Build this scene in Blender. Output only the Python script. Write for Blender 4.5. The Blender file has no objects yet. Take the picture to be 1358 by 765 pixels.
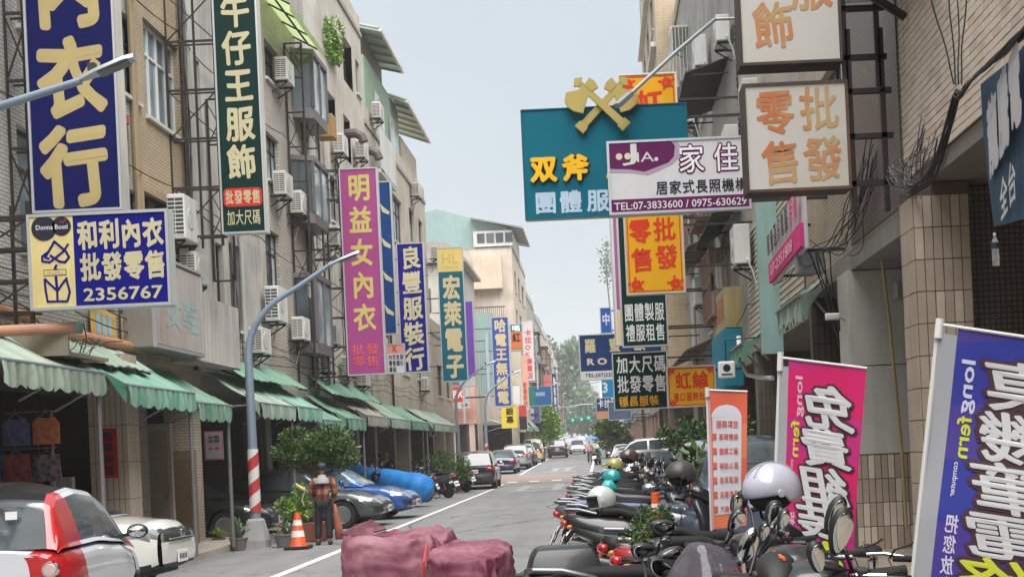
import bpy, bmesh, math, random
from mathutils import Vector, Matrix, noise
rad = math.radians
S = bpy.context.scene
C = S.collection
# ---------------------------------------------------------------- camera
F, VX, VY, EYE, ROLL = 1700.0, 799.0, 590.0, 1.72, rad(2.6)      # picture geometry of a 1358 px wide frame
cd = bpy.data.cameras.new('camera'); cam = bpy.data.objects.new('camera', cd); C.objects.link(cam)
cd.sensor_width = 36; cd.lens = F / 1358 * 36
cd.shift_x = -(VX - 679) / 1358; cd.shift_y = (VY - 382.5) / 1358
cd.clip_start = 0.1; cd.clip_end = 3000
cam.matrix_world = Matrix.Translation((0, 0, EYE)) @ (Matrix.Rotation(rad(90), 4, 'X') @ Matrix.Rotation(-ROLL, 4, 'Z'))
S.camera = cam
# ---------------------------------------------------------------- world, sun, exposure
W = bpy.data.worlds.new('World'); S.world = W; W.use_nodes = True
nt = W.node_tree; nt.nodes.clear()
wo = nt.nodes.new('ShaderNodeOutputWorld'); bg = nt.nodes.new('ShaderNodeBackground'); bg2 = nt.nodes.new('ShaderNodeBackground')
sky = nt.nodes.new('ShaderNodeTexSky'); sky.sky_type = 'NISHITA'; sky.sun_disc = False
SUND = Vector((0.14, -0.36, 0.92)).normalized()
sky.sun_elevation = math.asin(SUND.z); sky.sun_rotation = math.atan2(SUND.x, SUND.y)
sky.air_density = 1.5; sky.dust_density = 4.0
tc = nt.nodes.new('ShaderNodeTexCoord'); nz = nt.nodes.new('ShaderNodeTexNoise'); nz.inputs['Scale'].default_value = 2.2; nz.inputs['Detail'].default_value = 4
mp = nt.nodes.new('ShaderNodeMapRange'); mp.inputs[1].default_value = .3; mp.inputs[2].default_value = .75; mp.inputs[3].default_value = .70; mp.inputs[4].default_value = .97
mx = nt.nodes.new('ShaderNodeMixShader')
bg.inputs['Strength'].default_value = 0.05
bg2.inputs['Color'].default_value = (0.84, 0.925, 1.0, 1); bg2.inputs['Strength'].default_value = 0.315
L_ = nt.links.new
L_(sky.outputs[0], bg.inputs['Color']); L_(tc.outputs['Generated'], nz.inputs['Vector']); L_(nz.outputs[0], mp.inputs[0]); L_(mp.outputs[0], mx.inputs[0])
L_(bg.outputs[0], mx.inputs[1]); L_(bg2.outputs[0], mx.inputs[2]); L_(mx.outputs[0], wo.inputs['Surface'])
sd = bpy.data.lights.new('sun', 'SUN'); so = bpy.data.objects.new('sun', sd); C.objects.link(so)
sd.energy = 3.6; sd.angle = rad(75); sd.color = (1, .975, .94); so.rotation_euler = (-SUND).to_track_quat('-Z', 'Y').to_euler()
S.view_settings.view_transform = 'Standard'; S.view_settings.look = 'None'; S.view_settings.gamma = 1; S.view_settings.exposure = 1.38
S.cycles.volume_step_rate = 5; S.cycles.volume_max_steps = 64; S.cycles.max_bounces = 7; S.cycles.volume_bounces = 3; S.cycles.transparent_max_bounces = 12
# ---------------------------------------------------------------- picture geometry -> metres
cs, sn = math.cos(ROLL), math.sin(ROLL)
def uv(px, py):
    dx, dy = px - VX, py - VY
    return dx * cs - dy * sn, dx * sn + dy * cs
def P(px, py, Y):
    u, v = uv(px, py); return Vector((u * Y / F, Y, EYE - v * Y / F))
def fac(px, py, X):
    u, v = uv(px, py); Y = X * F / u; return Vector((X, Y, EYE - v * Y / F))
def g(Y):
    t = max(0.0, min(Y, 420.0) - 56.0)
    return .012 * (t * t / 16 if t < 8 else t - 4)
rnd = random.Random(11)
# ---------------------------------------------------------------- mesh builder
class MB:
    def __init__(s): s.v = []; s.f = []; s.M = None
    def add(s, vs, fs):
        n = len(s.v)
        s.v.extend([Vector(v) for v in vs] if s.M is None else [s.M @ Vector(v) for v in vs])
        s.f.extend([tuple(i + n for i in f) for f in fs]); return s
    def box(s, x0, x1, y0, y1, z0, z1, c=0.0):
        if x0 > x1: x0, x1 = x1, x0
        if y0 > y1: y0, y1 = y1, y0
        if z0 > z1: z0, z1 = z1, z0
        if c <= 0:
            return s.add([(x0,y0,z0),(x1,y0,z0),(x1,y1,z0),(x0,y1,z0),(x0,y0,z1),(x1,y0,z1),(x1,y1,z1),(x0,y1,z1)],
                  [(0,3,2,1),(4,5,6,7),(0,1,5,4),(1,2,6,5),(2,3,7,6),(3,0,4,7)])
        c = min(c, (x1-x0)/2.01, (y1-y0)/2.01, (z1-z0)/2.01)
        b = bmesh.new(); bmesh.ops.create_cube(b, size=1)
        for v in b.verts: v.co = Vector((x0 if v.co.x < 0 else x1, y0 if v.co.y < 0 else y1, z0 if v.co.z < 0 else z1))
        bmesh.ops.bevel(b, geom=b.edges[:], offset=c, segments=2, profile=.5, affect='EDGES')
        b.verts.index_update(); vs = [v.co.copy() for v in b.verts]; fs = [[v.index for v in f.verts] for f in b.faces]; b.free()
        return s.add(vs, fs)
    def bar(s, a, b, w, h=None, up=(0, 0, 1)):
        a, b = Vector(a), Vector(b); h = h or w; d = (b - a)
        if d.length < 1e-6: return s
        d.normalize(); up = Vector(up)
        if abs(d.dot(up)) > .98: up = Vector((1, 0, 0)) if abs(d.x) < .9 else Vector((0, 1, 0))
        r = d.cross(up).normalized() * w / 2; t = r.cross(d).normalized() * h / 2
        return s.add([a-r-t, a+r-t, a+r+t, a-r+t, b-r-t, b+r-t, b+r+t, b-r+t], [(0,1,2,3),(7,6,5,4),(0,4,5,1),(1,5,6,2),(2,6,7,3),(3,7,4,0)])
    def tube(s, pts, r, n=8, cap=True):
        pts = [Vector(p) for p in pts]; rs = r if isinstance(r, (list, tuple)) else [r] * len(pts); ring = []; prev = None
        for i, p in enumerate(pts):
            d = (pts[min(i+1, len(pts)-1)] - pts[max(i-1, 0)])
            d = d.normalized() if d.length > 1e-9 else Vector((0, 0, 1))
            if prev is None:
                a = d.cross(Vector((0, 0, 1)));
                if a.length < .05: a = d.cross(Vector((1, 0, 0)))
            else: a = prev - d * prev.dot(d)
            a.normalize(); prev = a; b = d.cross(a)
            ring.append([p + (a * math.cos(2*math.pi*k/n) + b * math.sin(2*math.pi*k/n)) * rs[i] for k in range(n)])
        vs = [q for rr in ring for q in rr]; fs = []
        for i in range(len(pts)-1):
            for k in range(n):
                fs.append((i*n+k, i*n+(k+1) % n, (i+1)*n+(k+1) % n, (i+1)*n+k))
        if cap: fs.append(tuple(range(n-1, -1, -1))); fs.append(tuple((len(pts)-1)*n+k for k in range(n)))
        return s.add(vs, fs)
    def lathe(s, prof, n=20, axis='Z', o=(0, 0, 0)):
        o = Vector(o); vs = []; fs = []
        for r, h in prof:
            for k in range(n):
                a = 2*math.pi*k/n; x, y = r*math.cos(a), r*math.sin(a)
                vs.append(o + (Vector((x, y, h)) if axis == 'Z' else Vector((h, x, y)) if axis == 'X' else Vector((y, h, x))))
        m = len(prof)
        for i in range(m-1):
            for k in range(n): fs.append((i*n+k, i*n+(k+1) % n, (i+1)*n+(k+1) % n, (i+1)*n+k))
        if prof[0][0] > 1e-6: fs.append(tuple(range(n-1, -1, -1)))
        if prof[-1][0] > 1e-6: fs.append(tuple((m-1)*n+k for k in range(n)))
        return s.add(vs, fs)
    def ell(s, c, r, n=16, m=10, M=None, f=None):
        c = Vector(c); vs = []; fs = []
        for i in range(m+1):
            t = math.pi*i/m
            for k in range(n):
                a = 2*math.pi*k/n; p = Vector((math.sin(t)*math.cos(a)*r[0], math.sin(t)*math.sin(a)*r[1], math.cos(t)*r[2]))
                if f: p = f(p)
                if M: p = M @ p
                vs.append(c+p)
        for i in range(m):
            for k in range(n): fs.append((i*n+k, (i+1)*n+k, (i+1)*n+(k+1) % n, i*n+(k+1) % n))
        return s.add(vs, fs)
    def loft(s, secs, closed=True, cap=True):
        n = len(secs[0]); vs = [p for q in secs for p in q]; fs = []; e = n if closed else n-1
        for i in range(len(secs)-1):
            for k in range(e): fs.append((i*n+k, i*n+(k+1) % n, (i+1)*n+(k+1) % n, (i+1)*n+k))
        if cap and closed: fs.append(tuple(range(n-1, -1, -1))); fs.append(tuple((len(secs)-1)*n+k for k in range(n)))
        return s.add(vs, fs)
    def prism(s, poly, a0, a1, plane='XZ'):
        f = (lambda p, t: (p[0], t, p[1])) if plane == 'XZ' else (lambda p, t: (t, p[0], p[1])) if plane == 'YZ' else (lambda p, t: (p[0], p[1], t))
        n = len(poly); vs = [f(p, a0) for p in poly] + [f(p, a1) for p in poly]
        return s.add(vs, [tuple(range(n)), tuple(range(2*n-1, n-1, -1))] + [(k, (k+1) % n, n+(k+1) % n, n+k) for k in range(n)])
    def mesh(s, name, off=None, smooth=False, fix=True, bevel=0):
        me = bpy.data.meshes.new(name); vs = s.v if off is None else [v - off for v in s.v]
        me.from_pydata([tuple(v) for v in vs], [], s.f)
        if fix or bevel:
            b = bmesh.new(); b.from_mesh(me)
            bmesh.ops.remove_doubles(b, verts=b.verts[:], dist=1e-5)
            if bevel:
                es = [e for e in b.edges if len(e.link_faces) == 2 and e.calc_face_angle(0) > .5]
                bmesh.ops.bevel(b, geom=es, offset=bevel, segments=2, profile=.5, affect='EDGES', clamp_overlap=True)
            bmesh.ops.recalc_face_normals(b, faces=b.faces[:]); b.to_mesh(me); b.free()
        if smooth:
            me.shade_smooth()
            if smooth != 2: me.set_sharp_from_angle(angle=rad(38))
        me.update(); return me
    def build(s, name, mat, parent=None, world=True, **k):
        off = org(parent) if (parent is not None and world) else None
        me = s.mesh(name, off, k.pop('smooth', False), k.pop('fix', True), k.pop('bevel', 0))
        me.materials.append(mat)
        o = bpy.data.objects.new(name, me); C.objects.link(o)
        if parent is not None: o.parent = parent
        for kk, vv in k.items(): o[kk] = vv
        return o
def org(p):
    v = Vector((0, 0, 0))
    while p is not None: v = v + p.location; p = p.parent
    return v
def thing(name, label, cat, loc=(0, 0, 0), rz=0, group=None):
    o = bpy.data.objects.new(name, None); C.objects.link(o); o.location = loc; o.rotation_euler = (0, 0, rz); o.empty_display_size = .2
    o['label'] = label; o['category'] = cat
    if group: o['group'] = group
    return o
def tag(o, label, cat, group=None):
    o['label'] = label; o['category'] = cat
    if group: o['group'] = group
    return o
def kids(o): return KIDS.get(o.name, [])
KIDS = {}
def index_kids():
    KIDS.clear()
    for o in C.objects:
        if o.parent: KIDS.setdefault(o.parent.name, []).append(o)
def copy_tree(o, parent=None, mats=None):
    c = o.copy(); C.objects.link(c); c.parent = parent
    if mats and c.type == 'MESH':
        m = c.data.materials[0]
        if m and m.name in mats:
            c.material_slots[0].link = 'OBJECT'; c.material_slots[0].material = mats[m.name]
    for ch in KIDS.get(o.name, []): copy_tree(ch, c, mats)
    return c
# ---------------------------------------------------------------- materials
def nm(name):
    m = bpy.data.materials.new(name); m.use_nodes = True; t = m.node_tree; return m, t, t.nodes['Principled BSDF']
def boxmap(t):
    """object-space mapping laid flat on walls: (x or y, z)"""
    N, K = t.nodes, t.links
    tc = N.new('ShaderNodeNewGeometry'); sp = N.new('ShaderNodeSeparateXYZ'); K.new(tc.outputs['Position'], sp.inputs[0])
    sn_ = N.new('ShaderNodeSeparateXYZ'); K.new(tc.outputs['Normal'], sn_.inputs[0])
    ab = N.new('ShaderNodeMath'); ab.operation = 'ABSOLUTE'; K.new(sn_.outputs[0], ab.inputs[0])
    gt = N.new('ShaderNodeMath'); gt.operation = 'GREATER_THAN'; gt.inputs[1].default_value = .6; K.new(ab.outputs[0], gt.inputs[0])
    mxn = N.new('ShaderNodeMix'); mxn.data_type = 'FLOAT'; K.new(gt.outputs[0], mxn.inputs[0]); K.new(sp.outputs[0], mxn.inputs[2]); K.new(sp.outputs[1], mxn.inputs[3])
    cb = N.new('ShaderNodeCombineXYZ'); K.new(mxn.outputs[0], cb.inputs[0]); K.new(sp.outputs[2], cb.inputs[1])
    return cb.outputs[0], tc.outputs['Position']
def grime(t, col_out, amt=.35, dark=(.12, .11, .10), scale=1.2, streak=True, pos=None):
    """irregular dirt and rain streaks over a colour output"""
    N, K = t.nodes, t.links
    if pos is None: pos = N.new('ShaderNodeNewGeometry').outputs['Position']
    mpn = N.new('ShaderNodeMapping'); K.new(pos, mpn.inputs[0]); mpn.inputs['Scale'].default_value = (1, 1, .16 if streak else 1)
    n1 = N.new('ShaderNodeTexNoise'); n1.inputs['Scale'].default_value = scale * (3 if streak else 1); n1.inputs['Detail'].default_value = 6; n1.inputs['Roughness'].default_value = .65
    K.new(mpn.outputs[0], n1.inputs['Vector'])
    n2 = N.new('ShaderNodeTexNoise'); n2.inputs['Scale'].default_value = scale * .5; n2.inputs['Detail'].default_value = 5; K.new(pos, n2.inputs['Vector'])
    mu = N.new('ShaderNodeMath'); mu.operation = 'MULTIPLY'; K.new(n1.outputs[0], mu.inputs[0]); K.new(n2.outputs[0], mu.inputs[1])
    mr = N.new('ShaderNodeMapRange'); mr.inputs[1].default_value = .17; mr.inputs[2].default_value = .42; mr.inputs[3].default_value = 0; mr.inputs[4].default_value = amt; K.new(mu.outputs[0], mr.inputs[0])
    m = N.new('ShaderNodeMix'); m.data_type = 'RGBA'; K.new(mr.outputs[0], m.inputs[0]); K.new(col_out, m.inputs[6]); m.inputs[7].default_value = (*dark, 1)
    return m.outputs[2]
_mc = {}
def mat(col, rough=.6, metal=0, dirt=0.0, name=None, streak=True, coat=0, bump=0, scale=1.5, spec=None, dark=(.12, .11, .10)):
    key = (tuple(col), rough, metal, dirt, streak, coat, bump, scale, dark)
    if key in _mc and name is None: return _mc[key]
    m, t, b = nm(name or 'paint_%d' % len(bpy.data.materials))
    rgb = t.nodes.new('ShaderNodeRGB'); rgb.outputs[0].default_value = (*col, 1); out = rgb.outputs[0]
    if dirt: out = grime(t, out, dirt, dark, scale, streak)
    t.links.new(out, b.inputs['Base Color'])
    b.inputs['Roughness'].default_value = rough; b.inputs['Metallic'].default_value = metal
    if coat: b.inputs['Coat Weight'].default_value = coat; b.inputs['Coat Roughness'].default_value = .06
    if spec is not None: b.inputs['Specular IOR Level'].default_value = spec
    if bump:
        n = t.nodes.new('ShaderNodeTexNoise'); n.inputs['Scale'].default_value = 30; n.inputs['Detail'].default_value = 5
        bu = t.nodes.new('ShaderNodeBump'); bu.inputs['Strength'].default_value = bump; bu.inputs['Distance'].default_value = .02
        t.links.new(t.nodes.new('ShaderNodeNewGeometry').outputs['Position'], n.inputs['Vector'])
        t.links.new(n.outputs[0], bu.inputs['Height']); t.links.new(bu.outputs[0], b.inputs['Normal'])
    _mc[key] = m; return m
def tilemat(c1, c2, mortar, bw=.23, bh=.07, off=.5, dirt=.35, rough=.45, gap=.008):
    m, t, b = nm('wall_tile_%d' % len(bpy.data.materials)); N, K = t.nodes, t.links
    mpv, pos = boxmap(t)
    br = N.new('ShaderNodeTexBrick'); br.offset = off; br.inputs['Scale'].default_value = 1
    br.inputs['Brick Width'].default_value = bw; br.inputs['Row Height'].default_value = bh; br.inputs['Mortar Size'].default_value = gap
    br.inputs['Color1'].default_value = (*c1, 1); br.inputs['Color2'].default_value = (*c2, 1); br.inputs['Mortar'].default_value = (*mortar, 1)
    K.new(mpv, br.inputs['Vector'])
    K.new(grime(t, br.outputs['Color'], dirt, pos=pos), b.inputs['Base Color'])
    bu = N.new('ShaderNodeBump'); bu.invert = True; bu.inputs['Strength'].default_value = .5; bu.inputs['Distance'].default_value = .01
    K.new(br.outputs['Fac'], bu.inputs['Height']); K.new(bu.outputs[0], b.inputs['Normal']); b.inputs['Roughness'].default_value = rough
    return m
def glassmat(col=(.03, .04, .045), rough=.06):
    m, t, b = nm('window_glass_%d' % len(bpy.data.materials)); N, K = t.nodes, t.links
    n = N.new('ShaderNodeTexNoise'); n.inputs['Scale'].default_value = .8; n.inputs['Detail'].default_value = 2
    K.new(N.new('ShaderNodeNewGeometry').outputs['Position'], n.inputs['Vector'])
    cr = N.new('ShaderNodeValToRGB'); cr.color_ramp.elements[0].position = .4; cr.color_ramp.elements[1].position = .6
    cr.color_ramp.elements[0].color = (*col, 1); cr.color_ramp.elements[1].color = (*[min(1, c*2.2+.01) for c in col], 1)
    K.new(n.outputs[0], cr.inputs[0]); K.new(cr.outputs[0], b.inputs['Base Color'])
    b.inputs['Roughness'].default_value = rough; b.inputs['Specular IOR Level'].default_value = .9; b.inputs['IOR'].default_value = 1.6
    bu = N.new('ShaderNodeBump'); bu.inputs['Strength'].default_value = .06; bu.inputs['Distance'].default_value = .3
    K.new(n.outputs[0], bu.inputs['Height']); K.new(bu.outputs[0], b.inputs['Normal'])
    return m
def leafmat(a, b_, name):
    m, t, b = nm(name); N, K = t.nodes, t.links
    n = N.new('ShaderNodeTexNoise'); n.inputs['Scale'].default_value = 6; n.inputs['Detail'].default_value = 3
    K.new(N.new('ShaderNodeNewGeometry').outputs['Position'], n.inputs['Vector'])
    cr = N.new('ShaderNodeValToRGB'); cr.color_ramp.elements[0].position = .35; cr.color_ramp.elements[1].position = .65
    cr.color_ramp.elements[0].color = (*a, 1); cr.color_ramp.elements[1].color = (*b_, 1)
    K.new(n.outputs[0], cr.inputs[0]); K.new(cr.outputs[0], b.inputs['Base Color']); b.inputs['Roughness'].default_value = .45
    return m
BLACK = mat((.015, .015, .016), .45); DARK = mat((.025, .025, .027), .6, dirt=.0); RUBBER = mat((.018, .018, .019), .85)
STEEL = mat((.5, .51, .52), .35, .9); GALV = mat((.30, .33, .36), .5, .6, dirt=.3); BLKSTEEL = mat((.02, .02, .022), .5, .2, dirt=.4, dark=(.10, .05, .03))
WHITE = mat((.78, .78, .76), .5, dirt=.18); OFFW = mat((.62, .60, .55), .6, dirt=.35); ALU = mat((.6, .62, .64), .4, .7)
CHROME = mat((.75, .76, .78), .12, 1.0); GLASS = glassmat(); GLASSB = glassmat((.10, .13, .15), .05); GLASSL = glassmat((.22, .27, .28), .1)
MIRROR = mat((.72, .74, .76), .04, 1.0); REDL = mat((.45, .012, .015), .15, coat=.6); PLATE = mat((.8, .8, .8), .4)
# ---------------------------------------------------------------- lettering
_gl = {}
def glyph(ch, bold=.0, ext=0.0, whole=False):
    k = (ch, bold, ext)
    if k in _gl: return _gl[k]
    if bold > .004:
        # heavier strokes: the glyph stamped several times round a small circle
        v0, f0 = glyph(ch, 0.0, ext); vs, fs = [], []; nd = 14 if .03 < bold < .05 else 8 if bold > .03 else 6 if bold > .015 else 4
        rings = (bold,) if bold < .05 else (bold, bold*.5)
        q = 0
        for rr in rings:
            for k_ in range(nd):
                a_ = 2*math.pi*k_/nd + .3; n_ = len(vs); q += 1
                vs.extend(Vector((v.x + rr*math.cos(a_), v.y + rr*math.sin(a_), v.z - q*.00025)) for v in v0); fs.extend(tuple(i+n_ for i in f) for f in f0)
        _gl[k] = (vs, fs); return _gl[k]
    c = bpy.data.curves.new('t', 'FONT'); c.body = ch; c.extrude = ext; c.resolution_u = 2
    o = bpy.data.objects.new('t', c); C.objects.link(o)
    dg = bpy.context.evaluated_depsgraph_get(); me = bpy.data.meshes.new_from_object(o.evaluated_get(dg))
    r = ([v.co.copy() for v in me.vertices], [tuple(p.vertices) for p in me.polygons])
    bpy.data.meshes.remove(me); bpy.data.objects.remove(o); bpy.data.curves.remove(c)
    _gl[k] = r; return r
def brush(p, k):
    """slight brush-hand irregularity of a glyph outline"""
    return (p[0] + k * math.sin(p[1] * 7 + 1), p[1] + k * math.sin(p[0] * 6 + 2) + k * 1.2 * (p[0] - .5))
def write(text, x0, z0, x1, z1, y, m, parent, rows=None, cols=None, bold=.02, ext=0.0, mirror=False, bk=0.0, label=None, fill=.94, name='lettering', back=None, M=None):
    """characters in a grid inside the rectangle (thing-local x, z); rows/cols give the grid; Latin strings are fitted whole"""
    mb = MB(); mb.M = M
    lat = all(ord(c) < 0x2000 for c in text)
    def put(vs, fs, ox, oz, sx, sz):
        out = []
        for v in vs:
            px_, pz_ = (brush((v.x, v.y), bk) if bk else (v.x, v.y))
            X = ox + px_ * sx; Z = oz + pz_ * sz
            if mirror: X = x0 + x1 - X
            out.append((X, y - v.z * max(sx, sz), Z))
        mb.add(out, fs)
    if lat:
        vs, fs = glyph(text, bold, ext)
        ax, bx = min(v.x for v in vs), max(v.x for v in vs); az, bz = min(v.y for v in vs), max(v.y for v in vs)
        sx = (x1-x0)/(bx-ax); sz = (z1-z0)/(bz-az)
        put(vs, fs, x0 - ax*sx, z0 - az*sz, sx, sz)
    else:
        n = len(text); rows = rows or (n if (z1-z0) > (x1-x0) else 1); cols = cols or -(-n // rows)
        cw, chh = (x1-x0)/cols, (z1-z0)/rows
        for i, ch in enumerate(text):
            if ch == ' ': continue
            r_, c_ = divmod(i, cols)
            vs, fs = glyph(ch, bold, ext); sx, sz = cw*fill, chh*fill
            put(vs, fs, x0 + c_*cw + cw*(1-fill)/2, z1 - (r_+1)*chh + chh*(1-fill)/2 + .12*sz, sx, sz)
    o = mb.build(name, m, parent, world=False, fix=False)
    if label: o['label'] = label
    return o
# ================================================================ SETTING: ground, road, markings
def sheet(name, x0, x1, y0, y1, dz, m, kind='structure', step=4.0, skirt=0.0):
    mb = MB(); n = max(1, int((y1-y0)/step)) if y1 > 50 else 1
    ys = [y0 + (y1-y0)*i/n for i in range(n+1)]
    f0 = x0 if callable(x0) else (lambda y: x0); f1 = x1 if callable(x1) else (lambda y: x1)
    vs = []; fs = []
    for y in ys:
        vs += [(f0(y), y, g(y)+dz), (f1(y), y, g(y)+dz)]
    for i in range(n): fs.append((2*i, 2*i+1, 2*i+3, 2*i+2))
    mb.add(vs, fs)
    if skirt:
        for f in (f0, f1):
            k = len(mb.v); vs = []
            for y in ys: vs += [(f(y), y, g(y)+dz), (f(y), y, g(y)+dz-skirt)]
            mb.add(vs, [(2*i, 2*i+1, 2*i+3, 2*i+2) for i in range(n)])
    o = mb.build(name, m, fix=False)
    if kind: o['kind'] = kind
    return o
def asphalt(name, base, light, dark, sc=.35):
    m, t, b = nm(name); N, K = t.nodes, t.links
    pos = N.new('ShaderNodeNewGeometry').outputs['Position']
    def noise_(s, d, r=.6, v=pos):
        n = N.new('ShaderNodeTexNoise'); n.inputs['Scale'].default_value = s; n.inputs['Detail'].default_value = d; n.inputs['Roughness'].default_value = r; K.new(v, n.inputs['Vector']); return n.outputs[0]
    mpn = N.new('ShaderNodeMapping'); mpn.inputs['Scale'].default_value = (1, .08, 1); K.new(pos, mpn.inputs[0])
    a = noise_(sc, 5); l = noise_(1.1, 4, .6, mpn.outputs[0]); f = noise_(60, 3)
    cr = N.new('ShaderNodeValToRGB'); e = cr.color_ramp.elements; e[0].position = .3; e[0].color = (*dark, 1); e[1].position = .7; e[1].color = (*light, 1)
    x = e.new(.5); x.color = (*base, 1)
    s1 = N.new('ShaderNodeMath'); s1.operation = 'MULTIPLY_ADD'; K.new(l, s1.inputs[0]); s1.inputs[1].default_value = .6; 
    s2 = N.new('ShaderNodeMath'); s2.operation = 'MULTIPLY_ADD'; K.new(a, s2.inputs[0]); s2.inputs[1].default_value = .3; s2.inputs[2].default_value = .02; K.new(s2.outputs[0], s1.inputs[2])
    s3 = N.new('ShaderNodeMath'); s3.operation = 'MULTIPLY_ADD'; K.new(f, s3.inputs[0]); s3.inputs[1].default_value = .12; K.new(s1.outputs[0], s3.inputs[2])
    K.new(s3.outputs[0], cr.inputs[0]); vo = N.new('ShaderNodeTexVoronoi'); vo.feature = 'DISTANCE_TO_EDGE'; vo.inputs['Scale'].default_value = .55
    wa = N.new('ShaderNodeVectorMath'); wa.operation = 'MULTIPLY_ADD'; nn_ = N.new('ShaderNodeTexNoise'); nn_.inputs['Scale'].default_value = 2.2; nn_.inputs['Detail'].default_value = 5; K.new(pos, nn_.inputs['Vector']); K.new(nn_.outputs['Color'], wa.inputs[0]); wa.inputs[1].default_value = (.9, .9, .9); K.new(pos, wa.inputs[2]); K.new(wa.outputs[0], vo.inputs['Vector'])
    mr = N.new('ShaderNodeMapRange'); mr.inputs[1].default_value = .0; mr.inputs[2].default_value = .022; mr.inputs[3].default_value = .45; mr.inputs[4].default_value = 0; K.new(vo.outputs['Distance'], mr.inputs[0])
    st = noise_(.9, 3, .5); m2 = N.new('ShaderNodeMapRange'); m2.inputs[1].default_value = .60; m2.inputs[2].default_value = .72; m2.inputs[4].default_value = .35; K.new(st, m2.inputs[0]); mm = N.new('ShaderNodeMath'); mm.operation = 'MAXIMUM'; K.new(mr.outputs[0], mm.inputs[0]); K.new(m2.outputs[0], mm.inputs[1])
    mx_ = N.new('ShaderNodeMix'); mx_.data_type = 'RGBA'; K.new(mm.outputs[0], mx_.inputs[0]); K.new(cr.outputs[0], mx_.inputs[6]); mx_.inputs[7].default_value = (.07, .07, .072, 1); K.new(mx_.outputs[2], b.inputs['Base Color'])
    b.inputs['Roughness'].default_value = .8
    bu = N.new('ShaderNodeBump'); bu.inputs['Strength'].default_value = .5; bu.inputs['Distance'].default_value = .01; K.new(f, bu.inputs['Height']); K.new(bu.outputs[0], b.inputs['Normal'])
    return m
CONC = mat((.26, .25, .235), .8, dirt=.45, streak=False, bump=.3, name='concrete')
sheet('ground', -260, 260, -60, 760, 0, CONC, step=8)
sheet('road', -7.4, 1.9, -20, 420, .004, asphalt('asphalt', (.185, .187, .19), (.24, .24, .242), (.125, .127, .13)))
def linemat(col, wear):
    m, t, b = nm('road_paint'); N, K = t.nodes, t.links
    pos = N.new('ShaderNodeNewGeometry').outputs['Position']; n = N.new('ShaderNodeTexNoise'); n.inputs['Scale'].default_value = 9; n.inputs['Detail'].default_value = 6; n.inputs['Roughness'].default_value = .75
    K.new(pos, n.inputs['Vector']); mr = N.new('ShaderNodeMapRange'); mr.inputs[1].default_value = wear - .08; mr.inputs[2].default_value = wear + .1; K.new(n.outputs[0], mr.inputs[0])
    x = N.new('ShaderNodeMix'); x.data_type = 'RGBA'; K.new(mr.outputs[0], x.inputs[0]); x.inputs[6].default_value = (.17, .17, .17, 1); x.inputs[7].default_value = (*col, 1)
    K.new(x.outputs[2], b.inputs['Base Color']); b.inputs['Roughness'].default_value = .6; return m
LP_, LPW = linemat((.72, .72, .70), .36), linemat((.55, .55, .54), .52)
xl = lambda y: -4.98 - max(0, y-60)*.002
sheet('road_line', lambda y: xl(y), lambda y: xl(y)+.15, -5, 62.5, .008, LP_)
sheet('road_line', lambda y: xl(y), lambda y: xl(y)+.15, 75.5, 260, .008, LP_)
sheet('road_line', -.82, -.66, -5, 62.5, .008, LP_)
sheet('road_line', -.82, -.66, 76, 260, .008, LP_)
sheet('road_red_band', -7.3, 1.8, 65.2, 73.5, .007, linemat((.36, .22, .18), .45))
for i in range(7):
    x = -6.0 + i*1.12
    sheet('road_dash', x, x+.5, 64.0, 65.0, .010, LP_)
for x0, x1, y0, y1 in ((-3.9, -1.6, 52.0, 52.7), (-3.7, -3.3, 52.7, 59), (-2.2, -1.8, 52.7, 59), (-3.7, -1.8, 59, 59.6), (-3.3, -2.2, 55.5, 56.1)):
    sheet('road_marking', x0, x1, y0, y1, .009, LPW)
for x0, x1, y0, y1 in ((-3.5, -1.9, 86, 87), (-3.3, -2.9, 80, 86), (-2.5, -2.1, 80, 86), (-3.7, -1.7, 78, 79)):
    sheet('road_marking', x0, x1, y0, y1, .009, LPW)
sheet('road_stop_line', -4.8, -.9, 98, 98.9, .009, LPW)
mb = MB(); mb.lathe([(.33, 0), (.33, .006), (.29, .009), (0, .009)], 28, 'Z', (-3.1, 23.5, .004)); o = mb.build('manhole_cover', mat((.06, .06, .06), .5, .6, dirt=.3)); tag(o, 'round dark iron manhole cover in the near road surface', 'manhole cover')
# tar-sealed cracks, patches
PATCH = mat((.075, .076, .078), .75, dirt=.2, streak=False)
PATCH2 = mat((.12, .12, .122), .85, dirt=.25, streak=False)
mb = MB(); r2 = random.Random(5)
for k in range(7):
    x, y = r2.uniform(-4.3, -1.2), r2.uniform(19, 45); a = r2.uniform(-.5, .5) if k % 2 else 1.2; pts = []
    for i in range(22):
        pts.append((x, y)); a += r2.uniform(-.35, .35); a = max(-1.5, min(1.5, a)); x += math.sin(a)*.22; y += math.cos(a)*.35
    pts = [(max(-4.75, min(-.9, q[0])), q[1]) for q in pts]
    for p, q in zip(pts, pts[1:]):
        w = .012 + r2.random()*.01
        mb.add([(p[0]-w, p[1], g(p[1])+.0105), (p[0]+w, p[1], g(p[1])+.0105), (q[0]+w, q[1], g(q[1])+.0105), (q[0]-w, q[1], g(q[1])+.0105)], [(0, 1, 2, 3)])
o = mb.build('road_crack', PATCH, fix=False); o['kind'] = 'structure'
PAVE = mat((.42, .37, .31), .75, dirt=.4, streak=False, bump=.2, name='pavement_terrazzo')
PAVER = mat((.36, .30, .22), .75, dirt=.4, streak=False, bump=.2, name='pavement_sand')
sheet('pavement_left', -12.5, -7.25, -10, 98, .125, PAVE, skirt=.14)
sheet('pavement_left', -12.5, -6.9, 98.2, 300, .125, PAVE, skirt=.14)
sheet('pavement_right', 2.1, 7.5, -10, 300, .125, PAVER, skirt=.14)
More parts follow.
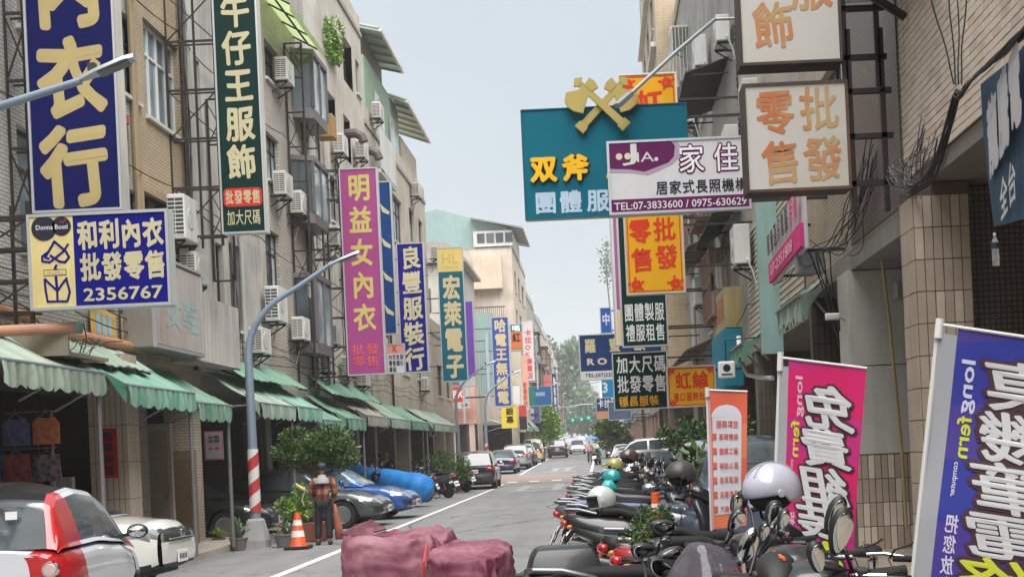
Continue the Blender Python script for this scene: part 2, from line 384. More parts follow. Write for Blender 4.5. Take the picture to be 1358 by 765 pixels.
# ================================================================ BUILDINGS
T_CREAM = tilemat((.52, .45, .34), (.46, .39, .29), (.22, .19, .16), .2, .06)
T_YELL = tilemat((.55, .43, .27), (.50, .38, .23), (.25, .2, .15), .22, .065)
T_GREY = tilemat((.52, .51, .48), (.46, .45, .42), (.18, .18, .17), .2, .06)
T_STONE = tilemat((.54, .50, .43), (.47, .43, .37), (.2, .18, .16), .28, .09)
T_BEIGE = mat((.57, .53, .46), .75, dirt=.4, bump=.2, name='render_beige')
T_CEM = mat((.48, .46, .42), .8, dirt=.6, bump=.4, name='render_cement'); T_CEMR = mat((.38, .36, .33), .8, dirt=.75, bump=.4, name='render_dirty')
T_WHITE = mat((.66, .63, .57), .75, dirt=.5, bump=.2, name='render_white')
T_BROWN = tilemat((.23, .15, .12), (.19, .12, .10), (.09, .07, .06), .11, .11, 0)
T_BRN2 = tilemat((.32, .22, .16), (.27, .18, .13), (.08, .06, .05), .07, .24, 0)
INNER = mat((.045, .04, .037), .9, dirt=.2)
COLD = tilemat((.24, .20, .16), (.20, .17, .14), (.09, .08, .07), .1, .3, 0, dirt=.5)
def wallgrid(mb, X, y0, y1, z0, z1, holes, s, d=.25):
    """street wall in the plane x = X (s = +1 when its outside looks to +x) with real openings d deep"""
    ys = sorted({y0, y1, *[h[0] for h in holes], *[h[1] for h in holes]}); ys = [y for y in ys if y0 <= y <= y1]
    zs = sorted({z0, z1, *[h[2] for h in holes], *[h[3] for h in holes]}); zs = [z for z in zs if z0 <= z <= z1]
    inh = lambda y, z: any(h[0] < y < h[1] and h[2] < z < h[3] for h in holes)
    for a, b in zip(ys, ys[1:]):
        for c, e in zip(zs, zs[1:]):
            if not inh((a+b)/2, (c+e)/2): mb.add([(X, a, c), (X, b, c), (X, b, e), (X, a, e)], [(0, 1, 2, 3)])
    B = X - s*d
    for h in holes:
        a, b, c, e = max(h[0], y0), min(h[1], y1), max(h[2], z0), min(h[3], z1)
        mb.add([(X, a, c), (X, b, c), (X, b, e), (X, a, e), (B, a, c), (B, b, c), (B, b, e), (B, a, e)], [(0, 1, 5, 4), (1, 2, 6, 5), (2, 3, 7, 6), (3, 0, 4, 7)])
FRM = {'alu': ALU, 'dark': mat((.05, .05, .052), .4, .3), 'white': mat((.7, .7, .68), .45), 'brown': mat((.09, .05, .035), .5)}
CURT = [mat((.45, .43, .38), .9), mat((.20, .26, .24), .9), mat((.5, .42, .3), .9)]
def window(b, X, h, s, n=3, fr='alu', glass=None, depth=.14, mid=True, dirtyg=None):
    y0, y1, z0, z1 = h; x = X - s*depth; f = FRM[fr]; t = .05
    mb = MB()
    zt = z0 + (z1-z0)*.68 if mid else None
    for z in (z0+t/2, z1-t/2) + ((zt,) if mid else ()): mb.box(x-.03, x+.03, y0, y1, z-t/2, z+t/2)
    for i in range(n+1):
        y = y0 + t/2 + (y1-y0-t)*i/n; mb.box(x-.034, x+.034, y-t/2, y+t/2, z0+.001, z1-.001)
    w = mb.build('window', f, b)
    G = glass or GLASSB
    for i in range(n):
        ya, yb = y0 + (y1-y0)*i/n + .01, y0 + (y1-y0)*(i+1)/n - .01
        for (za, zb) in (((z0+.02, zt), (zt, z1-.02)) if mid else ((z0+.02, z1-.02),)):
            q = MB(); q.box(x - s*.012, x - s*.002, ya, yb, za, zb); q.build('pane', G if rnd.random() < .72 else rnd.choice([GLASS, GLASSL]), w)
    q = MB(); q.box(X - s*.04, X + s*.07, y0-.06, y1+.06, z0-.07, z0-.002); q.build('sill', OFFW, w)
    return w
def Wp(ax, ay, bx, by, X):
    p, q = fac(ax, ay, X), fac(bx, by, X)
    return (min(p.y, q.y), max(p.y, q.y), min(p.z, q.z), max(p.z, q.z))
def building(name, label, side, X, y0, y1, H, wm, holes, arc=3.55, depth=11.0, arcd=3.4, colm=None, parapet=True, inner=True, gz=0, cat='building', coln=None, fill=None):
    """shophouse: arcade at street level, upper wall with openings, side walls, roof slab, columns"""
    s = 1 if side < 0 else -1; b = thing(name, label, cat, (X - s*2, (y0+y1)/2, gz)); Bk = X - s*depth
    z0 = gz + arc; m = MB(); hs = [h[:4] for h in holes]
    wallgrid(m, X, y0, y1, z0, H, hs, s)
    # box of the upper floors behind the openings (side faces and back), and a soffit
    m.add([(X, y0, z0), (Bk, y0, z0), (Bk, y0, H), (X, y0, H)], [(0, 1, 2, 3)]); m.add([(X, y1, z0), (Bk, y1, z0), (Bk, y1, H), (X, y1, H)], [(0, 1, 2, 3)])
    m.add([(Bk, y0, gz), (Bk, y1, gz), (Bk, y1, H), (Bk, y0, H)], [(0, 1, 2, 3)])
    m.build('wall', wm, b, fix=False)
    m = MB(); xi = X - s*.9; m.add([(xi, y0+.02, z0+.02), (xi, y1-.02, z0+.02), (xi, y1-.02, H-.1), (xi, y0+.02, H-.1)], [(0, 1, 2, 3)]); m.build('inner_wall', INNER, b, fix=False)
    m = MB(); m.box(X + s*.0, Bk, y0+.003, y1-.003, z0-.25, z0-.003); m.build('soffit', mat((.30, .28, .25), .85, dirt=.4), b)
    m = MB(); m.box(X + s*.06, Bk, y0-.02 if 0 else y0+.003, y1-.003, H+.002, H+.16); m.build('roof', mat((.34, .33, .31), .85, dirt=.5), b)
    if parapet:
        m = MB(); m.box(X + s*.0, X - s*.15, y0+.01, y1-.01, H+.16, H+.75); m.build('parapet', wm, b)
    # shop back wall inside the arcade
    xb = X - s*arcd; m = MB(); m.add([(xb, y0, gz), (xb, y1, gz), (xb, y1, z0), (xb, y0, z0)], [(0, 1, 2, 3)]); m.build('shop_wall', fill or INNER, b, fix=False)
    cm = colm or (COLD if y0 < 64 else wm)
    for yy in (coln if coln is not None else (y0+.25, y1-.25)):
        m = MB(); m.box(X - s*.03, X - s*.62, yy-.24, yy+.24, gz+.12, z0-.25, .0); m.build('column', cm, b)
    return b
def shutter(b, X, s, y0, y1, z0, z1, m):
    mb = MB(); n = int((z1-z0)/.09)
    for i in range(n):
        z = z0 + (z1-z0)*i/n; zz = z + (z1-z0)/n
        mb.add([(X, y0, z+.008), (X, y1, z+.008), (X + s*.025, y1, (z+zz)/2), (X + s*.025, y0, (z+zz)/2), (X, y1, zz-.002), (X, y0, zz-.002)], [(0, 1, 2, 3), (3, 2, 4, 5)])
    return mb.build('shutter', m, b, fix=False)
LX = -8.2
bb_ = building('shophouse', 'cream shophouse row on the left beside the camera, outside the picture', -1, LX, -45, 8.98, 14, T_CREAM, [(y, y+2.2, z, z+1.6) for y in (-40, -34, -28, -22, -16, -10, -4, 2) for z in (4.9, 8.1, 11.3)], coln=range(-44, 9, 5))
for q in [(y, y+2.2, z, z+1.6) for y in (-16, -10, -4, 2) for z in (4.9, 8.1)]: window(bb_, LX, q, 1, 2, 'dark')
bb_ = building('shophouse', 'tan shophouse row on the right behind the camera, outside the picture', 1, 3.5, -45, 1.98, 14, T_STONE, [(y, y+2.2, z, z+1.6) for y in (-40, -34, -28, -22, -16, -10, -4) for z in (5.2, 8.4, 11.5)], arc=4.3, coln=range(-44, 2, 5))
# L0 ------ pale tiled house behind the blue signs
h = [Wp(158, 12, 184, 138, LX), Wp(163, 246, 187, 330, LX), (18.4, 20.6, 4.9, 6.7), (18.6, 20.9, 8.2, 10.1)]
b0 = building('shophouse', 'pale grey tiled shophouse behind the big dark blue underwear sign', -1, LX, 9.0, 23.3, 13.8, T_GREY, h, coln=(13.0, 17.0, 23.0))
for q in h: window(b0, LX, q, 1, 2, 'dark')
# L1 ------ yellow tiled house with white window
h = [Wp(189, 22, 241, 186, LX), Wp(191, 252, 246, 345, LX)]
b1 = building('shophouse', 'narrow yellow tiled shophouse with a wide white framed window', -1, LX, 23.32, 26.4, 14.0, T_YELL, h, coln=(26.1,), colm=T_CREAM)
window(b1, LX, h[0], 1, 4, 'white', GLASSB); window(b1, LX, h[1], 1, 4, 'dark', GLASS)
# L2 ------ grey cement house with green sign
h = [Wp(256, 75, 272, 250, LX), Wp(285, 320, 300, 430, LX), Wp(303, 320, 322, 440, LX), (28.8, 31.2, 11.6, 13.6), (28.6, 31.0, 8.0, 10.0)]
b2 = building('shophouse', 'grey cement shophouse with recessed balconies behind the dark green sign', -1, LX, 26.42, 32.0, 15.6, T_CEM, h, coln=(31.7,))
for q in h[1:]: window(b2, LX, q, 1, 2, 'dark')
# L3 ------ stone coloured tile, flat and bay windows
h = [Wp(352, 172, 372, 250, LX), Wp(350, 50, 371, 122, LX), Wp(351, 300, 374, 400, LX)]
b3 = building('shophouse', 'stone coloured tiled shophouse with grey bay windows and air conditioners', -1, LX, 32.02, 37.6, 16.8, T_STONE, h, coln=(37.3,))
window(b3, LX, h[0], 1, 3, 'dark', GLASSL); window(b3, LX, h[2], 1, 3, 'dark', GLASSL)
window(b3, LX, h[1], 1, 2, 'dark', GLASS, depth=.2)
def bay(b, h, X, s, out=.55, fr='dark'):
    y0, y1, z0, z1 = h; f = mat((.16, .15, .15), .45, .3, dirt=.3); x1 = X + s*out; c = .25
    m = MB(); m.prism([(X, y0), (x1, y0+c), (x1, y1-c), (X, y1)], z0-.3, z0, 'XY'); m.prism([(X, y0-.03), (x1+s*.05, y0+c-.03), (x1+s*.05, y1-c+.03), (X, y1+.03)], z1, z1+.14, 'XY')
    pts = [(X, y0), (x1, y0+c), (x1, (y0+y1)/2), (x1, y1-c), (X, y1)]
    for p in pts: m.box(p[0]-.04, p[0]+.04, p[1]-.04, p[1]+.04, z0, z1)
    w = m.build('bay_window', f, b)
    for p, q in zip(pts, pts[1:]):
        g_ = MB(); g_.bar((p[0]-s*.02, p[1], (z0+z1)/2), (q[0]-s*.02, q[1], (z0+z1)/2), .012, z1-z0-.01); g_.build('pane', GLASSL if p[0] == q[0] else GLASS, w)
for k, q in enumerate(((384, 70, 412, 168), (385, 212, 414, 300), (388, 368, 418, 462))):
    bay(b3, Wp(*q, LX), LX, 1)
# L3b ----- narrow white plaster house
h = [Wp(416, 95, 424, 175, LX), Wp(418, 240, 428, 330, LX)]
b3b = building('shophouse', 'narrow white plastered shophouse between the bay windows and the pink sign', -1, LX-.05, 37.62, 39.7, 17.5, T_WHITE, h, coln=(39.5,))
for q in h: window(b3b, LX-.05, q, 1, 1, 'dark')
# L4 ------ tall beige house, brown tiled loggias
h = [Wp(431, 20, 451, 92, LX), Wp(453, 43, 469, 124, LX), Wp(471, 78, 478, 130, LX), Wp(433, 118, 447, 186, LX), Wp(455, 150, 467, 220, LX), Wp(481, 182, 491, 222, LX), Wp(437, 230, 450, 300, LX)]
b4 = building('shophouse', 'tall beige apartment shophouse with open brown tiled balconies and parapet', -1, LX, 39.72, 47.0, 17.0, T_BEIGE, [q for q in h], coln=(43.3, 46.7), parapet=True)
for q in h[:2] + h[3:5] + h[5:6]:
    m = MB(); y0, y1, z0, z1 = q; m.box(LX-.30, LX-.9, y0-.2, y1+.2, z0-.1, z1+.1); m.add([(LX-.26, y1, z0), (LX-.02, y1, z0), (LX-.02, y1, z1), (LX-.26, y1, z1)], [(0, 1, 2, 3)]); m.build('balcony_lining', T_BROWN, b4)
    m = MB(); m.box(LX-.02, LX-.001-.03, y1-.03, y1-.002, z0+.01, z1-.01); 
window(b4, LX, h[2], 1, 2, 'dark', GLASSB); window(b4, LX, h[6], 1, 2, 'dark', GLASS)
# L5 ------ house with green metal penthouse
h = [Wp(520, 255, 535, 330, LX), (49, 51, 8.2, 10), (49, 51, 5, 6.8), (57.5, 59, 8.4, 10), (60.5, 61.8, 8.4, 10), (57.5, 59, 11.2, 12.8), (60.5, 61.8, 11.2, 12.8), (53.6, 55.5, 5.1, 6.8), (57.8, 59.6, 5.1, 6.8)]
b5 = building('shophouse', 'beige shophouse with green corrugated metal penthouse under slanted metal canopies', -1, LX, 47.02, 63.0, 13.9, mat((.52, .47, .39), .75, dirt=.45, bump=.2), h, coln=(51.0, 55.0, 59.0, 62.7))
for q in h: window(b5, LX, q, 1, 3 if q[1]-q[0] > 2.2 else 2, 'dark')
GRNM = mat((.26, .36, .26), .5, .2, dirt=.3, name='green_sheet_metal')
def corrug(mb, p, du, dv, n, amp, nrm):
    """corrugated sheet from corner p along du (n ribs) and dv"""
    p, du, dv, nrm = Vector(p), Vector(du), Vector(dv), Vector(nrm); vs = []; 
    for i in range(2*n+1):
        o_ = nrm*(amp if i % 2 else 0); q = p + du*i/(2*n) + o_; vs += [q, q+dv]
    mb.add(vs, [(2*i, 2*i+1, 2*i+3, 2*i+2) for i in range(2*n)])
m = MB(); zb = 13.9
corrug(m, (LX-.3, 49.2, zb+.2), (0, 8.2, 0), (0, 0, 3.0), 26, .04, (1, 0, 0)); corrug(m, (LX-5, 49.2, zb+.2), (4.7, 0, 0), (0, 0, 3.0), 16, .04, (0, -1, 0)); m.build('penthouse_wall', GRNM, b5, fix=False)
m = MB(); m.box(LX-.26, LX-.2, 51, 53, zb+.9, zb+2.3); m.box(LX-.26, LX-.2, 54.5, 56.6, zb+.9, zb+2.3); m.build('pane', GLASSL, b5)
def canopy(b, x0, x1, y0, y1, z0, z1, mtop, n=5, name='canopy'):
    """slanted metal canopy: sheet, edge beam, ribs beneath"""
    m = MB(); m.add([(x0, y0, z1), (x0, y1, z1), (x1, y1, z0), (x1, y0, z0), (x0, y0, z1+.06), (x0, y1, z1+.06), (x1, y1, z0+.06), (x1, y0, z0+.06)],
      [(0, 1, 2, 3), (4, 7, 6, 5), (0, 3, 7, 4), (1, 5, 6, 2), (3, 2, 6, 7), (0, 4, 5, 1)]); c = m.build(name, mtop, b)
    m = MB(); m.bar((x1, y0, z0-.03), (x1, y1, z0-.03), .1, .16); m.build('gutter', OFFW, c)
    for i in range(n):
        y = y0+.05 + (y1-y0-.1)*i/(n-1); m = MB(); m.bar((x0, y, z1-.07), (x1, y, z0-.07), .06, .1); m.build('rib', mat((.3, .32, .30), .5, .3), c)
    return c
GRNT = mat((.46, .56, .42), .5, .2, dirt=.2)
canopy(b5, LX-2.0, LX+.42, 49.0, 54.6, zb+4.1, zb+4.7, GRNT, 6)
canopy(b5, LX-1.2, LX+.45, 55.1, 62.6, zb+3.0, zb+3.6, GRNT, 7)
m = MB(); m.box(LX-4.5, LX-.45, 49.6, 54.4, zb+3.22, zb+4.2); m.build('penthouse_upper', mat((.24, .22, .20), .7, dirt=.4), b5)
m = MB(); m.box(LX-3.5, LX-.25, 57.6, 62.5, zb+.17, zb+2.1); m.build('rooftop_room', T_YELL, b5)
# balcony rail of pale sheet between beige house and penthouse
m = MB(); corrug(m, (LX+.5, 47.3, zb-1.6), (0, 3.6, 0), (0, 0, 1.5), 14, .03, (1, 0, 0)); m.box(LX, LX+.48, 47.3, 50.9, zb-1.75, zb-1.62); m.build('balcony', mat((.55, .57, .56), .5, dirt=.3), b5, fix=False)
# L6 ------ low house, then lane
h = [(65, 67, 4.6, 6.2), (68.5, 70.5, 4.6, 6.2)]
b6 = building('shophouse', 'low two storey shophouse past the beige one with its green awning', -1, LX, 63.02, 71.5, 7.6, T_CREAM, h, coln=(67.2, 71.2), gz=g(66))
for q in h: window(b6, LX, q, 1, 2, 'dark')
# G  ------ block jutting out across the side lane; its blind side faces us
gG = g(96)
h = [(105.5, 107.5, 4.6+gG, 6.3+gG), (105.5, 107.5, 8+gG, 9.6+gG), (105.5, 107.5, 11+gG, 12.8+gG), (105.5, 107.5, 14.2+gG, 16+gG), (110, 112.5, 8+gG, 9.6+gG), (110, 112.5, 11+gG, 12.8+gG), (110, 112.5, 14.2+gG, 16+gG), (115, 118, 8+gG, 9.6+gG), (115, 118, 11+gG, 12.8+gG), (115, 118, 14.2+gG, 16+gG)]
PEACH = mat((.58, .49, .40), .75, dirt=.4, bump=.1)
bG = building('apartment_block', 'cream apartment block with teal metal roof structure jutting out beyond the lane', -1, -6.6, 103, 121, 17.8, PEACH, h, gz=gG, depth=12)
for q in h: window(bG, -6.6, q, 1, 3, 'dark')
TEAL = mat((.27, .38, .36), .5, .2, dirt=.25)
m = MB(); m.prism([(-17.5, 17.9), (-6.9, 17.9), (-6.9, 19.6), (-12.5, 21.3), (-17.5, 20.3)], 103.4, 112, 'XZ'); m.build('roof_shed', TEAL, bG)
m = MB(); m.box(-9.6, -6.5, 102.9, 112.2, 18.05, 19.3); m.build('penthouse_wall', T_WHITE, bG)
m = MB(); [m.box(-9.3+.75*i, -8.7+.75*i, 102.84, 102.88, 18.35, 19.1) for i in range(4)]; m.build('window', GLASS, bG)
canopy(bG, -9.8, -5.6, 102.5, 112.5, 19.45, 20.4, mat((.55, .57, .56), .5, .3, dirt=.2), 8)
m = MB(); m.box(-12.5, -9.8, 102.3, 102.96, 13.6, 15.3); m.box(-9.7, -7.4, 102.3, 102.96, 14.6, 17.2); m.build('side_extension', mat((.62, .50, .38), .7, dirt=.3), bG)
m = MB(); m.box(-12.0, -7.2, 101.6, 102.28, 11.1, 11.25)
for i in range(30): m.box(-12.0+i*.16, -11.97+i*.16, 101.6, 101.65, 11.25, 13.0)
m.box(-12.0, -7.2, 101.58, 101.66, 13.0, 13.08); m.build('balcony_grille', FRM['dark'], bG)
m = MB(); m.box(-12.6, -9.4, 98.0, 101.5, gG, 11.0); m.build('annex', T_CREAM, bG)
m = MB(); corrug(m, (-12.9, 97.8, 6), (5.0, 0, 0), (0, 0, 6.2), 26, .04, (0, -1, 0)); m.build('teal_wall', TEAL, bG, fix=False)
m = MB(); m.box(-14, -7.5, 97.2, 97.7, 5.0, 12.4); 
# front house beside the lane, seen end-on
bH = thing('side_house', 'white tiled house standing end on behind the electronics sign', 'building', (-11, 86, g(84)))
m = MB(); m.box(-14.5, -8.7, 82, 92, g(84)+3.3, 13.8); m.build('wall', tilemat((.56, .53, .46), (.5, .47, .41), (.3, .28, .25), .3, .1), bH)
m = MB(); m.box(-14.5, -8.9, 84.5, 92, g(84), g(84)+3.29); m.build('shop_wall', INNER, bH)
m = MB(); m.box(-15, -8.2, 81.6, 92.2, 13.82, 14.0); m.prism([(-15, 14.02), (-8.2, 14.02), (-9.4, 15.1), (-13.6, 15.1)], 81.6, 92.2, 'XZ'); m.build('roof', mat((.36, .33, .3), .6, .2, dirt=.4), bH)
for zz in (5.0, 7.8, 10.7):
    for xx in (-13.2, -11.6, -10.0):
        m = MB(); m.box(xx, xx+.05, 81.93, 81.99, zz, zz+1.5); m.box(xx+1.0, xx+1.05, 81.93, 81.99, zz, zz+1.5); m.box(xx+.05, xx+1.0, 81.93, 81.99, zz, zz+.06); m.box(xx+.05, xx+1.0, 81.93, 81.99, zz+1.44, zz+1.5); m.box(xx+.5, xx+.54, 81.93, 81.99, zz+.06, zz+1.44); w = m.build('window', FRM['dark'], bH)
        m = MB(); m.box(xx+.05, xx+1.0, 81.96, 81.985, zz+.06, zz+1.44); m.build('pane', GLASSB, w)
PINKW = mat((.62, .33, .27), .6, dirt=.3)
m = MB(); m.box(-12.4, -7.9, 80.9, 81.6, g(81)+3.2, g(81)+3.9); m.box(-12.4, -7.9, 81.0, 81.5, g(81)+3.92, g(81)+5.6); m.build('shop_fascia', PINKW, bH)
for xx in (-8.2, -9.2): 
    m = MB(); m.box(xx-.17, xx+.17, 80.95, 81.3, g(81), g(81)+3.19); m.build('column', mat((.6, .45, .42), .6, dirt=.3), bH)
# far left row, each its own house
far_cols = [T_CREAM, T_GREY, mat((.55, .52, .46), .8, dirt=.55), T_BEIGE, mat((.46, .45, .42), .8, dirt=.6), T_WHITE]
yy = 121.1; k = 0; R3 = random.Random(3)
flab = ['cream walled house with caged balconies just past the cream apartment block', 'grey house with caged balconies beyond the karaoke shop sign', 'weathered house with rusty cages behind the far billboards',
        'beige house with add-on balconies far down the left row', 'grey stained house further down the left row than the beige one', 'white house near the far end of the left row', 'small cream house second from the far end of the left row', 'last grey house at the far end of the left row']
while yy < 262 and k < 8:
    w_ = R3.uniform(13, 19); H_ = g(yy) + R3.uniform(14.2, 16.4) - k*.25; X = -6.6 - (yy-120)*.008 + R3.uniform(-.2, .2); hs = []; gy = g(yy)
    n = int(w_/4.2)
    for fl in range(4):
        for i in range(n):
            a = yy + (i+.22)*w_/n; hs.append((a, a + w_/n*.56, gy+4.5+fl*3.1, gy+6.1+fl*3.1))
    hs = [q for q in hs if q[3] < H_-.3]
    b = building('shophouse', flab[k], -1, X, yy, yy+w_, H_, far_cols[k % 6], hs, gz=gy, depth=9)
    for j, q in enumerate(hs):
        window(b, X, q, 1, 2, 'dark', mid=False, depth=.2)
        if R3.random() < .65:
            m = MB(); y0, y1, z0, z1 = q; o_ = R3.uniform(.4, .8)
            m.box(X, X+o_, y0-.3, y1+.3, z0-.35, z0-.25); m.box(X, X+o_+.15, y0-.35, y1+.35, z1+.1, z1+.16)
            for i in range(9): m.box(X+o_-.03, X+o_, y0-.3+(y1-y0+.6)*i/8-.015, y0-.3+(y1-y0+.6)*i/8+.015, z0-.25, z1+.1)
            for i in range(3): m.box(X+o_-.04, X+o_+.01, y0-.3, y1+.3, z0+i*.6, z0+i*.6+.03)
            m.build('balcony_cage', R3.choice([FRM['dark'], ALU, mat((.25, .15, .1), .8)]), b)
    m = MB(); m.box(X-4, X-.5, yy+1, yy+w_*.6, H_+.17, H_+2.2); m.build('rooftop_room', R3.choice([TEAL, T_WHITE, GRNM, PEACH]), b)
    m = MB(); xx = X-R3.uniform(.3, 1); 
    for i in range(5): 
        a = yy + R3.uniform(0, w_); m.tube([(xx, a, H_), (xx, a, H_+R3.uniform(1.5, 3.2))], .03, 5)
    m.build('antenna', ALU, b)
    yy += w_ + .02; k += 1
# ---------------------------------------------------------------- right side
RX = 3.5
T_TAN = mat((.70, .60, .50), .55, dirt=.25, name='tan_tile_glaze', streak=False)
T_TAN2 = mat((.62, .52, .42), .55, dirt=.3, name='tan_tile_glaze_dull', streak=False)
T_COL = mat((.46, .37, .29), .55, dirt=.3, name='brown_tile_glaze_shaded', streak=False)  # column brown, with the shade under the overhang put into the colour
MORT = mat((.13, .10, .08), .9, dirt=.3)
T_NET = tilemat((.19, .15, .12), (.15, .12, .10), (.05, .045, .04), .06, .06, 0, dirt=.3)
# R0 ------ tan tiled house close on the right, arcade at street level
b = R0 = thing('tiled_house', 'tan tiled building close on the right with cables under its overhanging upper floor', 'building', (5, 9, 0))
m = MB(); wallgrid(m, RX+.012, 2.0, 14.3, 4.5, 16, [(13.0, 13.9, 7.8, 9.8)], -1); m.add([(RX+.012, 14.3, 4.5), (14, 14.3, 4.5), (14, 14.3, 16), (RX+.012, 14.3, 16)], [(0, 1, 2, 3)])
m.add([(RX+.012, 2, 4.5), (14, 2, 4.5), (14, 2, 16), (RX+.012, 2, 16)], [(0, 1, 2, 3)]); m.add([(RX+.012, 2, 16), (14, 2, 16), (14, 14.3, 16), (RX+.012, 14.3, 16)], [(0, 1, 2, 3)]); m.build('wall', MORT, b, fix=False)
m = MB(); m.box(RX+.03, 14, 2, 14.28, 4.32, 4.49); m.build('soffit', mat((.22, .20, .18), .85, dirt=.4), b)
# tiles: 300 nearest in view single, the rest as one mass
TW, THh = .236, .078
tm = MB(); tm.add([(0,0,0),(0,TW-.008,0),(0,TW-.008,THh-.008),(0,0,THh-.008),(-.012,.003,.003),(-.012,TW-.011,.003),(-.012,TW-.011,THh-.011),(-.012,.003,THh-.011)],
   [(4,5,6,7),(0,1,5,4),(1,2,6,5),(2,3,7,6),(3,0,4,7)])
TILE = tm.mesh('tile', fix=False); TILE.materials.append(T_TAN)
cells = []
ny = int((14.3-4.0)/TW); nz = int((12.2-4.5)/THh)
for j in range(nz):
    for i in range(ny):
        y = 14.3 - (i+1)*TW; z = 4.5 + j*THh; cells.append((y, z))
def vis(y, z):
    px = VX + RX*F/y; py = VY - (z-EYE)*F/y; return 1180 < px + .045*(py-VY) and px + .045*(py-VY) < 1375 and py - .045*(px-VX) > -12
seen = [c for c in cells if vis(*c) and not (12.9 < c[0] < 14.0 and 7.7 < c[1] < 9.9)]
seen.sort(key=lambda c: c[0] + c[1]*.5); single = set(seen[:300]); rest = MB()
def rot_jit(o, k): o.rotation_euler = (rnd.uniform(-k, k), rnd.uniform(-k, k), rnd.uniform(-k, k))
for c in cells:
    if c in single:
        o = bpy.data.objects.new('tile', TILE); C.objects.link(o); o.parent = b; o.location = Vector((RX + .012 + rnd.uniform(-.002, .002), c[0], c[1])) - b.location; rot_jit(o, .006)
        if rnd.random() < .25: o.material_slots[0].link = 'OBJECT'; o.material_slots[0].material = T_TAN2
    elif c[0] > 8.5 and c[1] < 10.5:
        x = RX + .012; rest.add([(x-.012+rnd.uniform(-.002, .002), c[0], c[1]), (x-.012, c[0]+TW-.009, c[1]), (x-.012, c[0]+TW-.009, c[1]+THh-.009), (x-.012, c[0], c[1]+THh-.009)], [(0, 1, 2, 3)])
rest.build('tile_field', T_TAN, b, fix=False, kind='stuff')
# column with upright tiles
m = MB(); m.box(3.36, 3.95, 13.42, 14.0, .12, 4.31); col = m.build('column', MORT, b)
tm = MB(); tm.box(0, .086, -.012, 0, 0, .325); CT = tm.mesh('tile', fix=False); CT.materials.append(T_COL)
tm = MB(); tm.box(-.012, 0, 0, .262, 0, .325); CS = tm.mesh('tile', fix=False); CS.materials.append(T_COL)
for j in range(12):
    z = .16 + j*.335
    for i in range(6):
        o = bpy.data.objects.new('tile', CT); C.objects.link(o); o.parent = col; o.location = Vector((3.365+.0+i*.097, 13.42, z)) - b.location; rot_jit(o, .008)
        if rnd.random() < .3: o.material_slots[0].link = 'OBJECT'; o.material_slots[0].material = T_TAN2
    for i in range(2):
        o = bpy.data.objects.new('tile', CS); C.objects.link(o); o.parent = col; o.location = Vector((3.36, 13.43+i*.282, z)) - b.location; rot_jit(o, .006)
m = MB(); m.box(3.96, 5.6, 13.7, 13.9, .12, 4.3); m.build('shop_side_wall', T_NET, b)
m = MB(); m.box(6.4, 6.5, 4, 13.9, .12, 4.3); m.build('shop_wall', INNER, b)
m = MB()
for i in range(30): m.box(5.62 + i*.055, 5.64+i*.055, 12.9, 12.93, 1.2, 4.0)
for i in range(16): m.box(5.6, 7.2, 12.88, 12.9, 1.2+i*.18, 1.22+i*.18)
m.build('shop_grille', FRM['brown'], b)
m = MB(); m.box(3.6, 6.5, 4, 12.2, .12, .14); m.build('arcade_floor', PAVER, b)
# balcony with white rail at the top left corner of its wall
m = MB(); m.box(RX-.55, RX, 12.2, 14.4, 6.55, 6.66); bal = m.build('balcony', WHITE, b)
for i in range(15): m = MB(); m.box(RX-.53, RX-.50, 12.24+i*.145, 12.27+i*.145, 6.66, 7.6); m.build('baluster', WHITE, bal)
m = MB(); m.box(RX-.55, RX-.48, 12.2, 14.4, 7.6, 7.66); m.build('rail', WHITE, bal)
m = MB(); [m.bar((RX-.5, y, 6.54), (RX-.01, y, 6.2), .05, .08) for y in (12.5, 13.2, 13.9)]; m.build('bracket', BLKSTEEL, bal)
# R1 ------ house with grey panelled column
h = [(17.6, 19.4, 5.5, 7.0), (17.6, 19.4, 8.6, 10.2)]
b = R1 = building('tiled_house', 'cream tiled house with a grey panelled street column between the two lightboxes and flags', 1, RX, 14.32, 21.2, 15, T_CREAM, h, arc=4.2, coln=())
for q in h: window(b, RX, q, -1, 2, 'dark')
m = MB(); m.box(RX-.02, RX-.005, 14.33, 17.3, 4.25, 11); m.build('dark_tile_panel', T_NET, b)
m = MB(); m.box(3.43, 4.25, 17.5, 18.2, 1.43, 2.63, .008); m.box(3.43, 4.25, 17.5, 18.2, 2.642, 3.94, .008); m.box(3.55, 4.25, 17.52, 18.18, .12, 1.42)
GPAN = mat((.60, .60, .55), .5, dirt=.35, dark=(.16, .15, .12)); m.build('grey_column', GPAN, b)
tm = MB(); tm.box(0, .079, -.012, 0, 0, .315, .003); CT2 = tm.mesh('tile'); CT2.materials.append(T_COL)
m = MB(); m.box(3.43, 4.25, 17.51, 18.19, .12, 1.425); colb = m.build('column_base', MORT, b)
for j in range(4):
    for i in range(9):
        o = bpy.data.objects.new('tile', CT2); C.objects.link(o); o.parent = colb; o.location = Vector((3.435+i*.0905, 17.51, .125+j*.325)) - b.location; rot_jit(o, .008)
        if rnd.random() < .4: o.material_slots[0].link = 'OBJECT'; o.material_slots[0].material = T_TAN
m = MB(); m.box(3.5, 6.0, 20.9, 21.15, .12, 3.9); m.build('shop_side_wall', tilemat((.12, .09, .07), (.10, .08, .06), (.03, .025, .02), .1, .32, 0, dirt=.2), b)
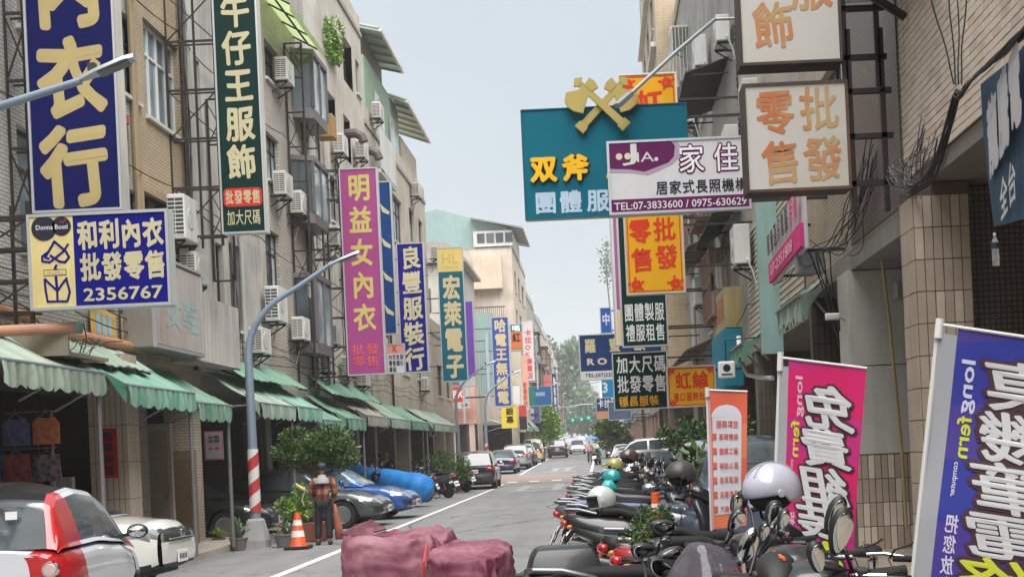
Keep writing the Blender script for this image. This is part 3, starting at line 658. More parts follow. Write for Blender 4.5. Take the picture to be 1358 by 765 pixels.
# R2 ------ beige weatherboard house
h = [(24.5, 26.2, 6.2, 7.6)]
b = R2 = building('board_house', 'house clad in beige weatherboards above the torn green awnings', 1, RX, 21.22, 29.3, 14, mat((.42, .39, .33), .7, dirt=.4), h, arc=3.9, coln=(28.9,))
window(b, RX, h[0], -1, 2, 'dark')
tm = MB(); tm.add([(0,0,0),(0,7.9,0),(-.03,7.9,.0),(-.03,0,0),(-.008,7.9,.118),(-.008,0,.118)], [(0,1,2,3),(3,2,4,5)]); PK = tm.mesh('plank', fix=False); PK.materials.append(mat((.52, .47, .38), .6, dirt=.35))
for i in range(20):
    o = bpy.data.objects.new('plank', PK); C.objects.link(o); o.parent = b; o.location = Vector((RX-.003, 21.3, 3.95+i*.12)) - b.location
# R3 ------ grey corrugated siding house with air conditioners
h = [(37.5, 39.6, 8.2, 10), (37.5, 39.6, 11.4, 13.0), (37.5, 39.6, 5.0, 6.8), (41, 43, 8.2, 10), (41, 43, 11.4, 13.0), (45, 47, 8.2, 10), (45, 47, 11.4, 13)]
b = R3 = building('shophouse', 'grey shophouse with corrugated siding and rusty window cages high on the right', 1, RX, 29.32, 49.0, 17.5, T_CEMR, h, arc=3.7, coln=(34.0, 39.0, 44.0, 48.7))
for q in h: window(b, RX, q, -1, 2, 'dark')
m = MB(); corrug(m, (RX-.02, 29.5, 7.2), (0, 0, 4.2), (0, 6.0, 0), 28, .03, (-1, 0, 0)); m.build('siding', mat((.46, .46, .45), .5, .2, dirt=.3), b, fix=False)
for q in h[3:]:
    m = MB(); y0, y1, z0, z1 = q; X = RX-.5
    m.box(X, RX, y0-.2, y1+.2, z0-.3, z0-.22); m.box(X, RX, y0-.2, y1+.2, z1+.15, z1+.2)
    for i in range(12): m.box(X, X+.02, y0-.2+(y1-y0+.4)*i/11-.01, y0-.2+(y1-y0+.4)*i/11+.01, z0-.2, z1+.15)
    m.build('window_cage', mat((.2, .13, .1), .7, dirt=.3), b)
# R4 ------ tall beige block
h = [(y, y+2.0, z, z+1.6) for y in (50.5, 54.5, 58.5) for z in (5.2, 8.4, 11.6, 14.8, 18.0)]
b = R4 = building('apartment_block', 'tall beige tiled apartment block rising above the double axe sign', 1, 2.75, 49.02, 62.0, 25, T_YELL, h, arc=3.7, coln=(53, 57, 61.6))
for q in h: window(b, 2.75, q, -1, 2, 'dark')
for zz in (4.2, 7.3, 10.5, 13.7, 16.9, 20.1):
    m = MB(); m.box(2.55, 2.748, 49.2, 61.9, zz, zz+.18); m.build('ledge', OFFW, b)
m = MB(); m.box(1.75, 2.7, 62.1, 65.5, 17.3, 17.45)
for i in range(16): m.box(1.75, 1.78, 62.1+i*.22, 62.13+i*.22, 17.45, 19.4)
m.box(1.75, 1.8, 62.1, 65.5, 19.4, 19.46); m.box(1.76, 1.9, 62.3, 65.4, 17.5, 18.5); m.build('balcony_cage', mat((.5, .48, .44), .6, dirt=.2), b)
yy = 62.02; k = 0
rl = ['brown shop building behind the navy and dark green signs on the right', 'cream shop building beyond the yellow scalloped awning', 'pinkish shop building with the small blue awning', 'grey building far down the right side before the trees', 'last beige building on the right side before the trees']
for k, (w_, H_, cm) in enumerate(((13, 12, T_BROWN), (14, 11.5, T_CREAM), (16, 12.5, mat((.5, .36, .31), .7, dirt=.4)), (30, 14, T_GREY), (40, 15, T_BEIGE))):
    hs = [(yy+1+i*3.5, yy+2.9+i*3.5, g(yy)+4.6+3.1*f_, g(yy)+6.1+3.1*f_) for i in range(int((w_-2)/3.5)) for f_ in (0, 1)]
    b = building('shophouse', rl[k], 1, 3.1 if k else 2.9, yy, yy+w_, g(yy)+H_, cm, hs, gz=g(yy), coln=[yy+.3+i*4.2 for i in range(int(w_/4.2)+1)], colm=mat((.36, .25, .21), .6, dirt=.3))
    for q in hs: window(b, 3.1 if k else 2.9, q, -1, 2, 'dark', mid=False)
    yy += w_ + .02
# far towers in the haze
for (x, y, w_, H_, lab) in ((6, 640, 12, 48, 'slim pale tower block in the haze just right of the traffic lights'),):
    b = thing('tower_block', lab, 'building', (x, y, 3)); m = MB(); m.box(x-w_/2, x+w_/2, y, y+15, 3, 3+H_); m.build('wall', T_WHITE, b)
    for zz in range(4, H_-2, 4):
        m = MB(); [m.box(x-w_/2+1+i*3, x-w_/2+2.8+i*3, y-.05, y-.01, zz+3, zz+5) for i in range(int((w_-1)/3))]; m.build('window', GLASS, b)
# ================================================================ AWNINGS, left side
def awnmat(a, b_, name):
    m, t, b = nm(name); N, K = t.nodes, t.links; pos = N.new('ShaderNodeNewGeometry').outputs['Position']
    mpn = N.new('ShaderNodeMapping'); mpn.inputs['Scale'].default_value = (.5, 3.5, .5); K.new(pos, mpn.inputs[0])
    n = N.new('ShaderNodeTexNoise'); n.inputs['Scale'].default_value = 1.6; n.inputs['Detail'].default_value = 6; n.inputs['Roughness'].default_value = .6; K.new(mpn.outputs[0], n.inputs['Vector'])
    cr = N.new('ShaderNodeValToRGB'); e = cr.color_ramp.elements; e[0].position = .32; e[0].color = (*a, 1); e[1].position = .72; e[1].color = (*b_, 1)
    K.new(n.outputs[0], cr.inputs[0]); K.new(grime(t, cr.outputs[0], .35, (.12, .12, .07), 1.5, False), b.inputs['Base Color']); b.inputs['Roughness'].default_value = .7
    b.inputs['Specular IOR Level'].default_value = .3
    n2 = N.new('ShaderNodeTexNoise'); n2.inputs['Scale'].default_value = 5; K.new(pos, n2.inputs['Vector']); bu = N.new('ShaderNodeBump'); bu.inputs['Strength'].default_value = .35; bu.inputs['Distance'].default_value = .04; K.new(n2.outputs[0], bu.inputs['Height']); K.new(bu.outputs[0], b.inputs['Normal'])
    return m
AWG = awnmat((.09, .25, .17), (.25, .38, .30), 'awning_green'); AWG2 = awnmat((.20, .31, .24), (.42, .47, .40), 'awning_faded'); AWG3 = awnmat((.11, .33, .24), (.30, .46, .38), 'awning_mint'); AWGR = awnmat((.25, .24, .2), (.4, .38, .33), 'awning_grey'); AWY = awnmat((.6, .36, .08), (.75, .5, .15), 'awning_yellow'); AWB = awnmat((.1, .25, .4), (.25, .45, .6), 'awning_blue')
def awning(label, y0, y1, zv, m, s=1, xf=-7.0, xb=-8.15, zb=None, vh=.34, post=True, tears=0, roller=False, gz=0, grp=None):
    """sagging fabric sheet from the wall to a front bar, scalloped valance, arms, posts; zv = lower edge of the valance"""
    zt = zv + vh; zb = zb or zt + .72
    t = thing('awning', label, 'awning', (xf, (y0+y1)/2, gz+.12), group=grp)
    N = 14; M_ = 6; b = MB(); vs = []
    for i in range(N+1):
        for j in range(M_+1):
            f = j/M_; y = y0 + (y1-y0)*i/N; sag = -.07*math.sin(math.pi*f)*(1+.5*math.sin(i*2.1)) - .03*abs(math.sin(i*math.pi/N*3))
            vs.append((xb + (xf-xb)*f, y, zb + (zt-zb)*f + sag))
    b.add(vs, [(i*(M_+1)+j, (i+1)*(M_+1)+j, (i+1)*(M_+1)+j+1, i*(M_+1)+j+1) for i in range(N) for j in range(M_)])
    b.build('sheet', m, t, smooth=2, fix=False)
    b = MB(); ns = max(5, int((y1-y0)/.17)); K_ = 6; vs = []; n = ns*K_
    for i in range(n+1):
        y = y0 + (y1-y0)*i/n; ph = (i % K_)/K_; e = abs(math.sin(math.pi*ph)) if not tears else rnd.random()
        sw = .02*math.sin(i*.7)+.015*math.sin(i*.23+1)
        zl = zv + (.055 if not tears else .18)*(1-e)
        vs += [(xf+.012, y, zt+.01), (xf+.03+sw, y, (zt+zv)/2), (xf+.02+sw*1.4, y, zl)]
    b.add(vs, [q for i in range(n) for q in ((3*i, 3*i+3, 3*i+4, 3*i+1), (3*i+1, 3*i+4, 3*i+5, 3*i+2))])
    b.build('valance', m, t, smooth=2, fix=False)
    # end flaps
    b = MB(); 
    for y in (y0, y1): b.add([(xf, y, zt), (xf-s*.35, y, zt+(zb-zt)*.3), (xf-s*.02, y, zv+.05)], [(0, 1, 2)])
    b.build('end_flap', m, t, fix=False)
    b = MB(); b.tube([(xf, y0-.03, zt-.01), (xf, y1+.03, zt-.01)], .025, 8); b.build('front_bar', GALV, t)
    for y in (y0+.12, y1-.12):
        b = MB(); b.tube([(xf, y, zt-.03), ((xf+xb)/2, y, zt-.05), (xb, y, zt-.35)], .02, 6); b.build('arm', GALV, t)
    if roller: b = MB(); b.tube([(xb+.1, y0-.2, zb+.12), (xb+.1, y1+.2, zb+.12)], .09, 12); b.build('roller', mat((.45, .22, .12), .7, dirt=.4), t)
    if post:
        for y in (y1-.05,):
            b = MB(); b.tube([(xf+.0-s*.06, y, gz+.12), (xf-s*.06, y, zt)], .035, 8); b.build('post', mat((.22, .22, .22), .5, .4, dirt=.4), t)
    return t
AW = [('nearest faded green awning with scalloped edge over the clothes shop', 15.0, 18.1, 2.72, AWG2, True, 1), ('long bright green awning over the red couplet column', 19.0, 22.1, 2.6, AWG3, True, 1),
 ('small drooping green awning between the couplet column and the lamp post', 22.25, 24.3, 2.45, AWG, True, 0), ('wide pale green awning just behind the curved lamp post', 26.4, 29.3, 2.58, AWG2, True, 0),
 ('mint green awning above the clipped bush', 29.5, 32.1, 2.6, AWG3, False, 0), ('lower dull green awning right of the bush', 32.3, 34.9, 2.35, AWG, True, 0), ('green awning behind the grey car roof, beside an orange box', 35.3, 38.0, 2.45, AWG, True, 0),
 ('dirty grey awning before the three green ones', 38.3, 41.8, 2.6, AWGR, False, 0), ('first of three green awnings below the pink underwear sign', 42.6, 46.9, 2.6, AWG2, True, 0), ('second of three green awnings, above the person in black', 47.2, 51.8, 2.6, AWG, True, 0),
 ('third and widest green awning with white post at the lane corner', 53.5, 62.8, 2.62, AWG2, True, 0), ('green awning past the lane under the wireless sign', 88, 99, 2.6, AWG2, True, 0), ('far green awning under the yellow banner sign', 101, 109, 2.6, AWG, True, 0), ('farthest green awning on the left beyond the yellow banner', 112, 120, 2.6, AWG2, True, 0)]
for lab, y0, y1, zv, m_, po, ro in AW: awning(lab, y0, y1, zv+g(y0), m_, post=po, roller=ro, gz=g(y0), xf=-7.0 if y0 < 80 else -5.9, xb=-8.15 if y0 < 80 else -6.55 if y0 > 100 else -8.2)
# a second layer of sheet roofs behind the awnings
for lab, ax, y0, y1, z0, z1 in (('yellowish green fibreglass lean-to roof above the clothes shop awning', -7.5, 17.6, 21.6, 3.3, 3.78), ('green corrugated lean-to roof above the mint awning', -7.5, 27.0, 33.0, 3.5, 4.0), ('dark green lean-to roof below the pink sign', -7.5, 36.0, 44.0, 3.5, 4.05)):
    t = thing('lean_to_roof', lab, 'roof', (-8, (y0+y1)/2, z0)); m = MB(); n = 24
    vs = []
    for i in range(n+1):
        y = y0+(y1-y0)*i/n; d = .02*(i % 2) + .015*math.sin(i*.8); vs += [(LX+.01, y, z1+d), (ax, y, z0+d), (ax, y, z0+d-.02)]
    m.add(vs, [q for i in range(n) for q in ((3*i, 3*i+3, 3*i+4, 3*i+1), (3*i+1, 3*i+4, 3*i+5, 3*i+2))]); m.build('sheet', AWG2 if y0 < 20 else AWG, t, fix=False)
    m = MB(); [m.bar((LX+.01, y, z1-.25), (ax+.05, y, z0-.06), .04) for y in (y0+.3, (y0+y1)/2, y1-.3)]; m.build('strut', BLKSTEEL, t)
# clutter box and cable mess beneath sign 2
# right awnings
awning('torn green retractable awning below the pink slanted shop board', 18.6, 21.0, 3.35, AWG2, s=-1, xf=2.95, xb=3.4, zb=4.1, vh=.42, post=False, tears=1)
awning('small torn green awning beside the wall mounted air conditioner pipe', 25.5, 27.6, 3.2, AWG, s=-1, xf=2.85, xb=3.4, zb=3.95, vh=.42, post=False, tears=1)
awning('yellow scalloped awning under the dark green discount sign', 56, 61, g(58)+3.3, AWY, s=-1, xf=1.9, xb=2.8, zb=g(58)+4.3, post=False, gz=g(58))
awning('small blue awning on the pinkish building far right side', 92, 99, g(95)+2.8, AWB, s=-1, xf=1.6, xb=3.1, zb=g(95)+4.0, post=False, gz=g(95), vh=.15)
# ================================================================ SIGNS
def sgn(name, label, tl, br, Y, board, frame=None, d=.22, cat='sign', trim=.035, side=-1, brk=True, wallX=None, rows=3, casing=None, lattice=False):
    """projecting sign box; tl / br = picture corners of its front face at distance Y. returns (thing, w, h); thing-local x,z from lower left front corner"""
    a, b_ = P(*tl, Y), P(*br, Y); x0, z1, x1, z0 = a.x, a.z, b_.x, b_.z; w, h = x1-x0, z1-z0
    t = thing(name, label, cat, (x0, Y, z0)); t['w'] = w
    fm = frame or ALU
    m = MB(); m.box(trim*.6, w-trim*.6, 0, .012, trim*.6, h-trim*.6); m.build('face', board, t, world=False)
    m = MB(); m.box(0, w, .013, d, 0, h, .008); m.build('casing', casing or OFFW, t, world=False)
    m = MB()
    m.box(0, w, -.018, .012, 0, trim); m.box(0, w, -.018, .012, h-trim, h); m.box(0, trim, -.0175, .0125, trim, h-trim); m.box(w-trim, w, -.0175, .0125, trim, h-trim); m.build('frame', fm, t, world=False)
    if brk:
        wx = (wallX if wallX is not None else (LX if side < 0 else RX)) - x0
        xe = 0 if side < 0 else w; ys = d*.5
        if lattice:
            xa = xe + (wx-xe)*.12 if abs(wx-xe) > .3 else xe; m = MB(); n = max(3, int(h/.85)); 
            X1 = wx; X0 = xe
            for X in (X0 - (.03 if side < 0 else -.03), X1): m.bar((X, ys, -.2), (X, ys, h+.2), .05)
            for i in range(n+1):
                z = h*i/n; m.bar((X0, ys, z), (X1, ys, z), .04); m.bar((X0, ys+.22, z), (X1, ys+.22, z), .03); 
                if i < n and i % 2 == 0 and abs(X1-X0) > .25: m.bar((X0, ys, z), (X1, ys, h*(i+1)/n), .022); m.bar((X1, ys+.01, z), (X0, ys+.01, h*(i+1)/n), .022)
            m.bar(((X0+X1)/2, ys+.22, -.2), ((X0+X1)/2, ys+.22, h+.2), .04)
            m.build('bracket', BLKSTEEL, t, world=False)
        else:
            m = MB()
            for i in range(rows):
                z = h*(.12 + .76*i/max(1, rows-1)); m.bar((xe, ys, z), (wx, ys, z), .045)
            m.build('bracket', BLKSTEEL, t, world=False)
    return t, w, h
def panel(t, x0, z0, x1, z1, m, y=-.004, name='colour_panel', r=0):
    b = MB()
    if r:
        pts = []
        for cx, cz, a0 in ((x1-r, z1-r, 0), (x0+r, z1-r, 90), (x0+r, z0+r, 180), (x1-r, z0+r, 270)):
            pts += [(cx + r*math.cos(rad(a0+k*18)), cz + r*math.sin(rad(a0+k*18))) for k in range(6)]
        b.prism(pts, y, y+.003, 'XZ')
    else: b.box(x0, x1, y, y+.003, z0, z1)
    return b.build(name, m, t, world=False)
def shape(t, polys, m, y, name='emblem', d=.003):
    b = MB()
    for i, p in enumerate(polys): b.prism(p, y - i*.0006, y+d, 'XZ')
    return b.build(name, m, t, world=False)
def strip(t, pts, w, m, y, name='emblem', d=.004):
    """a drawn line of width w"""
    b = MB()
    for i, (p, q) in enumerate(zip(pts, pts[1:])):
        b.bar((p[0], y - i*.0002, p[1]), (q[0], y - i*.0002, q[1]), d, w, up=(0, 1, 0)) if 0 else b.bar((p[0], y-i*.0002, p[1]), (q[0], y-i*.0002, q[1]), w, d, up=(0, 1, 0))
    for i, p in enumerate(pts[1:-1]): b.lathe([(w/2, -.002), (w/2, .002)], 10, 'Y', (p[0], y-i*.0002, p[1]))
    return b.build(name, m, t, world=False)
def arc(cx, cz, r, a0, a1, n=14, rz=None): return [(cx + r*math.cos(rad(a0+(a1-a0)*i/n)), cz + (rz or r)*math.sin(rad(a0+(a1-a0)*i/n))) for i in range(n+1)]
pc = lambda c, **k: mat(c, k.pop('rough', .5), dirt=k.pop('dirt', .12)*2.6, dark=tuple(x*.62+.0015 for x in c), spec=.06, **k)
NAVY = pc((.007, .010, .085), dirt=.1); ROYAL = pc((.008, .010, .19)); GOLD = pc((.46, .37, .17), dirt=.15); CREAMP = pc((.54, .49, .31)); DKGRN = pc((.006, .030, .026)); RED = pc((.55, .04, .03)); TEALP = pc((.006, .11, .17)); MAG = pc((.34, .065, .21)); YEL = pc((.72, .36, .015)); WHT = pc((.66, .66, .67)); PURP = pc((.17, .05, .35)); MAR = pc((.13, .02, .10)); ORG = pc((.75, .16, .05)); WGOLD = pc((.58, .49, .29)); PINKP = pc((.72, .05, .24)); YG = pc((.62, .66, .06)); LTB = pc((.45, .58, .72)); OCH = pc((.75, .38, .04)); INK = pc((.03, .03, .05))
# S1 big navy
t, w, h = sgn('signboard', 'huge dark blue vertical board with gold characters 內衣行, cut by the top of the frame', (27, -78), (163, 278), 18.0, NAVY, d=.30, lattice=True, casing=OFFW)
write('內衣行', .09*w, .0*h+.03, .90*w, .985*h, -.006, GOLD, t, rows=3, bold=.045, bk=.018, fill=.93)
# S2 和利
t, w, h = sgn('signboard', 'wide blue and yellow board reading 和利內衣 with phone number 2356767', (35, 285), (228, 404), 17.0, ROYAL, d=.24, lattice=True, trim=.04, casing=mat((.5, .56, .52), .6, dirt=.3))
panel(t, .035, .035, .325*w, h-.035, pc((.70, .58, .26), dirt=.25))
write('和利內衣', .35*w, .60*h, .965*w, .93*h, -.006, CREAMP, t, rows=1, bold=.04, bk=.02)
write('批發零售', .36*w, .27*h, .975*w, .59*h, -.006, CREAMP, t, rows=1, bold=.035, bk=.02)
write('2356767', .38*w, .075*h, .94*w, .21*h, -.006, CREAMP, t, bold=.02)
cx = .18*w
b = MB(); b.lathe([(.13*h, -.002), (.13*h, .002)], 24, 'Y', (.12*w, -.008, .85*h)); b.lathe([(.10*h, -.002), (.10*h, .002)], 24, 'Y', (.245*w, -.008, .865*h)); b.box(.12*w, .24*w, -.0095, -.006, .80*h, .91*h); b.build('emblem', INK, t, world=False)
write('Donna Bossi', .065*w, .835*h, .29*w, .885*h, -.012, pc((.6, .6, .62)), t); strip(t, [(.24*w, .91*h), (.255*w, .9*h), (.265*w, .915*h), (.28*w, .935*h)], .012, RED, -.012)
strip(t, [(.15*w, .53*h), (.12*w, .55*h), (.17*w, .66*h), (.19*w, .71*h), (.27*w, .60*h), (.29*w, .54*h), (.26*w, .49*h), (.22*w, .5*h), (.155*w, .57*h)][::1], .03, ROYAL, -.008)
strip(t, [(.29*w, .68*h), (.25*w, .60*h), (.15*w, .495*h), (.10*w, .51*h), (.10*w, .56*h), (.14*w, .6*h)], .028, ROYAL, -.009)
strip(t, [(.20*w, .47*h), (.185*w, .43*h), (.20*w, .42*h)], .03, ROYAL, -.008); panel(t, .105*w, .355*h, .265*w, .42*h, INK, -.007, 'emblem'); panel(t, .11*w, .363*h, .26*w, .412*h, pc((.70, .58, .26)), -.0085, 'emblem'); write('GUIFU', .125*w, .372*h, .245*w, .402*h, -.013, pc((.45, .35, .3)), t)
strip(t, [(.19*w, .35*h), (.195*w, .22*h)], .035, ROYAL, -.008); strip(t, [(.11*w, .33*h), (.14*w, .28*h), (.195*w, .20*h), (.195*w, .09*h)], .028, ROYAL, -.009); strip(t, [(.27*w, .33*h), (.24*w, .28*h), (.2*w, .2*h)], .028, ROYAL, -.0095)
strip(t, [(.11*w, .33*h), (.115*w, .2*h), (.125*w, .09*h), (.265*w, .085*h), (.285*w, .18*h), (.265*w, .31*h)], .028, ROYAL, -.010)
# S3 green
t, w, h = sgn('signboard', 'tall dark green board with cream characters 牛仔王服飾 and a red rounded box', (280, -14), (354, 308), 25.0, DKGRN, d=.25, lattice=True)
write('牛仔王服飾', .16*w, .215*h, .86*w, .99*h, -.006, CREAMP, t, rows=5, bold=.03, bk=.018)
panel(t, .07*w, .11*h, .93*w, .185*h, RED, r=.09); write('批發零售', .1*w, .117*h, .9*w, .18*h, -.008, CREAMP, t, rows=1, bold=.02)
write('加大尺碼', .12*w, .03*h, .88*w, .10*h, -.006, CREAMP, t, rows=1, bold=.01)
# S4 pink
t, w, h = sgn('signboard', 'tall magenta board reading 明益女內衣 in pale yellow', (449, 224), (512, 496), 37.0, MAG, d=.28, rows=5, lattice=True)
write('明益女內衣', .16*w, .2*h, .86*w, .985*h, -.006, pc((.56, .46, .15)), t, rows=5, bold=.03, fill=.86)
write('批發零售', .12*w, .04*h, .86*w, .155*h, -.006, pc((.75, .14, .10)), t, rows=2, cols=2, bold=.0)
# S5 navy half hidden
t, w, h = sgn('signboard', 'dark blue board mostly hidden behind the magenta underwear sign', (476, 242), (527, 443), 41.0, pc((.01, .05, .19)), d=.25, rows=4)
for k in range(4): shape(t, [[(.62*w, h*(.86-.22*k)), (.75*w, h*(.83-.22*k)), (.93*w, h*(.80-.22*k)), (.9*w, h*(.78-.22*k)), (.7*w, h*(.80-.22*k))]], CREAMP, -.006, 'stroke')
# S6
t, w, h = sgn('signboard', 'royal blue board reading 良豐服裝行 in brush lettering', (525, 323), (569, 493), 46.0, ROYAL, d=.25, rows=4)
write('良豐服裝行', .12*w, .01*h, .9*w, .985*h, -.006, CREAMP, t, rows=5, bold=.03, bk=.025)
# S7
t, w, h = sgn('signboard', 'small white price board with a pink top between the magenta and royal blue signs', (512, 456), (538, 495), 44.0, WHT, d=.15, rows=2)
panel(t, .03, .68*h, w-.03, h-.03, pc((.75, .3, .26))); write('K', .35*w, .72*h, .6*w, .93*h, -.008, RED, t)
write('內衣批發零售襯衫褲裝', .1*w, .04*h, .92*w, .66*h, -.006, INK, t, rows=3, cols=4)
# S8
t, w, h = sgn('signboard', 'teal board reading 宏萊電子 below a yellow top with the letters HL', (579, 329), (621, 505), 58.0, TEALP, d=.3, rows=4)
panel(t, .03, .82*h, w-.03, h-.03, pc((.72, .52, .16))); write('HL', .2*w, .88*h, .82*w, .955*h, -.008, pc((.45, .42, .2)), t, bold=.0); write('HONG LAI', .2*w, .843*h, .82*w, .86*h, -.008, pc((.45, .42, .2)), t)
write('宏萊電子', .14*w, .02*h, .88*w, .80*h, -.006, WGOLD, t, rows=4, bold=.04)
# S9
t, w, h = sgn('signboard', 'narrow purple board just behind the teal electronics sign', (604, 400), (632, 512), 64.0, pc((.2, .08, .5)), d=.3, rows=3)
panel(t, .03, .03, w-.03, .12*h, WHT)
# S10
t, w, h = sgn('signboard', 'blue board reading 哈電王無線電 in the middle of the left row', (651, 421), (679, 538), 78.0, pc((.05, .08, .32)), d=.4, rows=4, casing=pc((.45, .55, .7)))
write('哈電王無線電', .14*w, .02*h, .88*w, .985*h, -.008, WGOLD, t, rows=6, bold=.035)
t, w, h = sgn('signboard', 'pale blue edge-on board on the left flank of the wireless sign', (643, 440), (651, 538), 76.5, pc((.42, .52, .68)), d=.1, rows=3)
FW = -6.7
def far(lab, tl, br, Y, c, items=(), pan=()):
    t, w, h = sgn('signboard', lab, tl, br, Y, pc(c), d=.35, rows=3, wallX=FW, brk=True)
    for (a, b_, c_, d_, cc) in pan: panel(t, a*w, b_*h, c_*w, d_*h, pc(cc))
    for it in items: write(it[0], it[1]*w, it[2]*h, it[3]*w, it[4]*h, -.012, pc(it[5]), t, rows=it[6] if len(it) > 6 else None, bold=.03)
    return t
far('green topped orange board with the character 紅 behind the wireless sign', (676, 430), (694, 464), 90, (.62, .14, .05), [('紅', .12, .3, .85, .68, (.03, .03, .03)), ('唱', .12, .72, .85, .97, (.8, .8, .8))], [(.02, .7, .98, .99, (.02, .2, .2)), (.02, .01, .98, .06, (.05, .2, .05))])
far('blank cream board under the orange 紅 board', (677, 465), (695, 545), 92, (.62, .56, .46), (), [(.05, .0, .3, .5, (.7, .45, .1))])
far('tall peach board with red lettering behind the cream one', (688, 470), (702, 543), 98, (.72, .34, .24), [('歡唱歌城', .2, .05, .85, .5, (.55, .06, .05))])
far('white karaoke shop board reading 卡拉OK專賣店 in red', (692, 425), (710, 504), 105, (.66, .58, .58), [('卡拉O K專賣店'.replace(' ', ''), .15, .02, .85, .85, (.6, .08, .1))])
far('tall thin white and blue board beside the karaoke sign', (709, 445), (714, 516), 112, (.6, .62, .68), [('電子零件', .15, .3, .85, .95, (.03, .06, .3))])
far('yellow board reading 銀幕 under the wireless sign', (664, 539), (687, 567), 84, (.72, .55, .05), [('銀幕', .28, .2, .78, .95, (.04, .04, .03), 2)])
far('cream blank lightbox between the wireless and yellow boards', (679, 510), (691, 535), 88, (.66, .64, .6))
far('red and black lightbox right of the yellow 銀幕 board', (687, 537), (700, 570), 90, (.06, .03, .03), (), [(.05, .55, .95, .97, (.6, .06, .04))])
far('green and blue billboard with a white curved road', (696, 513), (732, 537), 118, (.02, .12, .3), (), [(.02, .03, .36, .97, (.02, .22, .14)), (.4, .5, .75, .7, (.25, .4, .6))])
far('lower blue and purple billboard below the green one', (697, 539), (717, 560), 122, (.1, .14, .32), [('音響', .3, .2, .6, .9, (.7, .7, .75), 2)])
far('tall navy board with white lettering behind the far billboards', (731, 495), (742, 585), 135, (.04, .05, .14), [('影音資訊廣場', .25, .1, .8, .95, (.7, .7, .72))])
far('small salmon board above the far billboards', (718, 497), (737, 513), 138, (.65, .2, .18))
# S18 red PX board on the lane corner house
t, w, h = sgn('signboard', 'grey board with a red rounded PX logo above the third awning', (590, 512), (624, 541), 80.0, pc((.46, .45, .42)), d=.3, brk=False)
panel(t, .17*w, .28*h, .80*w, .95*h, RED, r=.2); write('PX', .3*w, .45*h, .74*w, .8*h, -.01, pc((.7, .55, .55)), t, bold=.05); write('全聯', .62*w, .08*h, .9*w, .22*h, -.01, INK, t, rows=1)
t, w, h = sgn('signboard', 'pink shop fascia with white slanted letters on the lane corner', (570, 520), (590, 552), 79.5, pc((.72, .26, .20)), d=.2, brk=False)
write('inH', .15*w, .35*h, .95*w, .6*h, -.01, WHT, t, bold=.03)
# small street number plate hanging
t, w, h = sgn('signboard', 'small white square sign hanging in the third awning doorway', (569, 567), (579, 578), 56, WHT, d=.1, brk=False, trim=.02)
panel(t, .35*w, .25*h, .65*w, .5*h, INK)
# left posters, couplet, boards on the walls
t = thing('banner', 'torn blue and yellow cloth banner with pale figures under the number board', 'banner', fac(122, 470, LX+.06)); 
p, q = fac(119, 405, LX+.07), fac(193, 482, LX+.07); Yq = q.y
m = MB(); m.add([(p.x, p.y, p.z), (p.x, (p.y+Yq)/2-.12, p.z), (p.x, (p.y+Yq)/2-.12, 5.25-.9), (p.x, p.y, 5.2-.9+.1)], [(0, 1, 2, 3)]); m.add([(p.x, (p.y+Yq)/2+.12, p.z), (p.x, Yq, p.z), (p.x, Yq, 4.35), (p.x, (p.y+Yq)/2+.12, 4.4)], [(0, 1, 2, 3)]); m.build('cloth', pc((.06, .06, .35), rough=.7), t, fix=False)
m = MB(); m.add([(p.x, p.y, 4.3), (p.x, (p.y+Yq)/2-.12, 4.35), (p.x, (p.y+Yq)/2-.12, 3.75), (p.x, p.y, 3.9)], [(0, 1, 2, 3)]); m.add([(p.x, (p.y+Yq)/2+.12, 4.4), (p.x, Yq, 4.35), (p.x, Yq, 3.7), (p.x, (p.y+Yq)/2+.12, 3.75)], [(0, 1, 2, 3)]); m.build('cloth', pc((.68, .45, .12), rough=.7), t, fix=False)
m = MB(); yy0 = p.y
for yy, a in ((yy0+.35, .55), (yy0+.75, .3), (Yq-.6, .5)): m.add([(p.x+.006, yy-a*.4, 4.6), (p.x+.006, yy+a*.4, 4.55), (p.x+.006, yy+a*.3, 5.6), (p.x+.006, yy-a*.3, 5.6)], [(0, 1, 2, 3)])
for yy in (yy0+.3, yy0+.55, yy0+.8): m.add([(p.x+.006, yy-.08, 3.9), (p.x+.006, yy+.08, 3.9), (p.x+.006, yy+.08, 4.25), (p.x+.006, yy-.08, 4.25)], [(0, 1, 2, 3)])
m.build('print', pc((.35, .58, .75), rough=.7), t, fix=False)
# old faded lightbox along the wall
t = thing('old_lightbox', 'weathered grey lightbox with faded lettering hanging over the couplet column', 'sign', (-7.9, 22.8, 3.7))
p, q = fac(206, 400, -7.55), fac(274, 505, -7.55)
m = MB(); m.box(-7.6, LX+.02, p.y, q.y, 3.75, 5.35, .02); m.build('casing', mat((.30, .27, .24), .7, dirt=.6, name='old_plastic'), t)
m = MB(); m.box(-7.6, -7.57, p.y+.05, q.y-.05, 3.82, 5.28); m.build('face', mat((.42, .39, .36), .6, dirt=.75, dark=(.26, .17, .15)), t)
m = MB(); [m.box(-7.62, -7.55, p.y, q.y, z, z+.05) for z in (3.75, 5.33)]; [m.box(-7.62, -7.55, y, y+.05, 3.8, 5.33) for y in (p.y, q.y-.05)]; m.build('frame', ALU, t)
M_ = Matrix(((0, 1, 0, 0), (1, 0, 0, 0), (0, 0, 1, 0), (0, 0, 0, 1)))
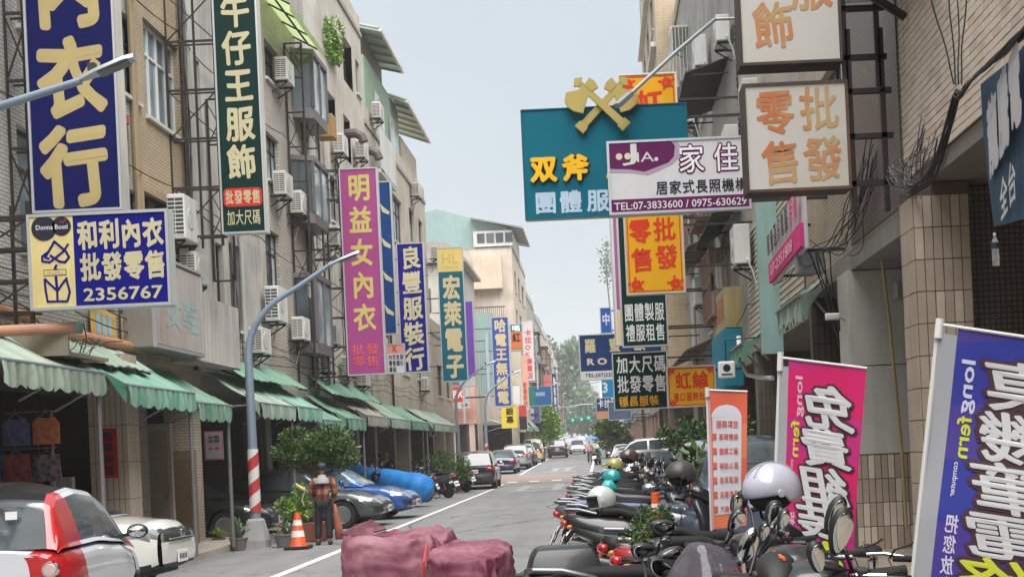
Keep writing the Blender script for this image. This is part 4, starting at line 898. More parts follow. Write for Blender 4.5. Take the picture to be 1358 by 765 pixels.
def write_x(text, X, ya, yb, za, zb, m, parent, s=1, **k):
    """lettering on a face that looks along +x (s = 1) or -x (s = -1)"""
    L = parent.location
    if s > 0: Mx = Matrix(((0, -1, 0, X-L.x), (1, 0, 0, ya-L.y), (0, 0, 1, za-L.z), (0, 0, 0, 1)))
    else: Mx = Matrix(((0, 1, 0, X-L.x), (-1, 0, 0, yb-L.y), (0, 0, 1, za-L.z), (0, 0, 0, 1)))
    return write(text, 0, 0, yb-ya, zb-za, 0.0, m, parent, M=Mx, **k)
write_x('女鞋', -7.565, p.y+.5, q.y-.25, 4.1, 4.8, pc((.34, .48, .46), dirt=.5), t, rows=1)
# fibreglass side board boxes beside it
t = thing('sheet_metal_box', 'grey sheet metal box on the wall between the old lightbox and green awning', 'box', (-7.9, 26, 3.6)); m = MB(); corrug(m, (-7.7, 24.6, 3.7), (0, 3.0, 0), (0, 0, 1.3), 12, .03, (1, 0, 0)); m.box(LX+.02, -7.72, 24.6, 27.6, 3.68, 5.0); m.build('casing', T_CEM, t)
# couplet column
m = MB(); m.box(-8.28, -7.66, 20.7, 21.25, .12, 3.55); cc = m.build('column', tilemat((.56, .46, .36), (.5, .41, .32), (.22, .17, .13), .09, .6, 0), b0)
t = thing('couplet', 'red paper couplet with black characters on the tiled column', 'poster', (-7.98, 20.69, 1.55)); m = MB(); m.box(-.15, .15, 0, .008, 0, .80); m.build('paper', pc((.5, .02, .03), rough=.7), t, world=False)
write('萬事興隆', -.11, .04, .11, .76, -.003, INK, t, rows=4, bold=.02)
t = thing('notice_board', 'pink framed notice in the dark shop front by the small awning', 'poster', P(272, 610, 24.6)); m = MB(); m.box(0, .36, 0, .02, 0, .55); m.build('frame', pc((.45, .2, .22)), t, world=False); m = MB(); m.box(.03, .33, -.006, 0, .03, .52); m.build('paper', pc((.42, .42, .43)), t, world=False); write('出租洽詢', .06, .32, .3, .47, -.008, INK, t, rows=2, cols=2); panel(t, .08, .2, .15, .24, RED, -.009); panel(t, .2, .2, .28, .24, RED, -.009)
# ---------------------------------------------------------------- right side signs
GOLDY = pc((.45, .36, .12), dirt=.1, rough=.4)
SK = dict(side=1)
def rust_letter():
    m, t, b = nm('faded_orange_print'); N, K = t.nodes, t.links; pos = N.new('ShaderNodeNewGeometry').outputs['Position']
    n = N.new('ShaderNodeTexNoise'); n.inputs['Scale'].default_value = 2.2; n.inputs['Detail'].default_value = 5; K.new(pos, n.inputs['Vector'])
    cr = N.new('ShaderNodeValToRGB'); e = cr.color_ramp.elements; e[0].position = .36; e[0].color = (.52, .17, .05, 1); e[1].position = .66; e[1].color = (.50, .34, .15, 1); K.new(n.outputs[0], cr.inputs[0]); K.new(cr.outputs[0], b.inputs['Base Color']); b.inputs['Roughness'].default_value = .5; return m
RUSTP = rust_letter(); AGED = mat((.58, .57, .53), .4, dirt=.2, dark=(.38, .26, .12), name='aged_acrylic', streak=False)
RUSTF = mat((.05, .035, .028), .7, dirt=.6, dark=(.22, .11, .05))
t, w, h = sgn('lightbox', 'square old white lightbox with faded orange 批發零售 characters', (984, 112), (1130, 250), 14.3, AGED, frame=RUSTF, d=.35, brk=False, casing=RUSTF, trim=.032)
for ch, cx_, cz_ in (('零', .30, .73), ('售', .34, .27), ('批', .72, .75), ('發', .74, .29)): write(ch, (cx_-.2)*w, (cz_-.225)*h, (cx_+.2)*w, (cz_+.225)*h, -.006, RUSTP, t, rows=1, bold=.02, bk=.02)
def sq_bracket(t, w, h):
    m = MB(); wx = w + .42
    for z in (.08, h*.5, h-.1): m.bar((w, .15, z), (wx+.1, .15, z), .06)
    for x in (w+.05, wx): m.bar((x, .15, -.25), (x, .15, h+.6), .06)
    m.build('bracket', BLKSTEEL, t, world=False)
sq_bracket(t, w, h)
t, w, h = sgn('lightbox', 'upper old white lightbox with faded orange 服飾 characters at the top edge', (975, -62), (1118, 82), 14.3, AGED, frame=RUSTF, d=.35, brk=False, casing=RUSTF, trim=.032)
write('飾', .12*w, .12*h, .56*w, .58*h, -.006, RUSTP, t, rows=1, bold=.02, bk=.02); write('服', .50*w, .45*h, .94*w, .92*h, -.006, RUSTP, t, rows=1, bold=.02, bk=.02); sq_bracket(t, w, h)
# JIA board
t, w, h = sgn('signboard', 'white care agency board with a maroon JIA logo and telephone numbers', (804, 188), (997, 277), 19.0, WHT, d=.12, rows=2, **SK)
shape(t, [[(.03, h*.97), (.49*w, h*.97), (.52*w, h*.90), (.51*w, .76*h), (.46*w, .66*h), (.36*w, .58*h), (.28*w, .52*h), (.18*w, .56*h), (.03, .58*h)]], pc((.45, .35, .46)), -.005)
shape(t, [[(.03, h*.975), (.45*w, h*.975), (.48*w, h*.90), (.47*w, .76*h), (.43*w, .68*h), (.35*w, .63*h), (.26*w, .57*h), (.16*w, .61*h), (.03, .63*h)]], MAR, -.009)
write('J', .105*w, .66*h, .21*w, .95*h, -.014, WHT, t, bold=.0); write('IA', .21*w, .70*h, .33*w, .83*h, -.014, WHT, t, bold=.0)
for x in (.085, .145):
    b = MB(); b.lathe([(.045*h, -.002), (.045*h, .002)], 18, 'Y', (x*w, -.014, .785*h)); b.build('emblem', pc((.70, .62, .42)), t, world=False)
b = MB(); b.lathe([(.028*h, -.002), (.028*h, .002)], 14, 'Y', (.345*w, -.014, .73*h)); b.build('emblem', pc((.7, .68, .66)), t, world=False)
for ch, x0_, x1_ in (('家', .49, .69), ('佳', .74, .93)):
    write(ch, x0_*w, .50*h, x1_*w, .93*h, -.004, MAR, t, rows=1, bold=.065); write(ch, x0_*w, .50*h, x1_*w, .93*h, -.012, pc((.86, .86, .86)), t, rows=1, bold=.008)
write('居家式長照機構', .33*w, .235*h, .98*w, .44*h, -.006, INK, t, rows=1, bold=.02)
panel(t, .02, .025, w-.02, .205*h, MAR); write('TEL:07-3833600 / 0975-630629', .035*w, .06*h, .965*w, .165*h, -.009, WHT, t, bold=.015)
# double axe board
t, w, h = sgn('signboard', 'big teal board with gold crossed axes and yellow 双斧 lettering', (690, 146), (917, 282), 22.0, pc((.006, .13, .19)), d=.2, rows=3, trim=.02, frame=pc((.03, .12, .16)), **SK)
YL3 = pc((.85, .48, .02))
for ch, a in (('双', .045), ('斧', .235), ('服', .56-.06), ('公', .69-.03), ('司', .84-.03)):
    write(ch, a*w, .33*h, (a+.16)*w, .33*h+.16*w, -.05, YL3, t, rows=1, bold=.045, ext=.04, fill=1); write(ch, (a+.012)*w, .325*h, (a+.172)*w, .325*h+.16*w, -.004, INK, t, rows=1, bold=.05, fill=1)  # the offset ink copy is the raised letters' shadow, painted on the board
for ch, a in (('團', .055), ('體', .205), ('服', .37), ('裝', .53), ('製', .68), ('作', .83)): write(ch, a*w, .04*h, (a+.145)*w, .04*h+.145*w, -.008, LTB, t, rows=1, bold=.03, fill=.95)
def axe(sx):
    cx_, cz_ = .49*w, 1.0*h; b = MB(); k = w*.001
    def T(p):  # axe drawn upright, then leant
        a = rad(-45*sx); x, z = -p[0]*sx*1.15, p[1]; return (cx_ + (x*math.cos(a) - z*math.sin(a)), cz_ + (x*math.sin(a) + z*math.cos(a)))
    L = .21*w
    b.prism([T(p) for p in [(-.018*w, -L*.78), (.018*w, -L*.78), (.014*w, L*.85), (-.014*w, L*.85)]], -.10, -.05, 'XZ')
    b.prism([T(p) for p in [(-.028*w, -L*.95), (.028*w, -L*.95), (.026*w, -L*.75), (-.026*w, -L*.75)]], -.105, -.045, 'XZ')
    b.prism([T(p) for p in [(-.016*w, L*.45), (-.03*w, L*.42), (-.10*w, L*.22), (-.125*w, L*.45), (-.13*w, L*.65), (-.12*w, L*.82), (-.085*w, L*.95), (-.03*w, L*.75), (-.016*w, L*.72)]], -.11, -.04, 'XZ')
    b.prism([T(p) for p in [(.014*w, L*.45), (.05*w, L*.40), (.06*w, L*.58), (.055*w, L*.75), (.014*w, L*.72)]], -.107, -.043, 'XZ')
    b.prism([T(p) for p in [(-.012*w, L*.83), (.012*w, L*.83), (.03*w, L*.92), (0, L*1.05), (-.03*w, L*.92)]], -.108, -.042, 'XZ')
    return b
for s_, lb in ((1, 0), (-1, 0)):
    b = axe(s_); 
    if s_ < 0: b.v = [Vector((v.x, v.y-.062, v.z)) for v in b.v]
    b.build('axe_emblem', GOLDY, t, world=False, bevel=.006)
# long yellow sign
t, w, h = sgn('signboard', 'long yellow board with red flowers reading 虹 at the top and 批發零售 below', (818, 99), (910, 388), 28.0, YEL, d=.25, rows=5, **SK)
RD = pc((.62, .05, .02))
strip(t, [(.06*w, .01*h), (.06*w, .985*h), (.94*w, .985*h), (.94*w, .015*h), (.06*w, .015*h)], .02, RD, -.006, 'border')
def flower(t, cx_, cz_, r):
    b = MB()
    for k in range(7):
        a = k*.9; b.lathe([(r*.36, -.002), (r*.36, .002)], 9, 'Y', (cx_ + r*.55*math.cos(a), -.010-k*.0006, cz_ + r*.5*math.sin(a)))
    for k in range(5): a = k*1.3+.4; b.prism([(cx_ + r*.7*math.cos(a), cz_ + r*.7*math.sin(a)), (cx_ + r*1.3*math.cos(a+.18), cz_ + r*1.2*math.sin(a+.18)), (cx_ + r*1.5*math.cos(a), cz_ + r*1.4*math.sin(a)), (cx_ + r*1.3*math.cos(a-.2), cz_ + r*1.2*math.sin(a-.2))], -.009-.0007*k, -.006, 'XZ')
    b.build('flower_print', RD, t, world=False)
for a, c_ in ((.17, .955), (.83, .955), (.17, .045), (.83, .045)): flower(t, a*w, c_*h, .1*w)
write('虹', .25*w, .80*h, .78*w, .93*h, -.008, RD, t, rows=1, bold=.03, bk=.02); write('綸服飾', .25*w, .42*h, .78*w, .79*h, -.008, RD, t, rows=3, bold=.05, bk=.02)
for ch, cx_, cz_ in (('批', .68, .29), ('發', .70, .165), ('零', .27, .285), ('售', .29, .155)): write(ch, (cx_-.2)*w, (cz_-.058)*h, (cx_+.2)*w, (cz_+.062)*h, -.008, RD, t, rows=1, bold=.026, bk=.02)
t, w, h = sgn('signboard', 'dull beige board peeking out left of the long yellow sign', (803, 112), (824, 190), 30.0, pc((.55, .48, .34)), d=.2, brk=False)
# green uniform sign
t, w, h = sgn('signboard', 'dark green board with yellow 行 and white lines 團體製服 禮服租售', (817, 270), (887, 458), 34.0, DKGRN, d=.25, rows=4, **SK)
write('行', .22*w, .36*h, .8*w, .72*h, -.008, YL3, t, rows=1, bold=.06, bk=.02); write('團體製服', .06*w, .17*h, .94*w, .31*h, -.008, pc((.7, .72, .7)), t, rows=1, bold=.015); write('禮服租售', .08*w, .03*h, .94*w, .165*h, -.008, pc((.7, .72, .7)), t, rows=1, bold=.015)
t, w, h = sgn('signboard', 'tall edge of a white and purple board behind the green uniform sign', (807, 268), (826, 458), 37.0, pc((.7, .68, .68)), d=.25, rows=4, **SK); panel(t, .45*w, .25*h, .85*w, .99*h, pc((.4, .12, .28))); panel(t, .4*w, .02*h, .95*w, .24*h, pc((.75, .58, .3)))
t, w, h = sgn('signboard', 'dark green discount board reading 加大尺碼 批發零售 穩昌服裝', (811, 468), (888, 541), 36.0, DKGRN, d=.2, rows=2, **SK)
write('加大尺碼', .07*w, .62*h, .97*w, .95*h, -.008, pc((.72, .72, .7)), t, rows=1, bold=.02); write('批發零售', .07*w, .28*h, .97*w, .61*h, -.008, pc((.72, .72, .7)), t, rows=1, bold=.02); write('穩昌服裝', .09*w, .05*h, .82*w, .25*h, -.008, OCH, t, rows=1, bold=.02, bk=.03)
t, w, h = sgn('signboard', 'navy board reading 羅蜜歐 with a white telephone strip', (767, 444), (880, 500), 44.0, pc((.02, .045, .13)), d=.2, rows=2, **SK)
write('羅 蜜 歐', .06*w, .58*h, .80*w, .92*h, -.008, WGOLD, t, rows=1, cols=5, bold=.03); write('R O', .09*w, .33*h, .33*w, .48*h, -.008, pc((.62, .5, .4)), t, bold=.04); panel(t, .02, .02, w-.02, .2*h, pc((.6, .6, .6))); write('TEL:(07)2237', .06*w, .05*h, .44*w, .15*h, -.01, INK, t)
t, w, h = sgn('signboard', 'small yellow board reading 虹綸 進口服飾批發 behind the orange flag', (883, 486), (951, 538), 30.0, YEL, d=.18, rows=2, **SK)
strip(t, [(.05*w, .06*h), (.05*w, .94*h), (.95*w, .94*h), (.95*w, .06*h), (.05*w, .06*h)], .018, RD, -.006, 'border')
write('虹綸', .16*w, .42*h, .86*w, .88*h, -.008, RD, t, rows=1, bold=.026, bk=.02); write('進口服飾批發', .12*w, .14*h, .9*w, .38*h, -.008, RD, t, rows=1); [flower(t, a*w, c_*h, .07*w) for a, c_ in ((.1, .9), (.1, .1), (.9, .9), (.9, .1))]
def rfar(lab, tl, br, Y, c, items=(), pan=()):
    t, w, h = sgn('signboard', lab, tl, br, Y, pc(c), d=.3, rows=2, wallX=3.0, side=1)
    for (a, b_, c_, d_, cc) in pan: panel(t, a*w, b_*h, c_*w, d_*h, pc(cc))
    for it in items: write(it[0], it[1]*w, it[2]*h, it[3]*w, it[4]*h, -.012, pc(it[5]), t, rows=it[6] if len(it) > 6 else None, bold=.03)
rfar('bright blue board peeking out above the navy sign', (795, 408), (812, 442), 52, (.03, .12, .45), [('中', .15, .3, .9, .8, (.7, .7, .75))])
rfar('sky blue board with a 3 under the navy sign', (797, 500), (822, 527), 62, (.02, .25, .5), [('3', .05, .25, .35, .75, (.7, .8, .85))])
rfar('small board with white 卡拉 on navy and an orange foot', (790, 528), (812, 554), 74, (.03, .07, .2), [('卡拉', .08, .5, .95, .95, (.7, .75, .8), 1)], [(.02, .02, .98, .35, (.6, .28, .14))])
rfar('dull blue board right of the small 卡拉 board', (806, 533), (838, 556), 70, (.12, .16, .25))
# pink and white slanted board on the wall
t = thing('signboard', 'pink and white board fixed flat along the wall below the old lightbox', 'sign', (3.3, 19, 4))
p, q = P(1027, 330, 21.6), P(1074, 330, 17.4)
def board_along(t, p0, p1, z0a, z1a, m_, name, off=0):
    d = (p1-p0).normalized(); n = Vector((d.y, -d.x, 0)); n = n if n.x < 0 else -n; b = MB(); A, B = p0+n*off, p1+n*off
    b.add([(A.x, A.y, z0a), (B.x, B.y, z0a), (B.x, B.y, z1a), (A.x, A.y, z1a)] + [(A.x-n.x*.05, A.y-n.y*.05, z0a), (B.x-n.x*.05, B.y-n.y*.05, z0a), (B.x-n.x*.05, B.y-n.y*.05, z1a), (A.x-n.x*.05, A.y-n.y*.05, z1a)], [(0,1,2,3),(7,6,5,4),(0,4,5,1),(1,5,6,2),(2,6,7,3),(3,7,4,0)]); return b.build(name, m_, t)
A, B = Vector((2.95, 21.4, 0)), Vector((2.85, 17.3, 0)); board_along(t, A, B, 4.25, 5.15, pc((.6, .6, .6)), 'face'); board_along(t, A+Vector((0, -.03, 0)), B+Vector((0, .03, 0)), 4.28, 4.6, PINKP, 'colour_panel', .055)
L = t.location; d = (B-A).normalized(); Mx = Matrix(((d.x, d.y, 0, A.x-L.x-.07), (d.y, -d.x, 0, A.y-L.y), (0, 0, 1, 0-L.z), (0, 0, 0, 1)))
write('龍騰通訊電腦', .1, 4.66, 3.0, 5.1, 0, INK, t, rows=1, M=Mx, fill=.85); write('07-2351808', .5, 4.34, 3.3, 4.52, 0, pc((.75, .6, .65)), t, M=Mx); write('特價', 3.1, 4.66, 4.0, 5.1, 0, PINKP, t, rows=1, M=Mx)
m = MB(); [m.bar((2.9, y, z), (RX, y, z), .04) for y in (17.9, 20.6) for z in (4.3, 5.1)]; m.build('bracket', BLKSTEEL, t)
# corner banner top right
t = thing('banner', 'blue grey cloth banner reading 龍騰 hanging at the top right edge', 'banner', (3.55, 11.3, 4.0))
tl, bl, tr, br = P(1306, 112, 11.0), P(1318, 300, 11.0), P(1420, -15, 8.2), P(1430, 225, 8.2)
m = MB(); N = 12; vs = []
for i in range(N+1):
    for j in range(N+1):
        a, b_ = i/N, j/N; p_ = (bl*(1-a)+br*a)*(1-b_) + (tl*(1-a)+tr*a)*b_; p_ = p_ + Vector((0, 0, -.10*math.sin(math.pi*a)*(1-b_))) + Vector((-.04*math.sin(a*7+b_*2), 0, 0)); vs.append(p_)
m.add(vs, [(i*(N+1)+j, (i+1)*(N+1)+j, (i+1)*(N+1)+j+1, i*(N+1)+j+1) for i in range(N) for j in range(N)]); m.build('cloth', pc((.06, .11, .17), rough=.6, dirt=.35), t, smooth=2)
d = (tr-tl); d.z = 0; ln = d.length; d.normalize(); L = t.location
Mx = Matrix(((d.x, d.y, 0, tl.x-L.x-.06), (d.y, -d.x, 0, tl.y-L.y-.03), (.16, 0, 1, -L.z), (0, 0, 0, 1)))
def sh(mb_z): return mb_z
z_ = tl.z
write('龍騰電', .25, z_-.95, 1.55, z_-.28, 0, pc((.62, .62, .64)), t, rows=1, M=Mx, bold=.05); write('全台', .62, z_-1.42, 1.25, z_-1.06, 0, pc((.62, .62, .64)), t, rows=1, M=Mx)
# bottle hung from it
t = thing('water_bottle', 'clear plastic water bottle hung as a weight below the blue banner', 'bottle', P(1321, 353, 11.0))
BOT = nm('clear_plastic')[0]; bb = BOT.node_tree.nodes['Principled BSDF']; bb.inputs['Base Color'].default_value = (.8, .82, .84, 1); bb.inputs['Roughness'].default_value = .12; bb.inputs['Transmission Weight'].default_value = .75; bb.inputs['IOR'].default_value = 1.33
m = MB(); m.lathe([(.0, 0), (.028, .003), (.032, .02), (.030, .05), (.032, .08), (.030, .11), (.032, .15), (.032, .19), (.024, .225), (.012, .245), (.012, .27)], 18); m.build('bottle_body', BOT, t, world=False, smooth=True)
m = MB(); m.lathe([(.033, .15), (.033, .2)], 18); m.build('label', pc((.05, .06, .08)), t, world=False); m = MB(); m.lathe([(.014, .262), (.014, .285), (0, .286)], 12); m.build('cap', WHITE, t, world=False); m = MB(); m.tube([(0, 0, .28), (-.01, 0, .36)], .003, 5); m.build('string', BLACK, t, world=False)
# ---------------------------------------------------------------- feather flags (seen from behind: print shows mirrored)
def clothmat(base, alt, name):
    m, t, b = nm(name); N, K = t.nodes, t.links; pos = N.new('ShaderNodeTexCoord').outputs['Object']
    w_ = N.new('ShaderNodeTexWave'); w_.inputs['Scale'].default_value = .5; w_.inputs['Distortion'].default_value = 2.5; w_.wave_type = 'RINGS'; K.new(pos, w_.inputs['Vector'])
    cr = N.new('ShaderNodeValToRGB'); cr.color_ramp.elements[0].position = .45; cr.color_ramp.elements[1].position = .55; cr.color_ramp.elements[0].color = (*base, 1); cr.color_ramp.elements[1].color = (*alt, 1)
    K.new(w_.outputs[0], cr.inputs[0]); K.new(cr.outputs[0], b.inputs['Base Color']); b.inputs['Roughness'].default_value = .55
    return m
def flag(label, tl, tr, bl, br, Y0, Y1, m_, sleeve_m, wav=.03, pole=True, sleeve=.09):
    """cloth hung from a top rod and pole; corners in picture coordinates, left edge at Y0, right edge at Y1"""
    a, b_, c_, d_ = P(*tl, Y0), P(*tr, Y1), P(*bl, Y0), P(*br, Y1)
    t = thing('feather_flag', label, 'flag', (a.x, a.y, .13)); n, mm = 18, 30
    nrm = (b_-a).cross(c_-a).normalized()
    def S_(u, v): # u across 0..1, v down 0..1
        p = (a*(1-u)+b_*u)*(1-v) + (c_*(1-u)+d_*u)*v
        return p + nrm*(wav*math.sin(3.1*u+2.2*v)*math.sin(math.pi*min(1, v*1.4+.05)) + .06*wav*math.sin(11*u+3*v)*v)
    def patch(name, u0, u1, v0, v1, mt, off, nn=n, mv=mm):
        m = MB(); vs = [S_(u0+(u1-u0)*i/nn, v0+(v1-v0)*j/mv) + nrm*off for i in range(nn+1) for j in range(mv+1)]
        m.add(vs, [(i*(mv+1)+j, (i+1)*(mv+1)+j, (i+1)*(mv+1)+j+1, i*(mv+1)+j+1) for i in range(nn) for j in range(mv)]); return m.build(name, mt, t, smooth=2)
    sgn_ = -1 if nrm.y > 0 else 1   # towards the camera
    patch('cloth', sleeve, 1, 0, 1, m_, 0); patch('sleeve', 0, sleeve, .03, 1, sleeve_m, 0, 3)
    def text(s_, u0, v0, u1, v1, mt, rows=None, cols=None, bold=.02, off=.004, mirror=True, sk=0.0, rot=False, fill=.95, name='lettering'):
        lat = all(ord(c) < 0x2000 for c in s_); m = MB(); pts_all = []
        if lat:
            vs, fs = glyph(s_, bold); ax, bx = min(v.x for v in vs), max(v.x for v in vs); az, bz = min(v.y for v in vs), max(v.y for v in vs); out = []
            for v in vs:
                p, q = (v.x-ax)/(bx-ax), (v.y-az)/(bz-az)
                if rot: U, V = u1 - (u1-u0)*q, v0 + (v1-v0)*p
                else: U, V = (u1 + (u0-u1)*p if mirror else u0 + (u1-u0)*p), v1 + (v0-v1)*q
                out.append(S_(U, V) + nrm*sgn_*(off + v.z))
            m.add(out, fs)
        else:
            n_ = len(s_); rows = rows or n_; cols = cols or -(-n_//rows); cw, ch_ = (u1-u0)/cols, (v1-v0)/rows
            for i, chh in enumerate(s_):
                r_, c__ = divmod(i, cols); vs, fs = glyph(chh, bold); out = []
                for v in vs:
                    p, q = v.x*fill+(1-fill)/2, (v.y+.12)*fill+(1-fill)/2; p2 = p + sk*(q-.5)
                    U = u0 + cw*(c__ + ((1-p2) if mirror else p2)); V = v0 + ch_*(r_+1-q); out.append(S_(U, V) + nrm*sgn_*(off + v.z))
                m.add(out, fs)
        m.build(name, mt, t, fix=False)
    m = MB(); top = a + (a-c_).normalized()*.03; kb = (a.z-.15)/(a.z-c_.z); m.tube([a + (c_-a)*kb + Vector((0, .02, 0)), a + (a-c_)*.02 + Vector((0, .02, 0))], .014, 8); m.build('pole', mat((.7, .7, .68), .4), t)
    m = MB(); m.tube([a, b_ + (b_-a)*.01], .009, 8); m.build('top_rod', mat((.7, .7, .68), .4), t)
    m = MB(); m.tube([a + (c_-a)*.05, a - (c_-a)*.02], .022, 10); m.build('pole_cap', WHITE, t)
    m = MB(); bz = a + (c_-a)*kb; m.box(bz.x-.2, bz.x+.2, bz.y-.2, bz.y+.2, .125, .2, .03); m.build('weight_base', mat((.05, .05, .06), .6), t)
    return t, text, patch, S_, nrm, sgn_
GREYC = mat((.36, .37, .40), .7, dirt=.15)
WH2 = mat((.60, .60, .62), .6); BR2 = mat((.06, .02, .03), .6)
t, text, patch, *_ = flag('pink feather flag with mirrored white characters and yellow ones below', (1035, 474), (1149, 488), (1022, 830), (1124, 850), 8.9, 8.5, clothmat((.62, .01, .13), (.52, .02, .19), 'pink_cloth'), GREYC, .02, sleeve=.10)
for s_, v0, v1, mt in (('免', .08, .25, WH2), ('費', .24, .385, WH2), ('組', .38, .52, WH2), ('裝', .51, .65, WH2), ('估', .645, .83, YG)):
    text(s_, .28, v0, .90, v1, BR2, rows=1, bold=.085, off=.008, sk=.2, fill=1); text(s_, .28, v0, .90, v1, mt, rows=1, bold=.030, off=.014, sk=.2, fill=1)
text('long', .19, .06, .30, .21, mat((.70, .45, .55), .6), rot=True, bold=.02); text('fern', .15, .225, .25, .36, YG, rot=True, bold=.02); text('computer', .16, .37, .205, .50, mat((.70, .45, .55), .6), rot=True)
text('把您放在心上', .15, .56, .26, .98, mat((.72, .45, .55), .6), rows=6)
t, text, patch, *_ = flag('blue purple feather flag with mirrored white characters at the right edge', (1246, 430), (1462, 462), (1208, 800), (1400, 830), 6.8, 6.5, clothmat((.02, .03, .30), (.06, .035, .28), 'blue_cloth'), GREYC, .03, sleeve=.12)
for s_, v0, v1, mt in (('桌', .09, .28, WH2), ('機', .27, .46, WH2), ('筆', .45, .64, WH2), ('電', .63, .80, WH2), ('修', .79, .98, YG)):
    text(s_, .31, v0, .86, v1, BR2, rows=1, bold=.085, off=.008, sk=.2, fill=1); text(s_, .31, v0,   .86, v1, mt, rows=1, bold=.018, off=.014, sk=.2, fill=1)
text('long', .165, .11, .28, .30, mat((.62, .60, .78), .6), rot=True, bold=.02); text('fern', .175, .31, .27, .46, YG, rot=True, bold=.02); text('computer', .185, .475, .225, .60, mat((.62, .60, .78), .6), rot=True)
text('把您放在心上', .175, .66, .27, 1.1, mat((.66, .64, .78), .6), rows=6)
t, text, patch, S_, nrm, sg = flag('narrow orange flag with a white rounded service list', (938, 517), (991, 519), (944, 702), (990, 696), 11.6, 11.5, clothmat((.72, .13, .07), (.74, .20, .09), 'orange_cloth'), mat((.55, .35, .4), .7), .015, sleeve=.06)
m = MB(); n = 24; ctr = [(.5+.34*math.cos(math.pi*i/n), .20-.10*math.sin(math.pi*i/n)) for i in range(n+1)] 
rowsv = [.20 + .70*i/20 for i in range(21)]
vs = [S_(.5-.42*math.sqrt(max(0, 1-((.20-v)/.10)**2)) if v < .2 else .1, v) + nrm*sg*.004 for v in [.10+.01*i for i in range(10)]+rowsv]; vs2 = [S_(.5+.36*math.sqrt(max(0, 1-((.20-v)/.10)**2)) if v < .2 else .86-.06*max(0, (v-.5)), v) + nrm*sg*.004 for v in [.10+.01*i for i in range(10)]+rowsv]
k = len(vs); m.add(vs+vs2, [(i, i+1, k+i+1, k+i) for i in range(k-1)]); m.build('white_panel', mat((.62, .62, .68), .6), t, fix=False)
RW = mat((.6, .12, .08), .6); text('服務項目', .2, .215, .78, .275, RW, rows=1, mirror=False, off=.016)
for k, s_ in enumerate(('基礎體檢', '鍍膜工藝', '補胎止漏', '煞車監測', '深層清潔', '汽機保養')):
    v = .31 + k*.105; text('●' if 0 else '一', .11, v, .13, v+.01, RW, rows=1, mirror=False, off=.006); patch('bullet_print', .09, .20, v, v+.045, RW, sg*.012, 3, 3); text(s_, .26, v, .78, v+.05, RW, rows=1, mirror=False, off=.016)
# ================================================================ STREET LAMPS, AIR CONDITIONERS, PIPES
def stripes():
    m, t, b = nm('red_white_stripes'); N, K = t.nodes, t.links; sp = N.new('ShaderNodeSeparateXYZ'); tcn = N.new('ShaderNodeTexCoord'); K.new(tcn.outputs['Object'], sp.inputs[0])
    at = N.new('ShaderNodeMath'); at.operation = 'ARCTAN2'; K.new(sp.outputs[1], at.inputs[0]); K.new(sp.outputs[0], at.inputs[1])
    a = N.new('ShaderNodeMath'); a.operation = 'MULTIPLY_ADD'; K.new(at.outputs[0], a.inputs[0]); a.inputs[1].default_value = -.159; 
    z = N.new('ShaderNodeMath'); z.operation = 'MULTIPLY'; K.new(sp.outputs[2], z.inputs[0]); z.inputs[1].default_value = 2.1; K.new(z.outputs[0], a.inputs[2])
    fr = N.new('ShaderNodeMath'); fr.operation = 'FRACT'; K.new(a.outputs[0], fr.inputs[0]); gt = N.new('ShaderNodeMath'); gt.operation = 'GREATER_THAN'; gt.inputs[1].default_value = .5; K.new(fr.outputs[0], gt.inputs[0])
    x = N.new('ShaderNodeMix'); x.data_type = 'RGBA'; K.new(gt.outputs[0], x.inputs[0]); x.inputs[6].default_value = (.68, .66, .64, 1); x.inputs[7].default_value = (.48, .04, .04, 1); K.new(grime(t, x.outputs[2], .2), b.inputs['Base Color']); b.inputs['Roughness'].default_value = .5; return m
STRIPE = stripes(); LAMPG = mat((.25, .32, .40), .45, .3, dirt=.25)
